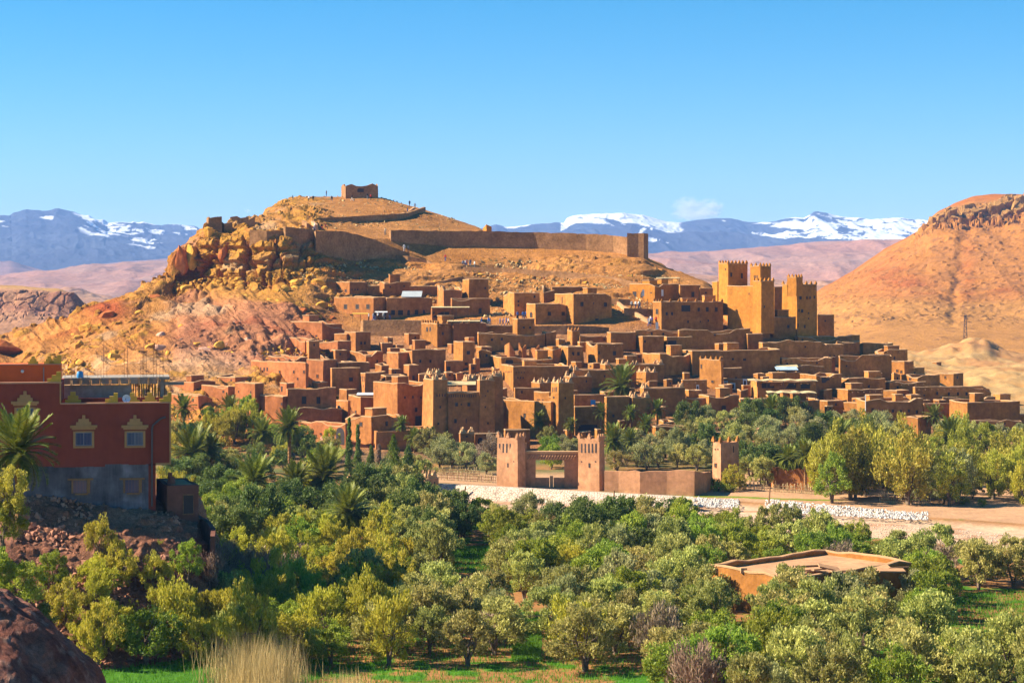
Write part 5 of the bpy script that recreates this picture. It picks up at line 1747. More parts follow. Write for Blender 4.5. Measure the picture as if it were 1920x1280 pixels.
# ------------------------------------------------------------------ left bank, near rock, red building
def zy(z, D):
    return HY + (CAMZ - z) / D * F
def bank_and_rock():
    global BANK
    def c(px, z2, d0=158, z1=None):
        z1 = z2 if z1 is None else z1
        return (px, [(d0 - 4, zy(-1, d0 - 4)), (d0, zy(.3, d0)), (d0 + (174 - d0) * .5, zy(z2 * .5, d0 + (174 - d0) * .5)), (174, zy(z1, 174)), (180, zy(z2, 180)), (198, zy(z2 * .95, 198)), (226, zy(-1, 226))])
    cols = [c(-700, 13, 150), c(-100, 13, 152), c(20, 12.8, 152, 12.4), c(60, 12.4, 154, 12.4), c(120, 12.0, 156, 12.0), c(200, 11.0, 158, 10.8), c(260, 10.8, 160, 10.5), c(320, 10.6, 162, 10.2), c(370, 10.0, 165, 9.4), c(402, 4.5, 168), c(430, .3, 170), c(470, -.7, 171)]
    BANK = Patch(cols)
    def disp(PX, PY, V, X, Y, Z):
        x, y, z = X.ravel(), Y.ravel(), Z.ravel()
        f1, e, cid = cells(x, y, z, 1.3, 3)
        f2, e2, cid2 = cells(x, y, z, .55, 13)
        d = fbm(x, y, z, 5, 4, 3) * .9 + ridged(x, y * .5, z * .3, 3.5, 4, 31) * .35 + np.clip(.45 - f1, 0, 1) * (cid > .6) * .9 + np.clip(.45 - f2, 0, 1) * (cid2 > .5) * .5
        return (d * smooth01(V.ravel() / .6)).reshape(X.shape)
    def colf(PX, PY, V, X, Y, Z, d):
        x, y, z = X.ravel(), Y.ravel(), Z.ravel()
        w = fbm(x, y, z, 4, 4, 5).reshape(X.shape)
        w2 = fbm(x, y, z, .8, 3, 15).reshape(X.shape)
        cc = base(X.shape, (0.30, 0.125, 0.075))
        cc = cmix(cc, (0.42, 0.20, 0.12), .4 + w * 1.4)
        cc = cmix(cc, (0.20, 0.085, 0.055), smooth01((w2 - .1) * 4) * .6)
        return cc
    relief("earth_bank", cols, np.concatenate([np.arange(-700, -40, 20), np.arange(-40, 470, 1.6)]), np.linspace(0, 6, 260), disp, colf, (0.4, 2.5, 10, 0.12, 1.0, 0.28), flat=True)
    sil = [(-500, 950), (-200, 1010), (-60, 1060), (0, 1088), (30, 1103), (60, 1124), (90, 1150), (115, 1180), (140, 1214), (162, 1240), (174, 1262), (182, 1290), (188, 1340), (200, 1500), (230, 1800)]
    cols = [(px, [(38, y + 620), (47, y + 260), (53, y + 70), (56, y + 14), (57, y), (58, y + 10), (66, y + 900)]) for px, y in sil]
    def disp(PX, PY, V, X, Y, Z):
        x, y, z = X.ravel(), Y.ravel(), Z.ravel()
        return (fbm(x, y, z, 2.2, 5, 3) * .42 + ridged(x, y, z, 1.1, 4, 13) * .10 + ridged(x + z, y, z * .5, 4, 3, 19) * .25).reshape(X.shape)
    def colf(PX, PY, V, X, Y, Z, d):
        x, y, z = X.ravel(), Y.ravel(), Z.ravel()
        w = fbm(x, y, z, 1.4, 5, 5).reshape(X.shape)
        w2 = fbm(x, y, z, .3, 3, 25).reshape(X.shape)
        cc = base(X.shape, (0.25, 0.10, 0.07))
        cc = cmix(cc, (0.42, 0.19, 0.13), smooth01((w - .02) * 4) * .8)
        cc = cmix(cc, (0.14, 0.055, 0.045), smooth01((-w - .05) * 5) * .7)
        return cmix(cc, (0.42, 0.27, 0.20), smooth01((w2 - .25) * 6) * .5)
    relief("near_rock", cols, np.arange(-500, 230, 2.4), np.linspace(0, 6, 200), disp, colf, (0.8, 6, 25, 0.06, 1.0, 0.3), smooth=1, flat=True)
bank_and_rock()

def bank_hit(px, py):
    v = np.linspace(0, 6, 500)
    D, Z = BANK.at(np.full(v.shape, float(px)), v)
    y = HY - (Z - CAMZ) / D * F
    m = (y < py) & (v > .8)
    if m.any():
        i = int(np.argmax(m))
        return float(D[i]), float(Z[i])
    return CAMZ * F / (py - HY), 0.0

RED = simple_mat("red_render", (0.27, 0.058, 0.034), 0.9, 1.2, 0.10, 0.01, 0.1, streak=0.10)
RED_SUNLIT = simple_mat("red_render_sunlit", (0.62, 0.12, 0.03), 0.9, 1.2, 0.08, 0.01, 0.1)  # roof room render: sunlight on its front is painted into the colour
CEMENT = simple_mat("grey_cement", (0.15, 0.135, 0.15), 0.95, 0.8, 0.4, 0.02, 0.1, streak=0.5)
CONC = simple_mat("raw_concrete", (0.30, 0.26, 0.22), 0.95, 2.0, 0.2, 0.02, 0.1)
TRIM = simple_mat("ochre_trim", (0.46, 0.25, 0.105), 0.85, 3, 0.08, 0.01, 0.1)
COPE = simple_mat("pink_coping", (0.55, 0.27, 0.16), 0.9, 3, 0.08, 0.01, 0.1)
GLASS = simple_mat("blue_window_glass", (0.03, 0.07, 0.15), 0.08, 3, 0.05, 0.0, 0.8)
PIPE = simple_mat("grey_pipe", (0.10, 0.08, 0.08), 0.5, 3, 0.05, 0.0, 0.4)
RUST = simple_mat("rusty_steel", (0.30, 0.13, 0.07), 0.8, 6, 0.2, 0.0, 0.2)
BLUEP = simple_mat("blue_plastic", (0.03, 0.25, 0.55), 0.4, 3, 0.05, 0.0, 0.5)
DISHM = simple_mat("dish_enamel", (0.40, 0.62, 0.82), 0.4, 3, 0.05, 0.0, 0.5)

WOOD2 = simple_mat('tan_timber', (.30, .16, .07), .8, 5, .2, 0, .1)
def red_building():
    D0 = 176.0
    kx = (318 - CX) / F
    yaw = math.atan(-kx) + math.radians(1.0)
    C = Vector((kx * D0, D0, 0))
    ux = Vector((math.cos(yaw), math.sin(yaw), 0))
    zb = CAMZ + (HY - 955) / F * D0
    root = empty("red_building", (C.x, C.y, zb), "red-rendered building with ochre window crowns and grey cement ground floor", "building", None, yaw)
    def lx(px, back=0.0):
        """local x of a column on the plane `back` metres behind the front"""
        o = C + Vector((-math.sin(yaw), math.cos(yaw), 0)) * back
        k = (px - CX) / F
        return (k * o.y - o.x) / (ux.x - k * ux.y)
    def lz(py, px=200, back=0.0):
        t = lx(px, back)
        y = C.y + ux.y * t + math.cos(yaw) * back
        return CAMZ + (HY - py) / F * y - zb
    s = D0 / F
    DEP = 10.0
    xL = -26.0
    def bx(name, x0, x1, y0, y1, z0, z1, mat, par=root, build=True):
        mb = MB()
        mb.box(((x0 + x1) / 2, (y0 + y1) / 2, (z0 + z1) / 2), (x1 - x0, y1 - y0, z1 - z0))
        return mb.build(name, [mat], par)
    zo = lz(869)                    # bottom of the overhang
    zr = lz(757)
    zl = lz(719, 60)
    x1 = lx(113)
    x2 = lx(292)
    # upper red storey with parapets around an open roof
    mb = MB()
    def B(x0, x1_, y0, y1, z0, z1):
        mb.box(((x0 + x1_) / 2, (y0 + y1) / 2, (z0 + z1) / 2), (x1_ - x0, y1 - y0, z1 - z0))
    B(xL, 0, 0, .3, zo, zr)
    B(-.3, 0, .3, DEP, zo, zr)
    B(xL, x1, 0, .3, zr, zl)
    B(x1 - .3, x1, .3, DEP, zr, zl)
    B(xL, -.3, DEP - .3, DEP, zo, zr)
    mb.build("upper_wall", [RED], root)
    bx("roof", xL + .1, -.3, .3, DEP - .3, zr - .9, zr - .7, CONC)
    bx("overhang_floor", x2, 0 - .01, .01, DEP, zo - .2, zo, CONC)
    # ground floor: cement with red pier at the corner
    bx("lower_wall", xL, x2 - .65, .02, DEP - .4, -3.5, zo - .003, CEMENT)
    bx("pier", x2 - .65, x2, .0, DEP - .4, -3.5, zo - .203, RED)
    # patchy lower edge of the red render
    mb = MB()
    r = random.Random(3)
    x = xL + .2
    while x < x2 - .8:
        w_ = r.uniform(.5, 1.6)
        h = r.uniform(.02, .28)
        mb.box((x + w_ / 2, .012, zo - h / 2), (w_, .03, h))
        x += w_
    mb.build("render_edge", [RED], root)
    # copings and corner trims
    bx("coping", x1, .12, -.1, .42, zr, zr + .12, COPE)
    bx("coping", xL, x1 + .1, -.1, .42, zl, zl + .14, COPE)
    bx("corner_trim", -.02, .13, -.12, .12, zo - .15, zr, TRIM)
    bx("corner_trim", x1 - .06, x1 + .07, -.06, .2, zr + .12, zl, TRIM)
    bx("soffit_trim", x2, -.02, -.06, .1, zo - .15, zo - .0, TRIM)
    # roof room
    RR = 3.2
    xr = lx(112, RR)
    zt = lz(684, 60, RR)
    mb = MB()
    mb.box(((xL + xr) / 2, RR + 2.5, (zr - .6 + zt) / 2), (xr - xL, 5, zt - zr + .6))
    rm = mb.build("roof_room", [RED_SUNLIT], root)
    bx("coping", xL, xr + .08, RR - .08, RR + .3, zt, zt + .1, COPE)
    # stepped merlons
    def stepped(x, y, z, k=1.0, half=False, ax=0):
        m2 = MB()
        for i, (w_, h) in enumerate(((1.5, .38), (1.0, .38), (.5, .4))):
            off = -(1.5 - w_) / 2 if half == 'r' else (1.5 - w_) / 2 if half == 'l' else 0
            c_ = (x - off * k, y, z + (.19 + .38 * i) * k)
            m2.box(c_, (w_ * k, .3, h * k))
        m2.build("stepped_merlon", [YELLOW], root)
    stepped(x1 - .55, .15, zl + .14, .8, 'r')
    stepped(lx(137, 3), 3, zr - .1, .95)
    stepped(lx(209), .15, zr + .12, .75, 'r')
    stepped(lx(248, 5), 5, zr - .3, .9)
    stepped(lx(281, 5), 5, zr - .3, .9)
    stepped(lx(310), .15, zr + .12, .75, 'r')
    stepped(lx(62, RR), RR + .2, zt + .1, .6)
    stepped(lx(92, RR), RR + .2, zt + .1, .6)
    stepped(xr - .4, RR + .2, zt + .1, .7, 'r')
    # upper windows with stepped crowns
    for px, py in ((157, 822), (253, 823), (47, 776)):
        x, z = lx(px), lz(py)
        win = empty("window_part", (0, 0, 0))
        bpy.data.objects.remove(win)
        W_, Hh = 30 * s, 25 * s
        m2 = MB()
        t = .2
        m2.box((x - W_ / 2 - t / 2, -.04, z - .05), (t, .16, Hh + .3))
        m2.box((x + W_ / 2 + t / 2, -.04, z - .05), (t, .16, Hh + .3))
        m2.box((x, -.05, z - Hh / 2 - .12), (W_, .16, .16))
        m2.box((x, -.03, z + Hh / 2 + .06), (W_, .14, .12))
        m2.box((x, -.06, z + Hh / 2 + .32), (W_ + .62, .24, .16))
        m2.box((x, -.08, z + Hh / 2 + .52), (W_ + .95, .3, .24))
        wi = m2.build("window", [TRIM], root)
        m2 = MB()
        for i, (w_, h) in enumerate(((1.35, .3), (.95, .28), (.28, .34))):
            m2.box((x, -.05, z + Hh / 2 + .64 + [.15, .44, .75][i]), (w_, .2, h))
        m2.build("crown_moulding", [TRIM], wi)
        m2 = MB()
        m2.box((x, -.01, z), (W_, .03, Hh))
        m2.build("pane", [GLASS], wi)
        m2 = MB()
        for dx in (-W_ / 2 + .04, 0, W_ / 2 - .04):
            m2.box((x + dx, -.035, z), (.07, .05, Hh))
        m2.box((x, -.035, z - Hh / 2 + .04), (W_, .05, .08))
        m2.box((x, -.035, z + Hh / 2 - .04), (W_, .05, .08))
        for k_ in range(5):
            m2.box((x - W_ / 2 + W_ * (k_ + .5) / 5, -.06, z), (.012, .012, Hh))
        m2.build("sash", [simple_mat("grey_sash", (.20, .22, .26), .6, 3, .05, 0, .3)], wi)
    for px, py in ((153, 911), (250, 912)):
        x, z = lx(px), lz(py)
        W_, Hh = 34 * s, 24 * s
        m2 = MB()
        m2.box((x - .1, -.05, z + Hh / 2 + .1), (W_ + .6, .2, .16))
        m2.box((x + W_ / 2 - .2, -.03, z), (.28, .14, Hh))
        m2.box((x - W_ / 2, -.03, z), (.14, .14, Hh))
        m2.box((x, -.04, z - Hh / 2 - .08), (W_ * .7, .24, .14))
        wi = m2.build("window", [WOOD2], root)
        m2 = MB()
        m2.box((x, .0, z), (W_, .05, Hh))
        m2.build("pane", [GLASS], wi)
        m2 = MB()
        for k_ in range(6):
            m2.box((x - W_ / 2 + W_ * (k_ + .5) / 6, -.04, z), (.025, .025, Hh))
        m2.build("window_bars", [PIPE], wi)
    m2 = MB()
    pts = [(lx(311), -.12, lz(783)), (lx(301), -.12, lz(786)), (lx(287), -.12, lz(798)), (lx(285), -.12, lz(806)), (lx(285), -.12, lz(950))]
    m2.tube(pts, .09, 8)
    m2.build("drain_pipe", [PIPE], root)
    # lamp on the roof room, thin pipe
    m2 = MB()
    m2.tube([(lx(82, RR), RR - .07, lz(718, 82, RR)), (lx(82, RR), RR - .07, lz(688, 82, RR))], .05, 6)
    m2.build("drain_pipe", [CONC], root)
    m2 = MB()
    for a in range(6):
        pass
    m2.tube([(lx(42, RR), RR, lz(696, 42, RR)), (lx(42, RR), RR - .18, lz(696, 42, RR))], [.16, .1], 8)
    m2.build("wall_lamp", [WHITE], root)
    # satellite dish and barrel are things of their own
    M = Matrix.Translation(root.location) @ Matrix.Rotation(yaw, 4, 'Z')
    def wpt(px, py, back):
        return M @ Vector((lx(px, back), back, lz(py, px, back)))
    p = wpt(237, 747, .5)
    t = empty("satellite_dish", p, "round blue satellite dish on the red building's parapet", "satellite dish")
    mb = MB()
    n, k = 16, 4
    vs = [(0, .12, 0)]
    for j in range(1, k + 1):
        for i in range(n):
            a = 2 * math.pi * i / n
            rr_ = .38 * j / k
            vs.append((rr_ * math.cos(a), .12 - .14 * (j / k) ** 2, rr_ * math.sin(a)))
    fs = [(0, 1 + i, 1 + (i + 1) % n) for i in range(n)]
    for j in range(k - 1):
        for i in range(n):
            fs.append((1 + j * n + i, 1 + (j + 1) * n + i, 1 + (j + 1) * n + (i + 1) % n, 1 + j * n + (i + 1) % n))
    mb.add(vs, fs)
    mb.build("dish", [DISHM], t, True)
    mb = MB()
    mb.tube([(0, .12, 0), (0, .3, -.1), (0, .3, -.55)], .03, 6)
    mb.build("mount", [PIPE], t)
    mb = MB()
    mb.tube([(0, .0, -.36), (0, -.35, -.02)], .015, 5)
    mb.box((0, -.36, 0), (.07, .1, .07))
    mb.build("feed_arm", [PIPE], t)
    p = wpt(150, 711, 11)
    t = empty("water_barrel", p, "blue barrel standing on the unfinished concrete deck", "barrel")
    mb = MB()
    mb.tube([(0, 0, 0), (0, 0, .06), (0, 0, .35), (0, 0, .7), (0, 0, .78)], [.25, .3, .33, .3, .22], 12)
    mb.build("drum", [BLUEP], t, True)
    mb = MB()
    mb.tube([(0, 0, .78), (0, 0, .84)], [.12, .12], 10)
    mb.build("lid", [PIPE], t)
    # unfinished concrete deck behind
    back = 10.6
    t = empty("unfinished_building", M @ Vector((0, 0, 0)), "unfinished concrete deck with ribs and props behind the red building", "construction", None, yaw)
    def b2(name, x0, x1_, y0, y1, z0, z1, mat, par=t):
        mb = MB()
        mb.box(((x0 + x1_) / 2, (y0 + y1) / 2, (z0 + z1) / 2), (x1_ - x0, y1 - y0, z1 - z0))
        return mb.build(name, [mat], par)
    zt2, zb2 = lz(708, 200, back), lz(722, 200, back)
    xa, xb = lx(115, back), lx(318, back)
    b2("deck", xa, xb, back, back + 6, zt2 - .22, zt2, CONC)
    for i in range(11):
        x = lerp(xa, lx(297, back), i / 10)
        mb = MB()
        mb.box((x, back - .12, (zt2 + zb2) / 2), (.13, .22, (zt2 - zb2)), 0, None)
        mb.build("rib", [CAP], t)
        if i < 10:
            x3 = lerp(xa, lx(297, back), (i + 1) / 10)
            b2("beam", x + .1, x3 - .1, back + .1, back + .3, zb2 + .1, zt2 - .23, CONC)
    b2("block_wall", xa, lx(246, back), back + .5, back + .8, lz(757, 200, back) - .5, zb2, CONC)
    b2("beam", lx(297, back), lx(345, back), back + .2, back + .5, lz(722, 300, back), lz(716, 300, back), CONC)
    r = random.Random(4)
    for i in range(17):
        x = lerp(lx(247, back), lx(309, back), i / 16)
        y = back + r.uniform(.6, 4)
        mb = MB()
        mb.tube([(x, y, lz(757, 280, back) - 1), (x + r.uniform(-.1, .1), y, zt2 - .23)], .055, 5)
        mb.build("prop", [WOOD if i % 3 else YELLOW], t)
    b2("column", lx(301, back), lx(308, back), back + .3, back + .65, lz(770, 300, back) - 2, zt2, CONC)
    for px, tp in ((118, 690), (137, 690), (197, 642), (236, 650), (267, 645), (271, 660), (291, 650), (303, 655), (160, 695), (186, 693)):
        mb = MB()
        x = lx(px, back)
        y = back + 1
        zt3 = lz(tp, px, back)
        w_ = .16
        for dx, dy in ((-w_, -w_), (w_, -w_), (-w_, w_), (w_, w_)):
            mb.tube([(x + dx, y + dy, zt2), (x + dx * r.uniform(.8, 1.2), y + dy, zt3 + r.uniform(-.2, .2))], .018, 3)
        z = zt2 + .3
        while z < zt3 - .3:
            mb.box((x, y, z), (2 * w_ + .04, 2 * w_ + .04, .025))
            z += .32
        mb.build("rebar_column", [RUST], t)
    return M, lx, lz
RB = red_building()

def tag(o, label, category, group=None):
    o['label'] = label
    o['category'] = category
    if group:
        o['group'] = group
    return o

SHED = simple_mat("dark_shed_mud", (0.16, 0.07, 0.05), 0.95, 1.2, 0.2, 0.03, 0.05)
def shed():
    D, z = 177.0, CAMZ + (HY - 1000) / F * 177
    r_, fp, O = house(292, 313, 372, 908, 985, 0, wins=[], mat=SHED, D=175.5, name="shed", cat="shed", auto=0, doors=[(353, 945, 17, 34)], label=None, cap=False, roofd=.1)
    HOUSES.pop()
    tag(r_, "dark little mud shed with flat roof beside the red building", "shed")
    mb = MB()
    p = P(321, 893, 177) - r_.location
    mb.tube([tuple(p + Vector((0, 0, -.8))), tuple(p)], [.42, .30], 8)
    mb.tube([tuple(p + Vector((-.1, 0, 0))), tuple(p + Vector((-.1, 0, .35)))], [.2, .2], 6)
    mb.build("chimney", [SHED], r_)
shed()

def wall_path(pts, th, mat, name, label, cat, ragged=.15, Ds=None, step=1.2, cap=None, zs=None):
    """free-standing wall following points (column, top row, foot row)"""
    W = []
    for i, (px, yt, yb) in enumerate(pts):
        if Ds:
            D = Ds[i]
            z = CAMZ + (HY - yb) / F * D
        else:
            D, z = hit(px, yb)
        W.append((Vector(((px - CX) / F * D, D)), z, CAMZ + (HY - yt) / F * D))
    dense = []
    for (p, z0, z1), (q, y0, y1) in zip(W[:-1], W[1:]):
        n = max(1, int((q - p).length / step))
        for k in range(n):
            t = k / n
            dense.append((p.lerp(q, t), lerp(z0, y0, t), lerp(z1, y1, t)))
    dense.append(W[-1])
    r = random.Random(int(pts[0][0]))
    vs, fs = [], []
    c0 = dense[0][0]
    for i, (p, z0, z1) in enumerate(dense):
        a = dense[max(0, i - 1)][0]
        b = dense[min(len(dense) - 1, i + 1)][0]
        d = (b - a).normalized()
        nrm = Vector((d.y, -d.x))
        jz = r.uniform(-ragged, ragged * .3)
        zz = z1 + jz
        f, g_ = p + nrm * th * .12, p - nrm * th
        for q, z in ((p + nrm * (.15 * min(3, z1 - z0) * .3), z0 - 2.0), (p, lerp(z0, zz, .5)), (p, zz), (g_, zz), (g_, z0 - 2.0)):
            vs.append((q.x - c0.x + r.uniform(-.02, .02), q.y - c0.y, z))
    n = len(dense)
    for i in range(n - 1):
        for j in range(4):
            fs.append((i * 5 + j, (i + 1) * 5 + j, (i + 1) * 5 + j + 1, i * 5 + j + 1))
    fs += [(0, 1, 2, 3, 4), tuple((n - 1) * 5 + k for k in (4, 3, 2, 1, 0))]
    o = add_mesh(name, vs, fs, [mat], None)
    o.location = (c0.x, c0.y, 0)
    tag(o, label, cat)
    return o, W

def fortress():
    wall_path([(733, 431, 452), (800, 432, 458), (900, 433, 463), (1000, 435, 466), (1100, 438, 470), (1150, 441, 474), (1178, 444, 480)], 1.2, STONEW, "fortress_wall", "long dark stone fortress wall crossing the hill below the summit", "wall", .2)
    wall_path([(1176, 437, 482), (1197, 437, 484), (1207, 437, 486)], 5, STONEW, "bastion", "battered corner bastion at the right end of the fortress wall", "bastion", .2,)
    wall_path([(588, 434, 462), (592, 432, 476), (640, 433, 484), (672, 440, 488), (705, 450, 486), (735, 463, 485), (768, 474, 487)], 1.2, STONEW, "fortress_wall", "descending front wall of the fortress, tallest at its sunlit left corner", "wall", .15)
    wall_path([(535, 424, 452), (560, 427, 456), (588, 430, 460)], 1.2, STONEW, "fortress_wall", "short stone wall piece left of the descending front wall", "wall", .2)
    wall_path([(468, 431, 449), (500, 432, 449), (537, 432, 451)], 1.2, STONEW, "fortress_wall", "sunlit low wall on the cliff edge, left part", "wall", .2)
    wall_path([(582, 409, 417), (640, 407, 417), (700, 403, 416), (745, 401, 413), (765, 399, 409), (798, 388, 397)], .8, STONEW, "path_wall", "stone path wall climbing to the right on the summit cone", "wall", .08)
    wall_path([(745, 402, 405), (765, 397, 400), (778, 388, 392)], .5, CAP, "path_wall", "short light path wall beside the steps near the summit", "wall", .05)
    wall_path([(566, 413, 420), (575, 419, 428)], .8, STONEW, "path_wall", "short stair wall above the fortress corner, left one", "wall", .05)
    wall_path([(583, 414, 422), (591, 421, 430)], .8, CAP, "path_wall", "short stair wall above the fortress corner, right one", "wall", .05)
    wall_path([(868, 500, 508), (940, 502, 512), (1050, 509, 520), (1110, 514, 526), (1160, 522, 534), (1205, 532, 544)], .8, STONEW, "path_wall", "long low dark wall slanting down the slope to the right", "wall", .1)
    wall_path([(740, 478, 484), (765, 480, 495), (800, 487, 498), (812, 495, 500)], .8, STONEW, "path_wall", "small retaining wall under the white stall on the slope", "wall", .1)
    wall_path([(775, 534, 540), (820, 528, 536), (868, 518, 528), (905, 520, 530)], .8, STONEW, "path_wall", "wall rising to the right behind the blank square tower", "wall", .1)
    wall_path([(1058, 555, 566), (1160, 560, 572), (1182, 562, 573)], .8, STONEW, "path_wall", "low wall behind the large brown house", "wall", .1)
    wall_path([(1002, 611, 626), (1060, 610, 627), (1110, 611, 625), (1142, 614, 624)], .8, STONEW, "terrace_wall", "stone retaining wall under the paved terrace", "wall", .05)
    wall_path([(676, 602, 622), (681, 600, 628), (760, 600, 630), (829, 602, 628)], 4, STONEW, "terrace_wall", "high stone terrace wall below the house with dark openings", "wall", .05)
    wall_path([(1150, 560, 566), (1165, 572, 580), (1200, 590, 600), (1215, 600, 607)], .6, CAP, "stair_wall", "stair wall running down right beside the large brown house", "wall", .05)
    wall_path([(1170, 577, 592), (1225, 580, 596)], .8, STONEW, "terrace_wall", "terrace wall under the white souvenir stalls", "wall", .05)
    # summit granary
    for a in ((640, 648, 709, 346, 372, "roofless square granary ruin on the very summit", .5, 3.5), (387, 391, 416, 407, 436, "ruined corner tower on the left cliff edge", .2, None), (430, 432, 478, 408, 426, "low ruined wall block behind the left corner tower", .4, None), (404, 420, 436, 417, 432, "small broken block between the cliff ruins", .5, None)):
        r_, _, _ = house(a[0], a[1], a[2], a[3], a[4], 2, mat=STONEW, wins=[], holes=[(676, 357, 12, 7)] if a[0] == 640 else (), auto=0, ragged=a[6], cap=False, name="stone_ruin", cat="ruin", deep=a[7])
        HOUSES.pop()
        tag(r_, a[5], "ruin")
    for i, (a_, b_, c_, t_, bb) in enumerate([(1137, 1150, 1170, 433, 446), (905, 912, 922, 424, 438), (924, 930, 944, 429, 440)]):
        r_, _, _ = house(a_, b_, c_, t_, bb, 2, mat=ADOBE[4], auto=0, ragged=.5, cap=False, name="stone_ruin", cat="ruin", deep=4)
        HOUSES.pop()
        tag(r_, ["yellow rubble block at the right end of the fortress wall", "first yellow rubble block behind the middle of the wall", "second yellow rubble block behind the middle of the wall"][i], "ruin")
fortress()

def gate():
    G = GATEM
    slots = lambda x0, dx: [(x0 + dx * i, 841, 2.4, 17) for i in range(5)]
    a = math.radians(50)
    for xl, xc, xr, yt, yb, x0, lab in ((931, 971, 986, 822, 917, 936.5, "left gate tower with five tall slots and stepped corners"), (1083, 1124, 1134, 824, 921, 1089, "right gate tower with five tall slots, joined to the rampart")):
        r_, fp, O = house(xl, xc, xr, yt, yb, 1, mat=G, a=a, taper=.10, wins=[], holes=[(x0 + 6.6 * i + (1.5 if xl > 1000 else 0), 840, 2.6, 17) for i in range(5)] + [((xl + xc) / 2 + 1, 872, 2.6, 8), (xl + 7, 865, 2, 2), (xc - 8, 865, 2, 2)],
                        mer=1.5, cap=False, name="gate_tower", cat="tower", auto=0, D=hit(xc, yb)[0])
        HOUSES.pop()
        for ch in r_.children:
            if ch.name.startswith("merlon"):
                ch.data = GM
        tag(r_, lab, "tower", "gate towers")
    # middle part set back
    D1, D2 = 298.6, 298.0
    t = empty("gateway", P(1003, 912, 297), "square gateway with lattice frieze and low doors between the two gate towers", "gateway")
    O = t.location
    def slab(name, x0, x1, y0, y1, th, mat, off=0.0, par=t):
        mb = MB()
        Da, Db = [lerp(D1, D2, (x - 985) / 100) - off for x in (x0, x1)]
        A, B_ = P(x0, y1, Da), P(x1, y1, Db)
        At, Bt = P(x0, y0, Da), P(x1, y0, Db)
        d = Vector((0.05, 1, 0)) * th
        vs = [A, B_, Bt, At, A + d, B_ + d, Bt + d, At + d]
        mb.add([v - O for v in vs], [(0, 1, 2, 3), (5, 4, 7, 6), (4, 0, 3, 7), (1, 5, 6, 2), (3, 2, 6, 7), (4, 5, 1, 0)])
        return mb.build(name, [mat], par)
    slab("pier", 984, 1004, 850, 914, 1.0, G)
    slab("pier", 1058, 1086, 852, 918, 1.0, G)
    slab("lintel", 984, 1086, 848.5, 862, 1.0, G, .02)
    slab("coping", 983, 1087, 846, 849.5, 1.2, CAP, .12)
    for i in range(17):
        x = 990 + i * 5.3
        mb = MB()
        Dm = lerp(D1, D2, (x - 985) / 100) - .1
        mb.tube([P(x, 861, Dm) - O, P(x + 4.5, 853, Dm) - O], .09, 4)
        mb.build("frieze_bar", [G], t)
    slab("door", 1004, 1030, 895, 914, .12, WOOD if False else GATEM, -.3)
    slab("door", 1038, 1058, 895, 915, .12, GATEM, -.3)
    slab("door_post", 1031, 1037, 892, 915, .3, CAP, -.25)
    slab("side_wall", 985, 987, 830, 860, .5, G, -.4)
    o, _ = wall_path([(1133, 881, 922), (1160, 882, 923), (1200, 882, 926), (1250, 882, 927), (1302, 881, 929)], .7, GATEM, "rampart", "long earth rampart right of the gate with crumbled top", "wall", .28)
    o, _ = wall_path([(1302, 883, 929), (1325, 885, 922), (1336, 884, 915)], .7, GATEM, "rampart", "short shaded rampart piece bending back from the long rampart's end", "wall", .15)
    o, _ = wall_path([(1425, 876, 908), (1460, 875, 915), (1530, 878, 918)], .7, ADOBE[1], "rampart", "dark ruined wall in the thicket right of the small tower", "wall", .5)
    r_, _, _ = house(1334, 1351, 1387, 829, 912, 3, mat=GATEM, a=math.radians(35), taper=.12, wins=[(1341, 872, 3, 7), (1368, 868, 2.5, 8)], holes=[(1340, 842, 2, 2), (1345, 842, 2, 2)] + [(1358 + 6 * i, 842, 2, 12) for i in range(4)], mer=1.6, cap=False, name="watch_tower", cat="tower", auto=0)
    HOUSES.pop()
    tag(r_, "free-standing small tower with sunlit yellow side, right of the rampart", "tower")
    r_, _, _ = house(785, 799, 823, 897, 936, 2, mat=GATEM, a=math.radians(35), wins=[], doors=[(792, 915, 7, 12)], mer='horn', holes=[(806, 918, 2, 30), (815, 918, 2, 30)], name="gate_pillar", cat="pillar", auto=0)
    HOUSES.pop()
    tag(r_, "small horned gate pillar with niche at the left end of the stone bank", "pillar")
    r_, _, _ = house(648, 655, 692, 905, 918, 2, mat=CAP, auto=0, mer='horn', name="garden_wall", cat="wall")
    HOUSES.pop()
    tag(r_, "low horned garden wall under the cypresses", "wall")
GM = merlon_mesh(GATEM)
gate()

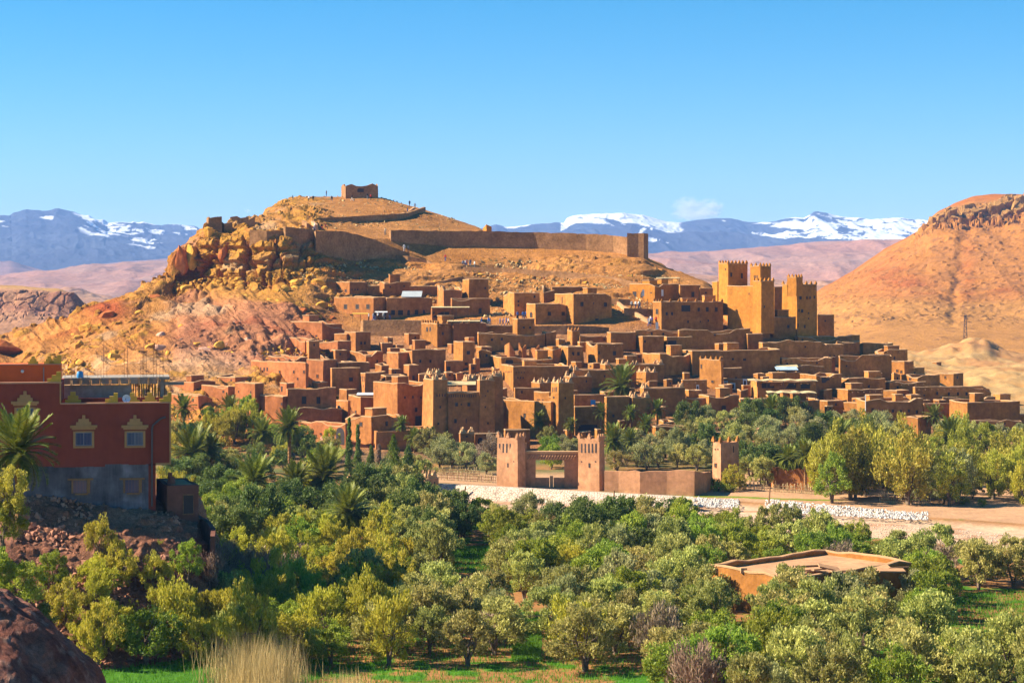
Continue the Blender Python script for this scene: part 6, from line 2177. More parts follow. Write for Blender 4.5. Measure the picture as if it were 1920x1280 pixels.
def river_bank():
    m, nt, out = new_mat("white_masonry")
    g = nt.nodes.new("ShaderNodeNewGeometry")
    vo = N(nt, "ShaderNodeTexVoronoi", feature='DISTANCE_TO_EDGE')
    vo.inputs['Scale'].default_value = 2.6
    nt.links.new(g.outputs['Position'], vo.inputs['Vector'])
    mr = N(nt, "ShaderNodeMapRange")
    mr.inputs['From Max'].default_value = .10
    mr.inputs['To Min'].default_value = .3
    mr.inputs['To Max'].default_value = 1.0
    nt.links.new(vo.outputs['Distance'], mr.inputs['Value'])
    rgb = N(nt, "ShaderNodeRGB")
    rgb.outputs[0].default_value = (.66, .50, .38, 1)
    c = vmul(nt, rgb.outputs[0], mr.outputs[0])
    f, h = noise_fac(nt, g.outputs['Position'], 1.1, 4, .6, .3, .7, .8, 1.15)
    c = vmul(nt, c, f)
    bsdf(nt, out, c, .9, .1, mr.outputs[0], .8, .08)
    top = [(700, 903), (765, 904), (823, 907), (900, 911), (1000, 916), (1100, 922), (1200, 927), (1300, 932)]
    foot = [(700, 918), (765, 921), (823, 926), (900, 931), (1000, 937), (1100, 943), (1200, 948), (1300, 953)]
    vs, fs = [], []
    n = 0
    for px in range(700, 1301, 4):
        yt, yb = np.interp(px, [t[0] for t in top], [t[1] for t in top]), np.interp(px, [t[0] for t in foot], [t[1] for t in foot])
        Df = CAMZ * F / (yb - HY)
        j = 0.06 * math.sin(px * 1.7)
        Dt = Df + 1.6
        zt = CAMZ + (HY - yt) / F * Dt
        A = P(px, yb, Df)
        T = Vector(((px - CX) / F * Dt, Dt, zt))
        B_ = Vector(((px - CX) / F * (Dt + 1.2), Dt + 1.2, zt))
        vs += [(A.x, A.y, -.6), (lerp(A.x, T.x, .5), lerp(A.y, T.y, .5) + j, lerp(0, zt, .5)), tuple(T), tuple(B_), (B_.x, B_.y, -.6)]
        if n:
            b = (n - 1) * 5
            for k in range(4):
                fs.append((b + k, b + 5 + k, b + 6 + k, b + 1 + k))
        n += 1
    fs += [(0, 1, 2, 3, 4), tuple((n - 1) * 5 + k for k in (4, 3, 2, 1, 0))]
    o = add_mesh("river_wall", vs, fs, [m], None)
    tag(o, "long sloping white stone embankment along the river below the gate", "embankment")
    # loose white stones continuing it, and rubble on the river bed
    g_ = np.random.default_rng(9)
    base_v = np.array([(1, 0, 0), (-1, 0, 0), (0, 1, 0), (0, -1, 0), (0, 0, 1), (0, 0, -1)], float)
    base_f = np.array([(0, 2, 4), (2, 1, 4), (1, 3, 4), (3, 0, 4), (2, 0, 5), (1, 2, 5), (3, 1, 5), (0, 3, 5)])
    def stones(name, px, py, sz, mat, z=0.0):
        n_ = len(px)
        D = CAMZ * F / (py - HY)
        c_ = np.stack([(px - CX) / F * D, D, np.full(n_, z)], 1)
        s_ = sz[:, None] * g_.uniform(.6, 1.2, (n_, 3))
        a_ = g_.uniform(0, 6.28, n_)
        v = base_v[None] * (1 + g_.normal(size=(n_, 6, 3)) * .18)
        v = v * s_[:, None, :]
        ca, sa = np.cos(a_)[:, None], np.sin(a_)[:, None]
        vx = v[..., 0] * ca - v[..., 1] * sa
        vy = v[..., 0] * sa + v[..., 1] * ca
        v = np.stack([vx, vy, v[..., 2]], -1) + c_[:, None, :]
        f = (base_f[None] + (np.arange(n_) * 6)[:, None, None]).reshape(-1, 3)
        o = add_mesh(name, v.reshape(-1, 3), f, [mat], None, kind="stuff")
    WS = simple_mat("white_stone", (.58, .52, .46), .9, 3, .25, .05, .1, 0)
    px = 1300 + 440 * g_.uniform(0, 1, 2300) ** 1.15
    yc = np.interp(px, [1300, 1400, 1440, 1500, 1600, 1712], [942, 946, 948, 953, 960, 968])
    sp = np.interp(px, [1300, 1380, 1440, 1712], [8, 8, 12, 7])
    keep = ~((px > 1385) & (px < 1435))
    stones("white_stones", px[keep], (yc + g_.uniform(-1, 1, len(px)) * sp)[keep], g_.uniform(.10, .26, keep.sum()), WS, .06)
    px = g_.uniform(700, 785, 350)
    stones("white_stones", px, 915 + g_.uniform(-12, 10, 350), g_.uniform(.12, .3, 350), WS, .15)
    px = g_.uniform(820, 2000, 5000)
    yb = np.interp(px, [700, 820, 1000, 1300, 1500, 1700, 1920], [916, 928, 940, 957, 972, 985, 1005])
    stones("river_cobbles", px, yb + g_.uniform(0, 1, 5000) ** 1.3 * 30, g_.uniform(.03, .12, 5000), simple_mat("river_stone", (.55, .42, .32), .9, 3, .2, .05, .1), .02)
    for (px_, yt, yb_, lab) in ((873, 911, 929, "dark leaning post on the white embankment, left one"), (1152, 919, 948, "dark leaning post on the white embankment, right one"), (1444, 912, 946, "brown fence post at the edge of the yellow trees")):
        D = CAMZ * F / (yb_ - HY)
        mb = MB()
        mb.tube([P(px_ - 3, yb_ + 3, D), P(px_, yt, D)], .11, 6)
        o = mb.build("post", [WOOD], None)
        tag(o, lab, "post")
river_bank()

# ---- boulders on the western slope
def boulder_mesh(seed, mat):
    r = random.Random(seed)
    import bmesh
    bm = bmesh.new()
    bmesh.ops.create_icosphere(bm, subdivisions=2, radius=1)
    cuts = [Vector((r.gauss(0, 1), r.gauss(0, 1), r.gauss(0, 1))).normalized() for _ in range(9)]
    offs = [r.uniform(.42, .8) for _ in cuts]
    for v in bm.verts:
        for c_, o_ in zip(cuts, offs):
            d = v.co.dot(c_)
            if d > o_:
                v.co -= c_ * (d - o_)
        v.co += Vector((r.gauss(0, 1), r.gauss(0, 1), r.gauss(0, 1))) * .02
    me = bpy.data.meshes.new("boulder")
    bm.to_mesh(me)
    bm.free()
    me.materials.append(mat)
    return me
BY = simple_mat("yellow_rock", (.58, .29, .050), .95, .9, .28, .12, .05, .15)
BO = simple_mat("rust_rock", (.42, .125, .038), .95, .9, .25, .12, .05, .12)
BP = simple_mat("pink_rock", (.46, .25, .17), .95, .9, .25, .12, .05, .12)
def boulders():
    r = random.Random(12)
    Y = [boulder_mesh(i, BY) for i in range(6)]
    O_ = [boulder_mesh(20 + i, BO) for i in range(3)]
    Pk = [boulder_mesh(30 + i, BP) for i in range(3)]
    special = [(290, 560, 13, 9, O_, "square rust boulder perched on the left skyline of the hill"), (150, 652, 9, 12, Y, "tall leaning yellow boulder above the red building's roof room"),
               (340, 484, 13, 27, O_, "huge rust-red overhanging rock at the left end of the cliff"), (361, 478, 11, 26, Y, "yellow slab of rock standing next to the red overhang"), (565, 585, 12, 8, O_, "large brown boulder in the pink band left of the first houses"), (262, 590, 9, 7, Y, "yellow boulder below the perched square one"),
               (10, 652, 26, 16, O_, "massive rust outcrop at the left edge above the red roof room"), (205, 592, 18, 10, O_, "red rock knob on the lower left skyline"), (520, 548, 10, 6, Y, "flat yellow boulder under the cliff"),
               (390, 440, 10, 12, Y, "block of cliff right under the ruined corner tower"), (420, 475, 10, 16, O_, "reddish upright cliff block in the middle of the rock face")]
    for px, py, rx, rz, ms, lab in special:
        D, z = hit(px, py + rz * .7)
        o = bpy.data.objects.new("boulder", r.choice(ms))
        s = D / F
        o.location = ((px - CX) / F * D, D, CAMZ + (HY - py) / F * D)
        o.scale = (rx * s * 1.3, rx * s * 1.2, rz * s * 1.3)
        o.rotation_euler = (r.uniform(-.2, .2), r.uniform(-.2, .2), r.uniform(0, 6))
        link(o, None, label=lab, category="boulder")
    zones = [((130, 330), (590, 735), 60, "lower left"), ((330, 640), (530, 640), 46, "under the cliff"), ((250, 480), (640, 712), 56, "above the palm garden"), ((620, 1180), (490, 535), 34, "between the hill walls")]
    n = 0
    for (x0, x1), (y0, y1), cnt, where in zones:
        cell = []
        k = 0
        while k < cnt:
            px, py = r.uniform(x0, x1), r.uniform(y0, y1)
            D, z = hit(px, py)
            if D < 352 or D > 545 or in_occ((px - CX) / F * D, D, .6):
                k += .2
                continue
            D2 = hit(px + 1, py)[0]
            if abs(D2 - D) > 30:
                continue
            k += 1
            s = r.uniform(.4, 1.0) ** 1.5 * 1.9 * (.55 if "walls" in where else 1)
            pinkish = 548 + (px - 340) * .14 < py < 700 and px > 300
            u = r.random()
            ms, cn = (Pk, "pinkish") if (pinkish and u < .5) else (O_, "rusty") if u < .15 else (Y, "yellow")
            o = bpy.data.objects.new("boulder", r.choice(ms))
            o.location = ((px - CX) / F * D, D, z + s * .15)
            o.scale = (s * r.uniform(.8, 1.5), s * r.uniform(.7, 1.2), s * r.uniform(.55, .95))
            o.rotation_euler = (r.uniform(-.3, .3), r.uniform(-.3, .3), r.uniform(0, 6))
            link(o, None, category="boulder")
            cell.append((px, py, o, cn, "big" if s > 1.3 else "mid-sized" if s > .8 else "small"))
        label_ranked(cell, where)

ORD = ["leftmost", "second", "third", "fourth", "fifth", "sixth", "seventh", "eighth", "ninth", "tenth", "eleventh", "twelfth", "thirteenth", "fourteenth", "fifteenth", "sixteenth", "seventeenth", "eighteenth", "nineteenth", "twentieth"]
def ordn(i):
    return ORD[i] if i == 0 else (ORD[i] if i < len(ORD) else "number %d" % (i + 1)) + " from left"
def label_ranked(cell, where):
    by = {}
    for c_ in cell:
        by.setdefault((c_[3], c_[4]), []).append(c_)
    for (cn, sz), L in by.items():
        L.sort(key=lambda q: q[0])
        for i, q in enumerate(L):
            i = min(i, 20) if False else i
            q[2]['label'] = "%s %s boulder %s on the slope, %s" % (sz, cn, where, ordn(i))
            q[2]['group'] = "%s boulders on the slope %s" % (cn, where)
boulders()

# small rubble between them
def rubble(name, boxes, mat, seed, smin, smax, where_cluster=True, patch=None):
    g_ = np.random.default_rng(seed)
    base_v = np.array([(1, 0, 0), (-1, 0, 0), (0, 1, 0), (0, -1, 0), (0, 0, 1), (0, 0, -1)], float)
    base_f = np.array([(0, 2, 4), (2, 1, 4), (1, 3, 4), (3, 0, 4), (2, 0, 5), (1, 2, 5), (3, 1, 5), (0, 3, 5)])
    pts = []
    for x0, x1, v0, v1, n in boxes:
        px = g_.uniform(x0, x1, n)
        v = g_.uniform(v0, v1, n)
        D, Z = (patch or HILL).at(px, v)
        pts.append(np.stack([(px - CX) / F * D, D, Z], 1))
    c_ = np.concatenate(pts)
    if where_cluster:
        c_ = c_[fbm(c_[:, 0], c_[:, 1], c_[:, 2], 14, 3, 51) > g_.uniform(-.35, .3, len(c_))]
    n = len(c_)
    s_ = (g_.uniform(0, 1, n) ** 1.5 * (smax - smin) + smin)[:, None] * g_.uniform(.6, 1.3, (n, 3))
    v = base_v[None] * (1 + g_.normal(size=(n, 6, 3)) * .25) * s_[:, None, :]
    # random turn
    q = g_.normal(size=(n, 4))
    q /= np.linalg.norm(q, axis=1)[:, None]
    w_, x, y, z = q.T
    R = np.stack([np.stack([1 - 2 * (y * y + z * z), 2 * (x * y - z * w_), 2 * (x * z + y * w_)], -1), np.stack([2 * (x * y + z * w_), 1 - 2 * (x * x + z * z), 2 * (y * z - x * w_)], -1), np.stack([2 * (x * z - y * w_), 2 * (y * z + x * w_), 1 - 2 * (x * x + y * y)], -1)], 1)
    v = np.einsum('nij,nkj->nki', R, v) + c_[:, None, :]
    f = (base_f[None] + (np.arange(n) * 6)[:, None, None]).reshape(-1, 3)
    add_mesh(name, v.reshape(-1, 3), f, [mat], None, kind="stuff")
rubble("rubble", [(100, 640, 1.6, 5.3, 9000), (330, 640, 5.0, 6.0, 1800)], BY, 5, .12, .85)
rubble("rubble", [(130, 640, 1.4, 4.9, 5000)], BP, 6, .12, .6)
rubble('rubble', [(110, 640, 1.6, 5.4, 1600)], BO, 16, .15, .8)
rubble("rubble", [(560, 1250, 5.05, 5.95, 5200), (460, 860, 7.6, 9.2, 1400)], simple_mat("tan_rock", (.50, .33, .15), .95, .9, .25, .1, .05, .1), 7, .12, .55)
rubble("scrub", [(560, 1260, 5.1, 6.0, 1300), (600, 1200, 7.2, 8.5, 260)], leaf_mat("scrub_leaf", (.10,.10,.03), (.2,.17,.06)), 8, .15, .45)

rubble("bank_stones", [(0, 340, .8, 3.6, 3600)], simple_mat("bank_stone", (.40, .19, .12), .95, 3, .3, .05, .05, .1), 41, .06, .34, False, BANK)

# ------------------------------------------------------------------ tamarisks on the bank
def bank_trees():
    r = random.Random(77)
    n = 0
    for _ in range(6000):
        if n >= 58:
            break
        px = r.uniform(40, 440)
        top = np.interp(px, [40, 120, 200, 300, 440], [1140, 1075, 1060, 1075, 1090])
        py = r.uniform(top, 1262)
        if px < np.interp(py, [1060, 1130, 1280], [30, 80, 190]):
            continue
        D, z = bank_hit(px, py)
        X = (px - CX) / F * D
        if any((X - x) ** 2 + (D - y) ** 2 < 2.2 ** 2 for x, y in TREES):
            continue
        u = r.random()
        k = 'dry' if (250 < px < 440 and py < 1190 and u < .5) else 'tamarisk' if u < .8 else 'green'
        lab = {"tamarisk": "yellow-green tamarisk on the slope below the red building", "dry": "pinkish dry shrub on the slope below the red building", "green": "bright green bush-like tree on the slope below the red building"}[k]
        tree(k, px, py, r.uniform(.55, .85), lab, "slope thicket, " + k, z, D)
        n += 1
    for px, py, k, s, lab in ((18, 905, 'gold', 1.0, "bright yellow-green tree touching the big palm at the left edge"), (5, 960, 'green', 1.0, "fresh green tree under the big palm at the left edge"),
                              (-15, 1060, 'green', 1.25, "tall dark-and-bright tree at the left edge above the near rock"), (40, 1080, 'green', 1.1, "bushy green tree between the near rock and the earth bank"),
                              (70, 1150, 'dark', .9, "dark tree in the shade beside the near rock"), (20, 1130, 'green', 1.0, "green tree behind the top of the near rock")):
        D = 150 if py < 1000 else 146
        tree(k, px, py + 60 * s, s * .72, lab, None, None, D)
    for px, py, s in ((132, 934, .55), (155, 936, .5), (178, 941, .45), (300, 1022, .35)):
        D, z = bank_hit(px, py)
        tree('bush', px, py, s, "low bright green bush on the bank under the left cement window" if px < 160 else "low green weed on the bank beside the shed" if px > 250 else "low green bush on the bank between the cement windows", "bushes on the bank", z, D)
bank_trees()
palm(36, 835, 975, 175, "huge bright palm at the left edge in front of the red building", D=158, z=CAMZ + (HY - 985) / F * 158, big=True)

# walls and details around the shed
wall_path([(240, 962, 1000), (285, 968, 1004), (318, 972, 1010), (333, 978, 1014)], .5, SHED, "yard_wall", "low red yard wall between the red building and the shed", "wall", .03, Ds=[175, 174.5, 174, 175])
wall_path([(366, 965, 1010), (384, 975, 1026), (396, 990, 1034), (394, 1004, 1040)], .4, SHED, "yard_wall", "curved dark yard wall right of the shed", "wall", .03, Ds=[180, 176, 173, 171])

# ------------------------------------------------------------------ the roofless ruin in the orchard
def ruin():
    for px, py, s in ((1505, 1172, 1.0), (1540, 1175, .95), (1580, 1176, 1.0), (1622, 1176, .95), (1470, 1192, .8)):
        tree('dark' if px in (1505, 1580) else 'green', px, py, s * .8, 'dark leafy tree close in front of the roofless building', 'trees before the roofless building', 0.0, CAMZ * F / (py - HY))

    a = math.radians(40)
    r_, fp, O = house(1327, 1488, 1708, 1084, 1162, 3, mat=ADOBE[2], wins=[], auto=0, ragged=.08, roofd=.4, name="roofless_building", cat="ruin", a=a, doors=[(1655, 1132, 14, 30)])
    h_ = HOUSES.pop()
    tag(r_, "long low roofless mud building among the foreground olives", "ruin")
    D = h_['D']
    r = random.Random(2)
    for i in range(9):
        x = r.uniform(1400, 1660)
        Dm = D + r.uniform(2.0, 6.5)
        mb = MB()
        p = P(x, 1076, Dm)
        p.z = 3.85 + r.uniform(-.25, .2)
        q = p + Vector((r.uniform(2.5, 4), r.uniform(-1.5, 1.5), r.uniform(-.5, .25)))
        mb.tube([p - O, q - O], .11, 6)
        mb.build("roof_beam", [WOOD], r_)
    for i in range(7):
        x = r.uniform(1480, 1690)
        Dm = D + r.uniform(2.5, 6)
        mb = MB()
        p = P(x, 1078, Dm)
        p.z = 3.9 + r.uniform(-.2, .25)
        mb.box(p - O, (r.uniform(1.2, 3), r.uniform(.8, 2), .14), 0, Matrix.Rotation(r.uniform(-.25, .25), 3, 'Y') @ Matrix.Rotation(r.uniform(-.2, .2), 3, 'X'))
        mb.build("roof_slab", [ROOF], r_)
    for px, w_ in ((1345, .8), (1395, .6)):
        mb = MB()
        q, ang, s, _ = fp(px, 1072)
        mb.box(Vector((q.x, q.y + .2, q.z + .15)) - O, (w_, .5, .5))
        mb.build("clay_lump", [CAP], r_)
ruin()

# ------------------------------------------------------------------ people
SKIN = simple_mat("skin", (.30, .17, .11), .7, 5, .05, 0, .2)
CLOTH = {k: simple_mat("cloth_" + k, c, .9, 5, .1, 0, .1) for k, c in dict(black=(.02, .02, .025), white=(.75, .73, .70), blue=(.05, .12, .35), red=(.45, .04, .03), grey=(.2, .2, .22), tan=(.4, .3, .2)).items()}
def person_mesh(pose, top, bottom):
    """one continuous skinned body, 1.72 m tall"""
    st = {'stand': .10, 'walk': .32, 'sit': .12}[pose]
    V = [(0, 0, .95), (0, 0, 1.2), (0, 0, 1.42), (0, 0, 1.50), (0, 0, 1.62), (0, 0, 1.70)]
    R = [.15, .14, .15, .06, .10, .06]
    E = [(0, 1), (1, 2), (2, 3), (3, 4), (4, 5)]
    def limb(root_, pts, rs):
        p = root_
        for q, rr_ in zip(pts, rs):
            V.append(q)
            R.append(rr_)
            E.append((p, len(V) - 1))
            p = len(V) - 1
    if pose == 'sit':
        for s in (-1, 1):
            limb(0, [(s * .10, -.05, .9), (s * .11, -.45, .9), (s * .11, -.47, .45), (s * .11, -.58, .42)], [.09, .065, .045, .04])
    else:
        for s in (-1, 1):
            f = s * st * (1 if pose == 'walk' else .0)
            limb(0, [(s * .10, 0, .88), (s * .11, -f * .5 - .02, .48), (s * .11, -f, .08), (s * .11, -f - .14, .04)], [.09, .062, .045, .04])
    for s in (-1, 1):
        limb(2, [(s * .20, 0, 1.40), (s * .25, s * .06, 1.12), (s * .24, -.12 + s * .08, .88), (s * .23, -.16 + s * .08, .80)], [.055, .042, .032, .03])
    me = bpy.data.meshes.new("person")
    me.from_pydata(V, E, [])
    o = bpy.data.objects.new("person_tmp", me)
    COL.objects.link(o)
    md = o.modifiers.new("s", 'SKIN')
    for i, sv in enumerate(me.skin_vertices[0].data):
        sv.radius = (R[i], R[i] * .8)
        sv.use_root = (i == 0)
    sb = o.modifiers.new("b", 'SUBSURF')
    sb.levels = 1
    dg = bpy.context.evaluated_depsgraph_get()
    out = bpy.data.meshes.new_from_object(o.evaluated_get(dg))
    bpy.data.objects.remove(o)
    out.materials.clear()
    for m_ in (CLOTH[bottom], CLOTH[top], SKIN, CLOTH['black']):
        out.materials.append(m_)
    for p in out.polygons:
        z = p.center.z
        p.material_index = 0 if z < .97 and abs(p.center.x) < .2 else 2 if (z > 1.5 or z < .9) else 1
        if z > 1.64 or (z > 1.55 and p.center.y > .02):
            p.material_index = 3
    out.name = "person"
    return out
PM = {}
def person(px, pyf, top, bottom, lab, group=None, pose='stand', D=None, face=0.0, s=1.0):
    key = (pose, top, bottom)
    if key not in PM:
        PM[key] = person_mesh(*key)
    if D is None:
        D, z = hit(px, pyf)
    else:
        z = CAMZ + (HY - pyf) / F * D
    o = bpy.data.objects.new("person", PM[key])
    o.location = ((px - CX) / F * D, D, z)
    o.rotation_euler = (0, 0, face)
    o.scale = (s * 1.15, s * 1.15, s * 1.1)
    link(o, None, label=lab, category="person", group=group)
def people():
    r = random.Random(8)
    L = [(549, 378, 'black', 'grey', "person in dark clothes standing alone at the far left of the summit skyline", 'stand'),
         (579, 379, 'white', 'black', "person in a white top, left of a pair on the upper skyline", 'walk'), (587, 379, 'black', 'black', "person in black, right of a pair on the upper skyline", 'stand'),
         (612, 369, 'grey', 'blue', "person standing on the skyline halfway to the summit ruin", 'stand'), (622, 379, 'black', 'grey', "person in black below the lone skyline walker", 'walk'),
         (640, 363, 'black', 'black', "first of two people against the summit ruin's left wall", 'stand'), (644, 361, 'grey', 'black', "second of two people against the summit ruin's left wall", 'stand'),
         (660, 377, 'black', 'white', "person in black and white just below the summit ruin", 'walk'), (689, 374, 'black', 'grey', "left one of two people under the summit ruin's right side", 'stand'), (695, 376, 'red', 'black', "right one of two people under the summit ruin's right side", 'stand'),
         (768, 388, 'black', 'black', "person at the top of the stairs right of the summit", 'walk'), (778, 393, 'grey', 'tan', "person further down the stairs right of the summit", 'walk'), (764, 402, 'blue', 'black', "person on the path below the stair top", 'walk'),
         (590, 431, 'white', 'blue', "person in white at the steps above the fortress corner", 'walk'), (603, 433, 'black', 'red', "person in black behind the fortress corner wall, left", 'sit'), (610, 433, 'red', 'black', "person in red behind the fortress corner wall, right", 'sit'),
         (758, 472, 'white', 'white', "person in white at the stall on the upper slope", 'stand'), (765, 474, 'grey', 'black', "person in grey at the stall on the upper slope", 'stand'),
         (835, 491, 'red', 'blue', "person in red on the rocky slope", 'walk'), (722, 441, 'tan', 'grey', "person in tan by the inner side of the fortress wall", 'stand')]
    for px, py, t, b, lab, po in L:
        person(px, py, t, b, lab, None, po, face=r.uniform(0, 6), s=1.15)
    def crowd(name, n, x0, x1, y0, y1, cols, D=None, lab=""):
        xs = sorted(r.uniform(x0, x1) for _ in range(n))
        for i, px in enumerate(xs):
            t, b = r.choice(cols), r.choice(['black', 'blue', 'grey'])
            d = D if D is None else D + r.uniform(-.5, 1.5)
            person(px, r.uniform(y0, y1), t, b, "person in a %s top %s, %s" % (t, lab, ordn(i)), name, r.choice(['stand', 'walk']), d, r.uniform(0, 6), 1.1)
    crowd("people on the wall path", 8, 866, 890, 499, 503, ['white', 'blue', 'grey', 'red'], None, "on the slope path above the square tower")
    Dt = hit(760, 628)[0]
    crowd("people on the stone terrace", 9, 690, 735, 600, 602, ['white', 'grey', 'white', 'black'], Dt + 1.5, "on the high stone terrace")
    Dp = hit(970, 652)[0]
    crowd("people by the paved terrace", 7, 966, 1000, 599, 599, ['white', 'blue', 'red'], Dp + 2.0, "on the roof beside the paved terrace")
    crowd("people in the upper lane", 8, 896, 960, 609, 612, ['white', 'blue', 'blue'], None, "in the lane left of the paved terrace")
    crowd("people at the souvenir stalls", 7, 1172, 1205, 578, 580, ['white', 'white', 'grey'], None, "at the white souvenir stalls")
    crowd("people at the stair foot", 6, 1214, 1236, 607, 612, ['white', 'blue', 'red'], None, "at the stair foot beside the merloned house")
people()

# ------------------------------------------------------------------ awnings, panels, poles
def awning(x0, x1, py, D, depth, mat, lab, foot=None, posts=3, tilt=.2, sag=False):
    t = empty("awning", P((x0 + x1) / 2, py, D), lab, "awning")
    O = t.location
    mb = MB()
    A, B_ = P(x0, py, D), P(x1, py, D)
    n = 10
    vs = []
    for i in range(n + 1):
        p = A.lerp(B_, i / n)
        dz = (.12 * math.sin(i * 2.4)) if sag else 0
        vs += [p + Vector((0, 0, dz)), p + Vector((0, depth, tilt + dz)), p + Vector((0, depth, tilt + .1 + dz)), p + Vector((0, 0, .1 + dz))]
    fs = []
    for i in range(n):
        for k in range(4):
            fs.append((i * 4 + k, (i + 1) * 4 + k, (i + 1) * 4 + (k + 1) % 4, i * 4 + (k + 1) % 4))
    fs += [(0, 1, 2, 3), tuple(n * 4 + k for k in (3, 2, 1, 0))]
    mb.add([v - O for v in vs], fs)
    mb.build("canopy", [mat], t)
    zf = P(0, foot or py + 20, D).z
    for i in range(posts):
        p = A.lerp(B_, (i + .1) / (posts - .8)) if posts > 1 else A
        mb = MB()
        mb.tube([(p.x, p.y + .1, zf), (p.x, p.y + .1, p.z)], .07, 5)
        for i_ in range(len(mb.v)):
            mb.v[i_] = tuple(Vector(mb.v[i_]) - O)
        mb.build("post", [WOOD], t)
def dist(x, y):
    return hit(x, y)[0]
awning(660, 692, 589, dist(690, 606) - 2.5, 2, YELLOW, "small yellow reed shade against the three-window house", 604, 3)
awning(702, 726, 586, dist(700, 606) - 2, 2, WHITE, "small white shade over the terrace tables", 601, 2)
awning(808, 880, 577, dist(845, 600) - 4, 3.5, STRAW, "wide reed canopy on thin posts left of the square tower", 600, 4)
awning(838, 900, 603, dist(850, 648) - 1, 4, STRAW, "cafe terrace canopy on stout clay posts", 618, 4)
awning(1404, 1534, 714, dist(1420, 752) - 2.5, 3, STRAW, "long scalloped reed awning, upper of two in the east village", 738, 5, .2, True)
awning(1440, 1532, 737, dist(1459, 783) - 1, 3.5, STRAW, "lower reed awning over the east terrace", 749, 4, .2, True)
awning(1456, 1497, 694, dist(1457, 722) + 1, 3, simple_mat("faded_blue_cloth", (.32, .42, .50), .8, 3, .2, 0, .1), "faded blue sheet awning over the golden house", 700, 3, .6)
awning(1456, 1497, 689, dist(1457, 722) + 4.5, 2, STRAW, "straw screen behind the blue sheet awning", 700, 2, .5)
awning(1405, 1430, 684, dist(1420, 700), 2, YELLOW, "yellow cloth screen in the east village", 691, 2, .9)
awning(838, 892, 722, 372, 4, STRAW, "pale reed roof between the great kasbah's towers", 735, 3, .5)
awning(1232, 1275, 522, 492, 3, STRAW, "thin shade frame on the golden house's roof terrace", 534, 4)
awning(668, 712, 741, dist(676, 784) + 3, 3, simple_mat("pale_sheet", (.55, .55, .55), .6, 3, .1, 0, .2), "pale metal sheet roof on the wide lower house", 746, 2, .3)
awning(752, 790, 557, dist(790, 600) + 4, 6, simple_mat("grey_sheet", (.38, .40, .40), .5, 3, .1, 0, .3), "grey tilted sheet on the roof of the long house", 560, 2, 1.4)
def panel(px, py, w_, h, D, mat, lab, name="roof_panel", cat="panel"):
    s = D / F
    t = empty(name, P(px, py + h, D), lab, cat)
    mb = MB()
    mb.box((0, 0, h * s), (w_ * s, .08, h * s), 0, None)
    mb.build("board", [mat], t)
    mb = MB()
    for dx in (-.35, .35):
        mb.tube([(dx * w_ * s, .1, -.5), (dx * w_ * s, .1, h * s)], .04, 4)
    mb.build("stand", [PIPE], t)
panel(1112, 754, 9, 9, dist(1078, 816) - .5, BLUEP, "bright blue board standing before the horned house", "blue_board", "board")
panel(1021, 709, 3, 6, dist(962, 734) + 3, WHITE, "small white sheet hung on a middle roof", "hanging_sheet", "sheet")
panel(1232, 612, 5, 16, dist(1240, 620) - .4, WHITE, "white rug hanging at the merloned house's corner", "hanging_rug", "rug")
panel(1206, 549, 4, 12, dist(1228, 572) - .3, WHITE, "white cloth hanging beside the golden house's door", "hanging_cloth", "cloth")
panel(1242, 549, 4, 12, dist(1228, 572) + .4, WHITE, "white cloth hanging right on the golden house's sunlit wall", "hanging_cloth", "cloth")
def pole(px, yt, yb, D, lab, mat=PIPE, r_=.06, name="pole"):
    mb = MB()
    p = P(px, yb, D)
    q = P(px, yt, D)
    mb.tube([Vector((0, 0, -1)), q - p], r_, 6)
    mb.tube([q - p + Vector((-.3, 0, -.2)), q - p + Vector((.3, 0, -.2))], .03, 4)
    o = mb.build(name, [mat], None, label=lab, category="pole")
    o.location = p
pole(1623, 741, 776, dist(1624, 786) - 1, "white pole before the six-window house", WHITE, .09)
pole(1414, 570, 606, dist(1377, 628) + 2, "pale pole against the shaded wall under the second kasbah tower", CAP, .07)
pole(1378, 572, 604, dist(1377, 628) + 2, "pale cross pole before the merloned house at the kasbah foot", CAP, .07)
pole(1214, 560, 588, dist(1228, 580) - 4, "thin pole rising from the souvenir stalls", WOOD, .06)

def pylon():
    D = 820.0
    zb = CAMZ + (HY - 636) / F * D
    t = empty("power_pylon", P(1810, 636, D), "small lattice power pylon on the plain at right", "pylon")
    h = 46 / F * D
    mb = MB()
    for sx in (-1, 1):
        for sy in (-1, 1):
            mb.tube([(sx * .75, sy * .75, -1), (sx * .3, sy * .3, h)], .09, 4)
    mb.build("leg", [PIPE], t)
    mb = MB()
    for i in range(9):
        z0, z1 = h * i / 9, h * (i + 1) / 9
        a0, a1 = .75 - .45 * i / 9, .75 - .45 * (i + 1) / 9
        s = 1 if i % 2 else -1
        for y in (-1, 1):
            mb.tube([(-a0 * s, y * a0, z0), (a1 * s, y * a1, z1)], .06, 4)
    mb.build("bracing", [PIPE], t)
    for zz in (.72, .95):
        mb = MB()
        mb.box((0, 0, h * zz), (4.2, .16, .16))
        mb.build("crossarm", [PIPE], t)
pylon()

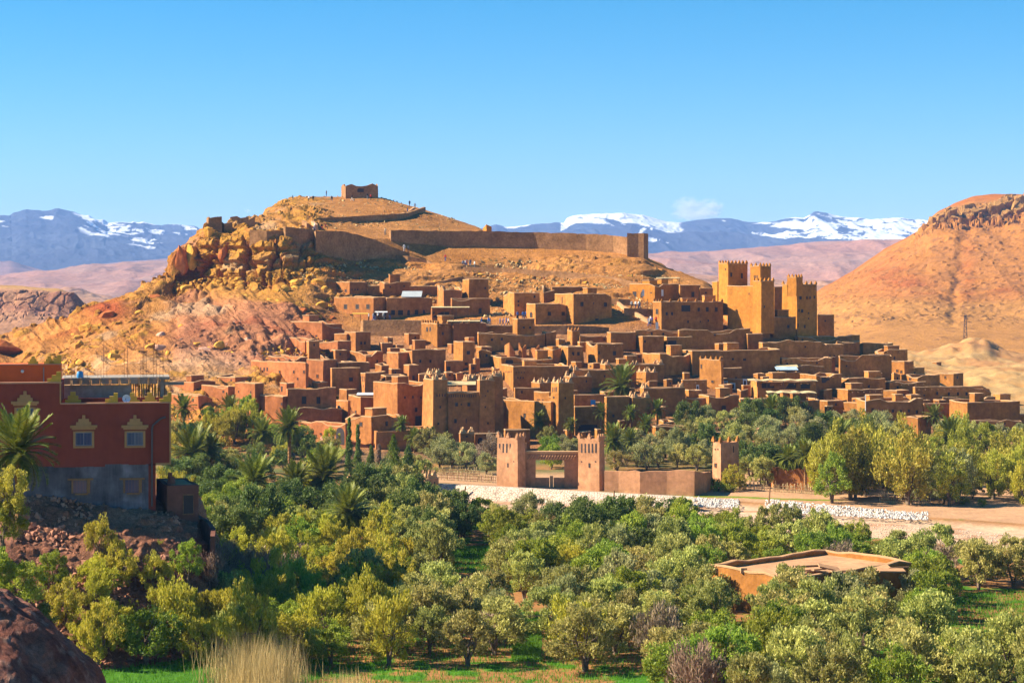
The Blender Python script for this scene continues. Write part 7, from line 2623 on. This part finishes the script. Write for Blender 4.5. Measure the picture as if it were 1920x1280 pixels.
def reed_fence(x0, x1, y0, y1, lab):
    t = empty("reed_fence", P(x0, y0, CAMZ * F / (y0 - HY)), lab, "fence")
    O = t.location
    r = random.Random(int(x0))
    n = int((x1 - x0) / 2.0)
    mb = MB()
    for i in range(n):
        px = lerp(x0, x1, i / n)
        D = CAMZ * F / (lerp(y0, y1, i / n) - HY)
        p = Vector(((px - CX) / F * D, D, 0)) - O
        h = r.uniform(.9, 1.7)
        mb.tube([p, p + Vector((r.uniform(-.2, .2), r.uniform(-.15, .15), h))], r.uniform(.03, .07), 4)
    o = mb.build("stakes", [STRAW], t)
    o['kind'] = 'stuff'
    for zz in (.45, .9):
        mb = MB()
        D0_, D1_ = CAMZ * F / (y0 - HY), CAMZ * F / (y1 - HY)
        mb.tube([Vector(((x0 - CX) / F * D0_, D0_ - .1, zz)) - O, Vector(((x1 - CX) / F * D1_, D1_ - .1, zz)) - O], .05, 4)
        mb.build("rail", [WOOD], t)
reed_fence(822, 930, 899, 905, "ragged reed fence between the gate pillar and left gate tower")
reed_fence(828, 900, 890, 893, "second reed fence further back, left of the gate")
reed_fence(1365, 1440, 915, 921, "low reed fence right of the free-standing small tower")
reed_fence(1450, 1560, 921, 928, "dry reed fence along the edge of the thicket")
reed_fence(1650, 1745, 942, 946, "low rail fence before the sunny yellow trees")
reed_fence(1000, 1060, 1075, 1078, "broken stake fence inside the orchard, centre")

# ------------------------------------------------------------------ labels that single things out
def relabel_trees():
    groups = {}
    for o in bpy.data.objects:
        if o.parent is None and o.type == 'EMPTY' and 'group' in o and 'label' in o and o.get('category') in ('olive tree', 'tree', 'tamarisk', 'shrub', 'bush'):
            groups.setdefault(o['label'], []).append(o)
    for lab, L in groups.items():
        if len(L) < 2:
            continue
        nr = max(1, math.ceil(len(L) / 12))
        L.sort(key=lambda o: -o.location.y)
        rows = [L[i * len(L) // nr:(i + 1) * len(L) // nr] for i in range(nr)]
        for k, R in enumerate(rows):
            R.sort(key=lambda o: o.location.x / o.location.y)
            rn = "" if nr == 1 else ["back row", "second row", "third row", "fourth row", "fifth row", "sixth row"][k] if k < nr - 1 else "front row"
            words = lab.split()
            for i, o in enumerate(R):
                tail = (rn + ", " if rn else "") + ordn(i)
                keep = 16 - len(tail.split())
                o['label'] = " ".join(words[:keep]) + ", " + tail
relabel_trees()

MARKS = [("the crenellated twin kasbah towers", 1395, 540), ("the square east kasbah tower", 1500, 575), ("the great front kasbah", 868, 765), ("the tall slender tower", 1050, 770), ("the carved tower houses", 705, 730),
         ("the blank square tower house", 892, 545), ("the high stone terrace", 752, 612), ("the flared tower house", 1073, 668), ("the great round palm", 1166, 722), ("the blue sheet awning", 1475, 700),
         ("the arched sunlit gateway", 638, 815), ("the large brown house", 1095, 580), ("the very long low house", 1375, 680), ("the yellow loggia tower", 1333, 700), ("the twin-arched-window house", 805, 630),
         ("the easternmost white-framed window", 1828, 757), ("the broad sunlit slotted house", 525, 705), ("the lone long house", 590, 622), ("the six-window house", 1670, 768), ("the wide dark doorway", 1260, 648),
         ("the narrow ruined tower", 537, 735), ("the red building", 318, 760), ("the four-window long house", 1787, 740), ("the ribbed pillared house", 1660, 668), ("the small golden turret", 1490, 528)]
def label_houses():
    seen = {}
    for h in HOUSES:
        o = h['o']
        if h['label']:
            o['label'] = h['label']
            continue
        cx_, cy_ = (h['xl'] + h['xr']) / 2, (h['yt'] + h['yb']) / 2
        nm, mx, my = min(MARKS, key=lambda m_: (m_[1] - cx_) ** 2 + (1.6 * (m_[2] - cy_)) ** 2)
        dx, dy = cx_ - mx, cy_ - my
        rel = ("left of" if dx < 0 else "right of") if abs(dx) > abs(dy) * 1.3 else ("above" if dy < 0 else "below")
        w_, hh = h['xr'] - h['xl'], h['yb'] - h['yt']
        size = "long low" if w_ > hh * 2.2 else "tall" if hh > w_ * 1.2 else "small square" if w_ < 34 else "plain"
        col = ["red", "clay", "brown", "tan", "golden"][min(4, int((cx_ - 320) / 320))]
        wn = {0: "windowless", 1: "one-window", 2: "two-window"}.get(h['nw'], "many-windowed")
        lab = "%s %s %s house %s %s" % (size, wn, col, rel, nm)
        if h['mer'] == 'horn':
            lab = lab.replace("house", "horned house", 1)
        seen.setdefault(lab, []).append(h)
    for lab, L in seen.items():
        L.sort(key=lambda h: h['xc'])
        for i, h in enumerate(L):
            h['o']['label'] = lab if len(L) == 1 else lab + (", leftmost one" if i == 0 else ", rightmost one" if i == len(L) - 1 else ", %s from left" % ORD[i])
    gr = {}
    for h in HOUSES:
        h['o']['group'] = "mud houses of the hill village" if h['cat'] == 'house' else "towers of the hill village" if h['cat'] == 'tower' else "ruins and outworks of the village"
label_houses()
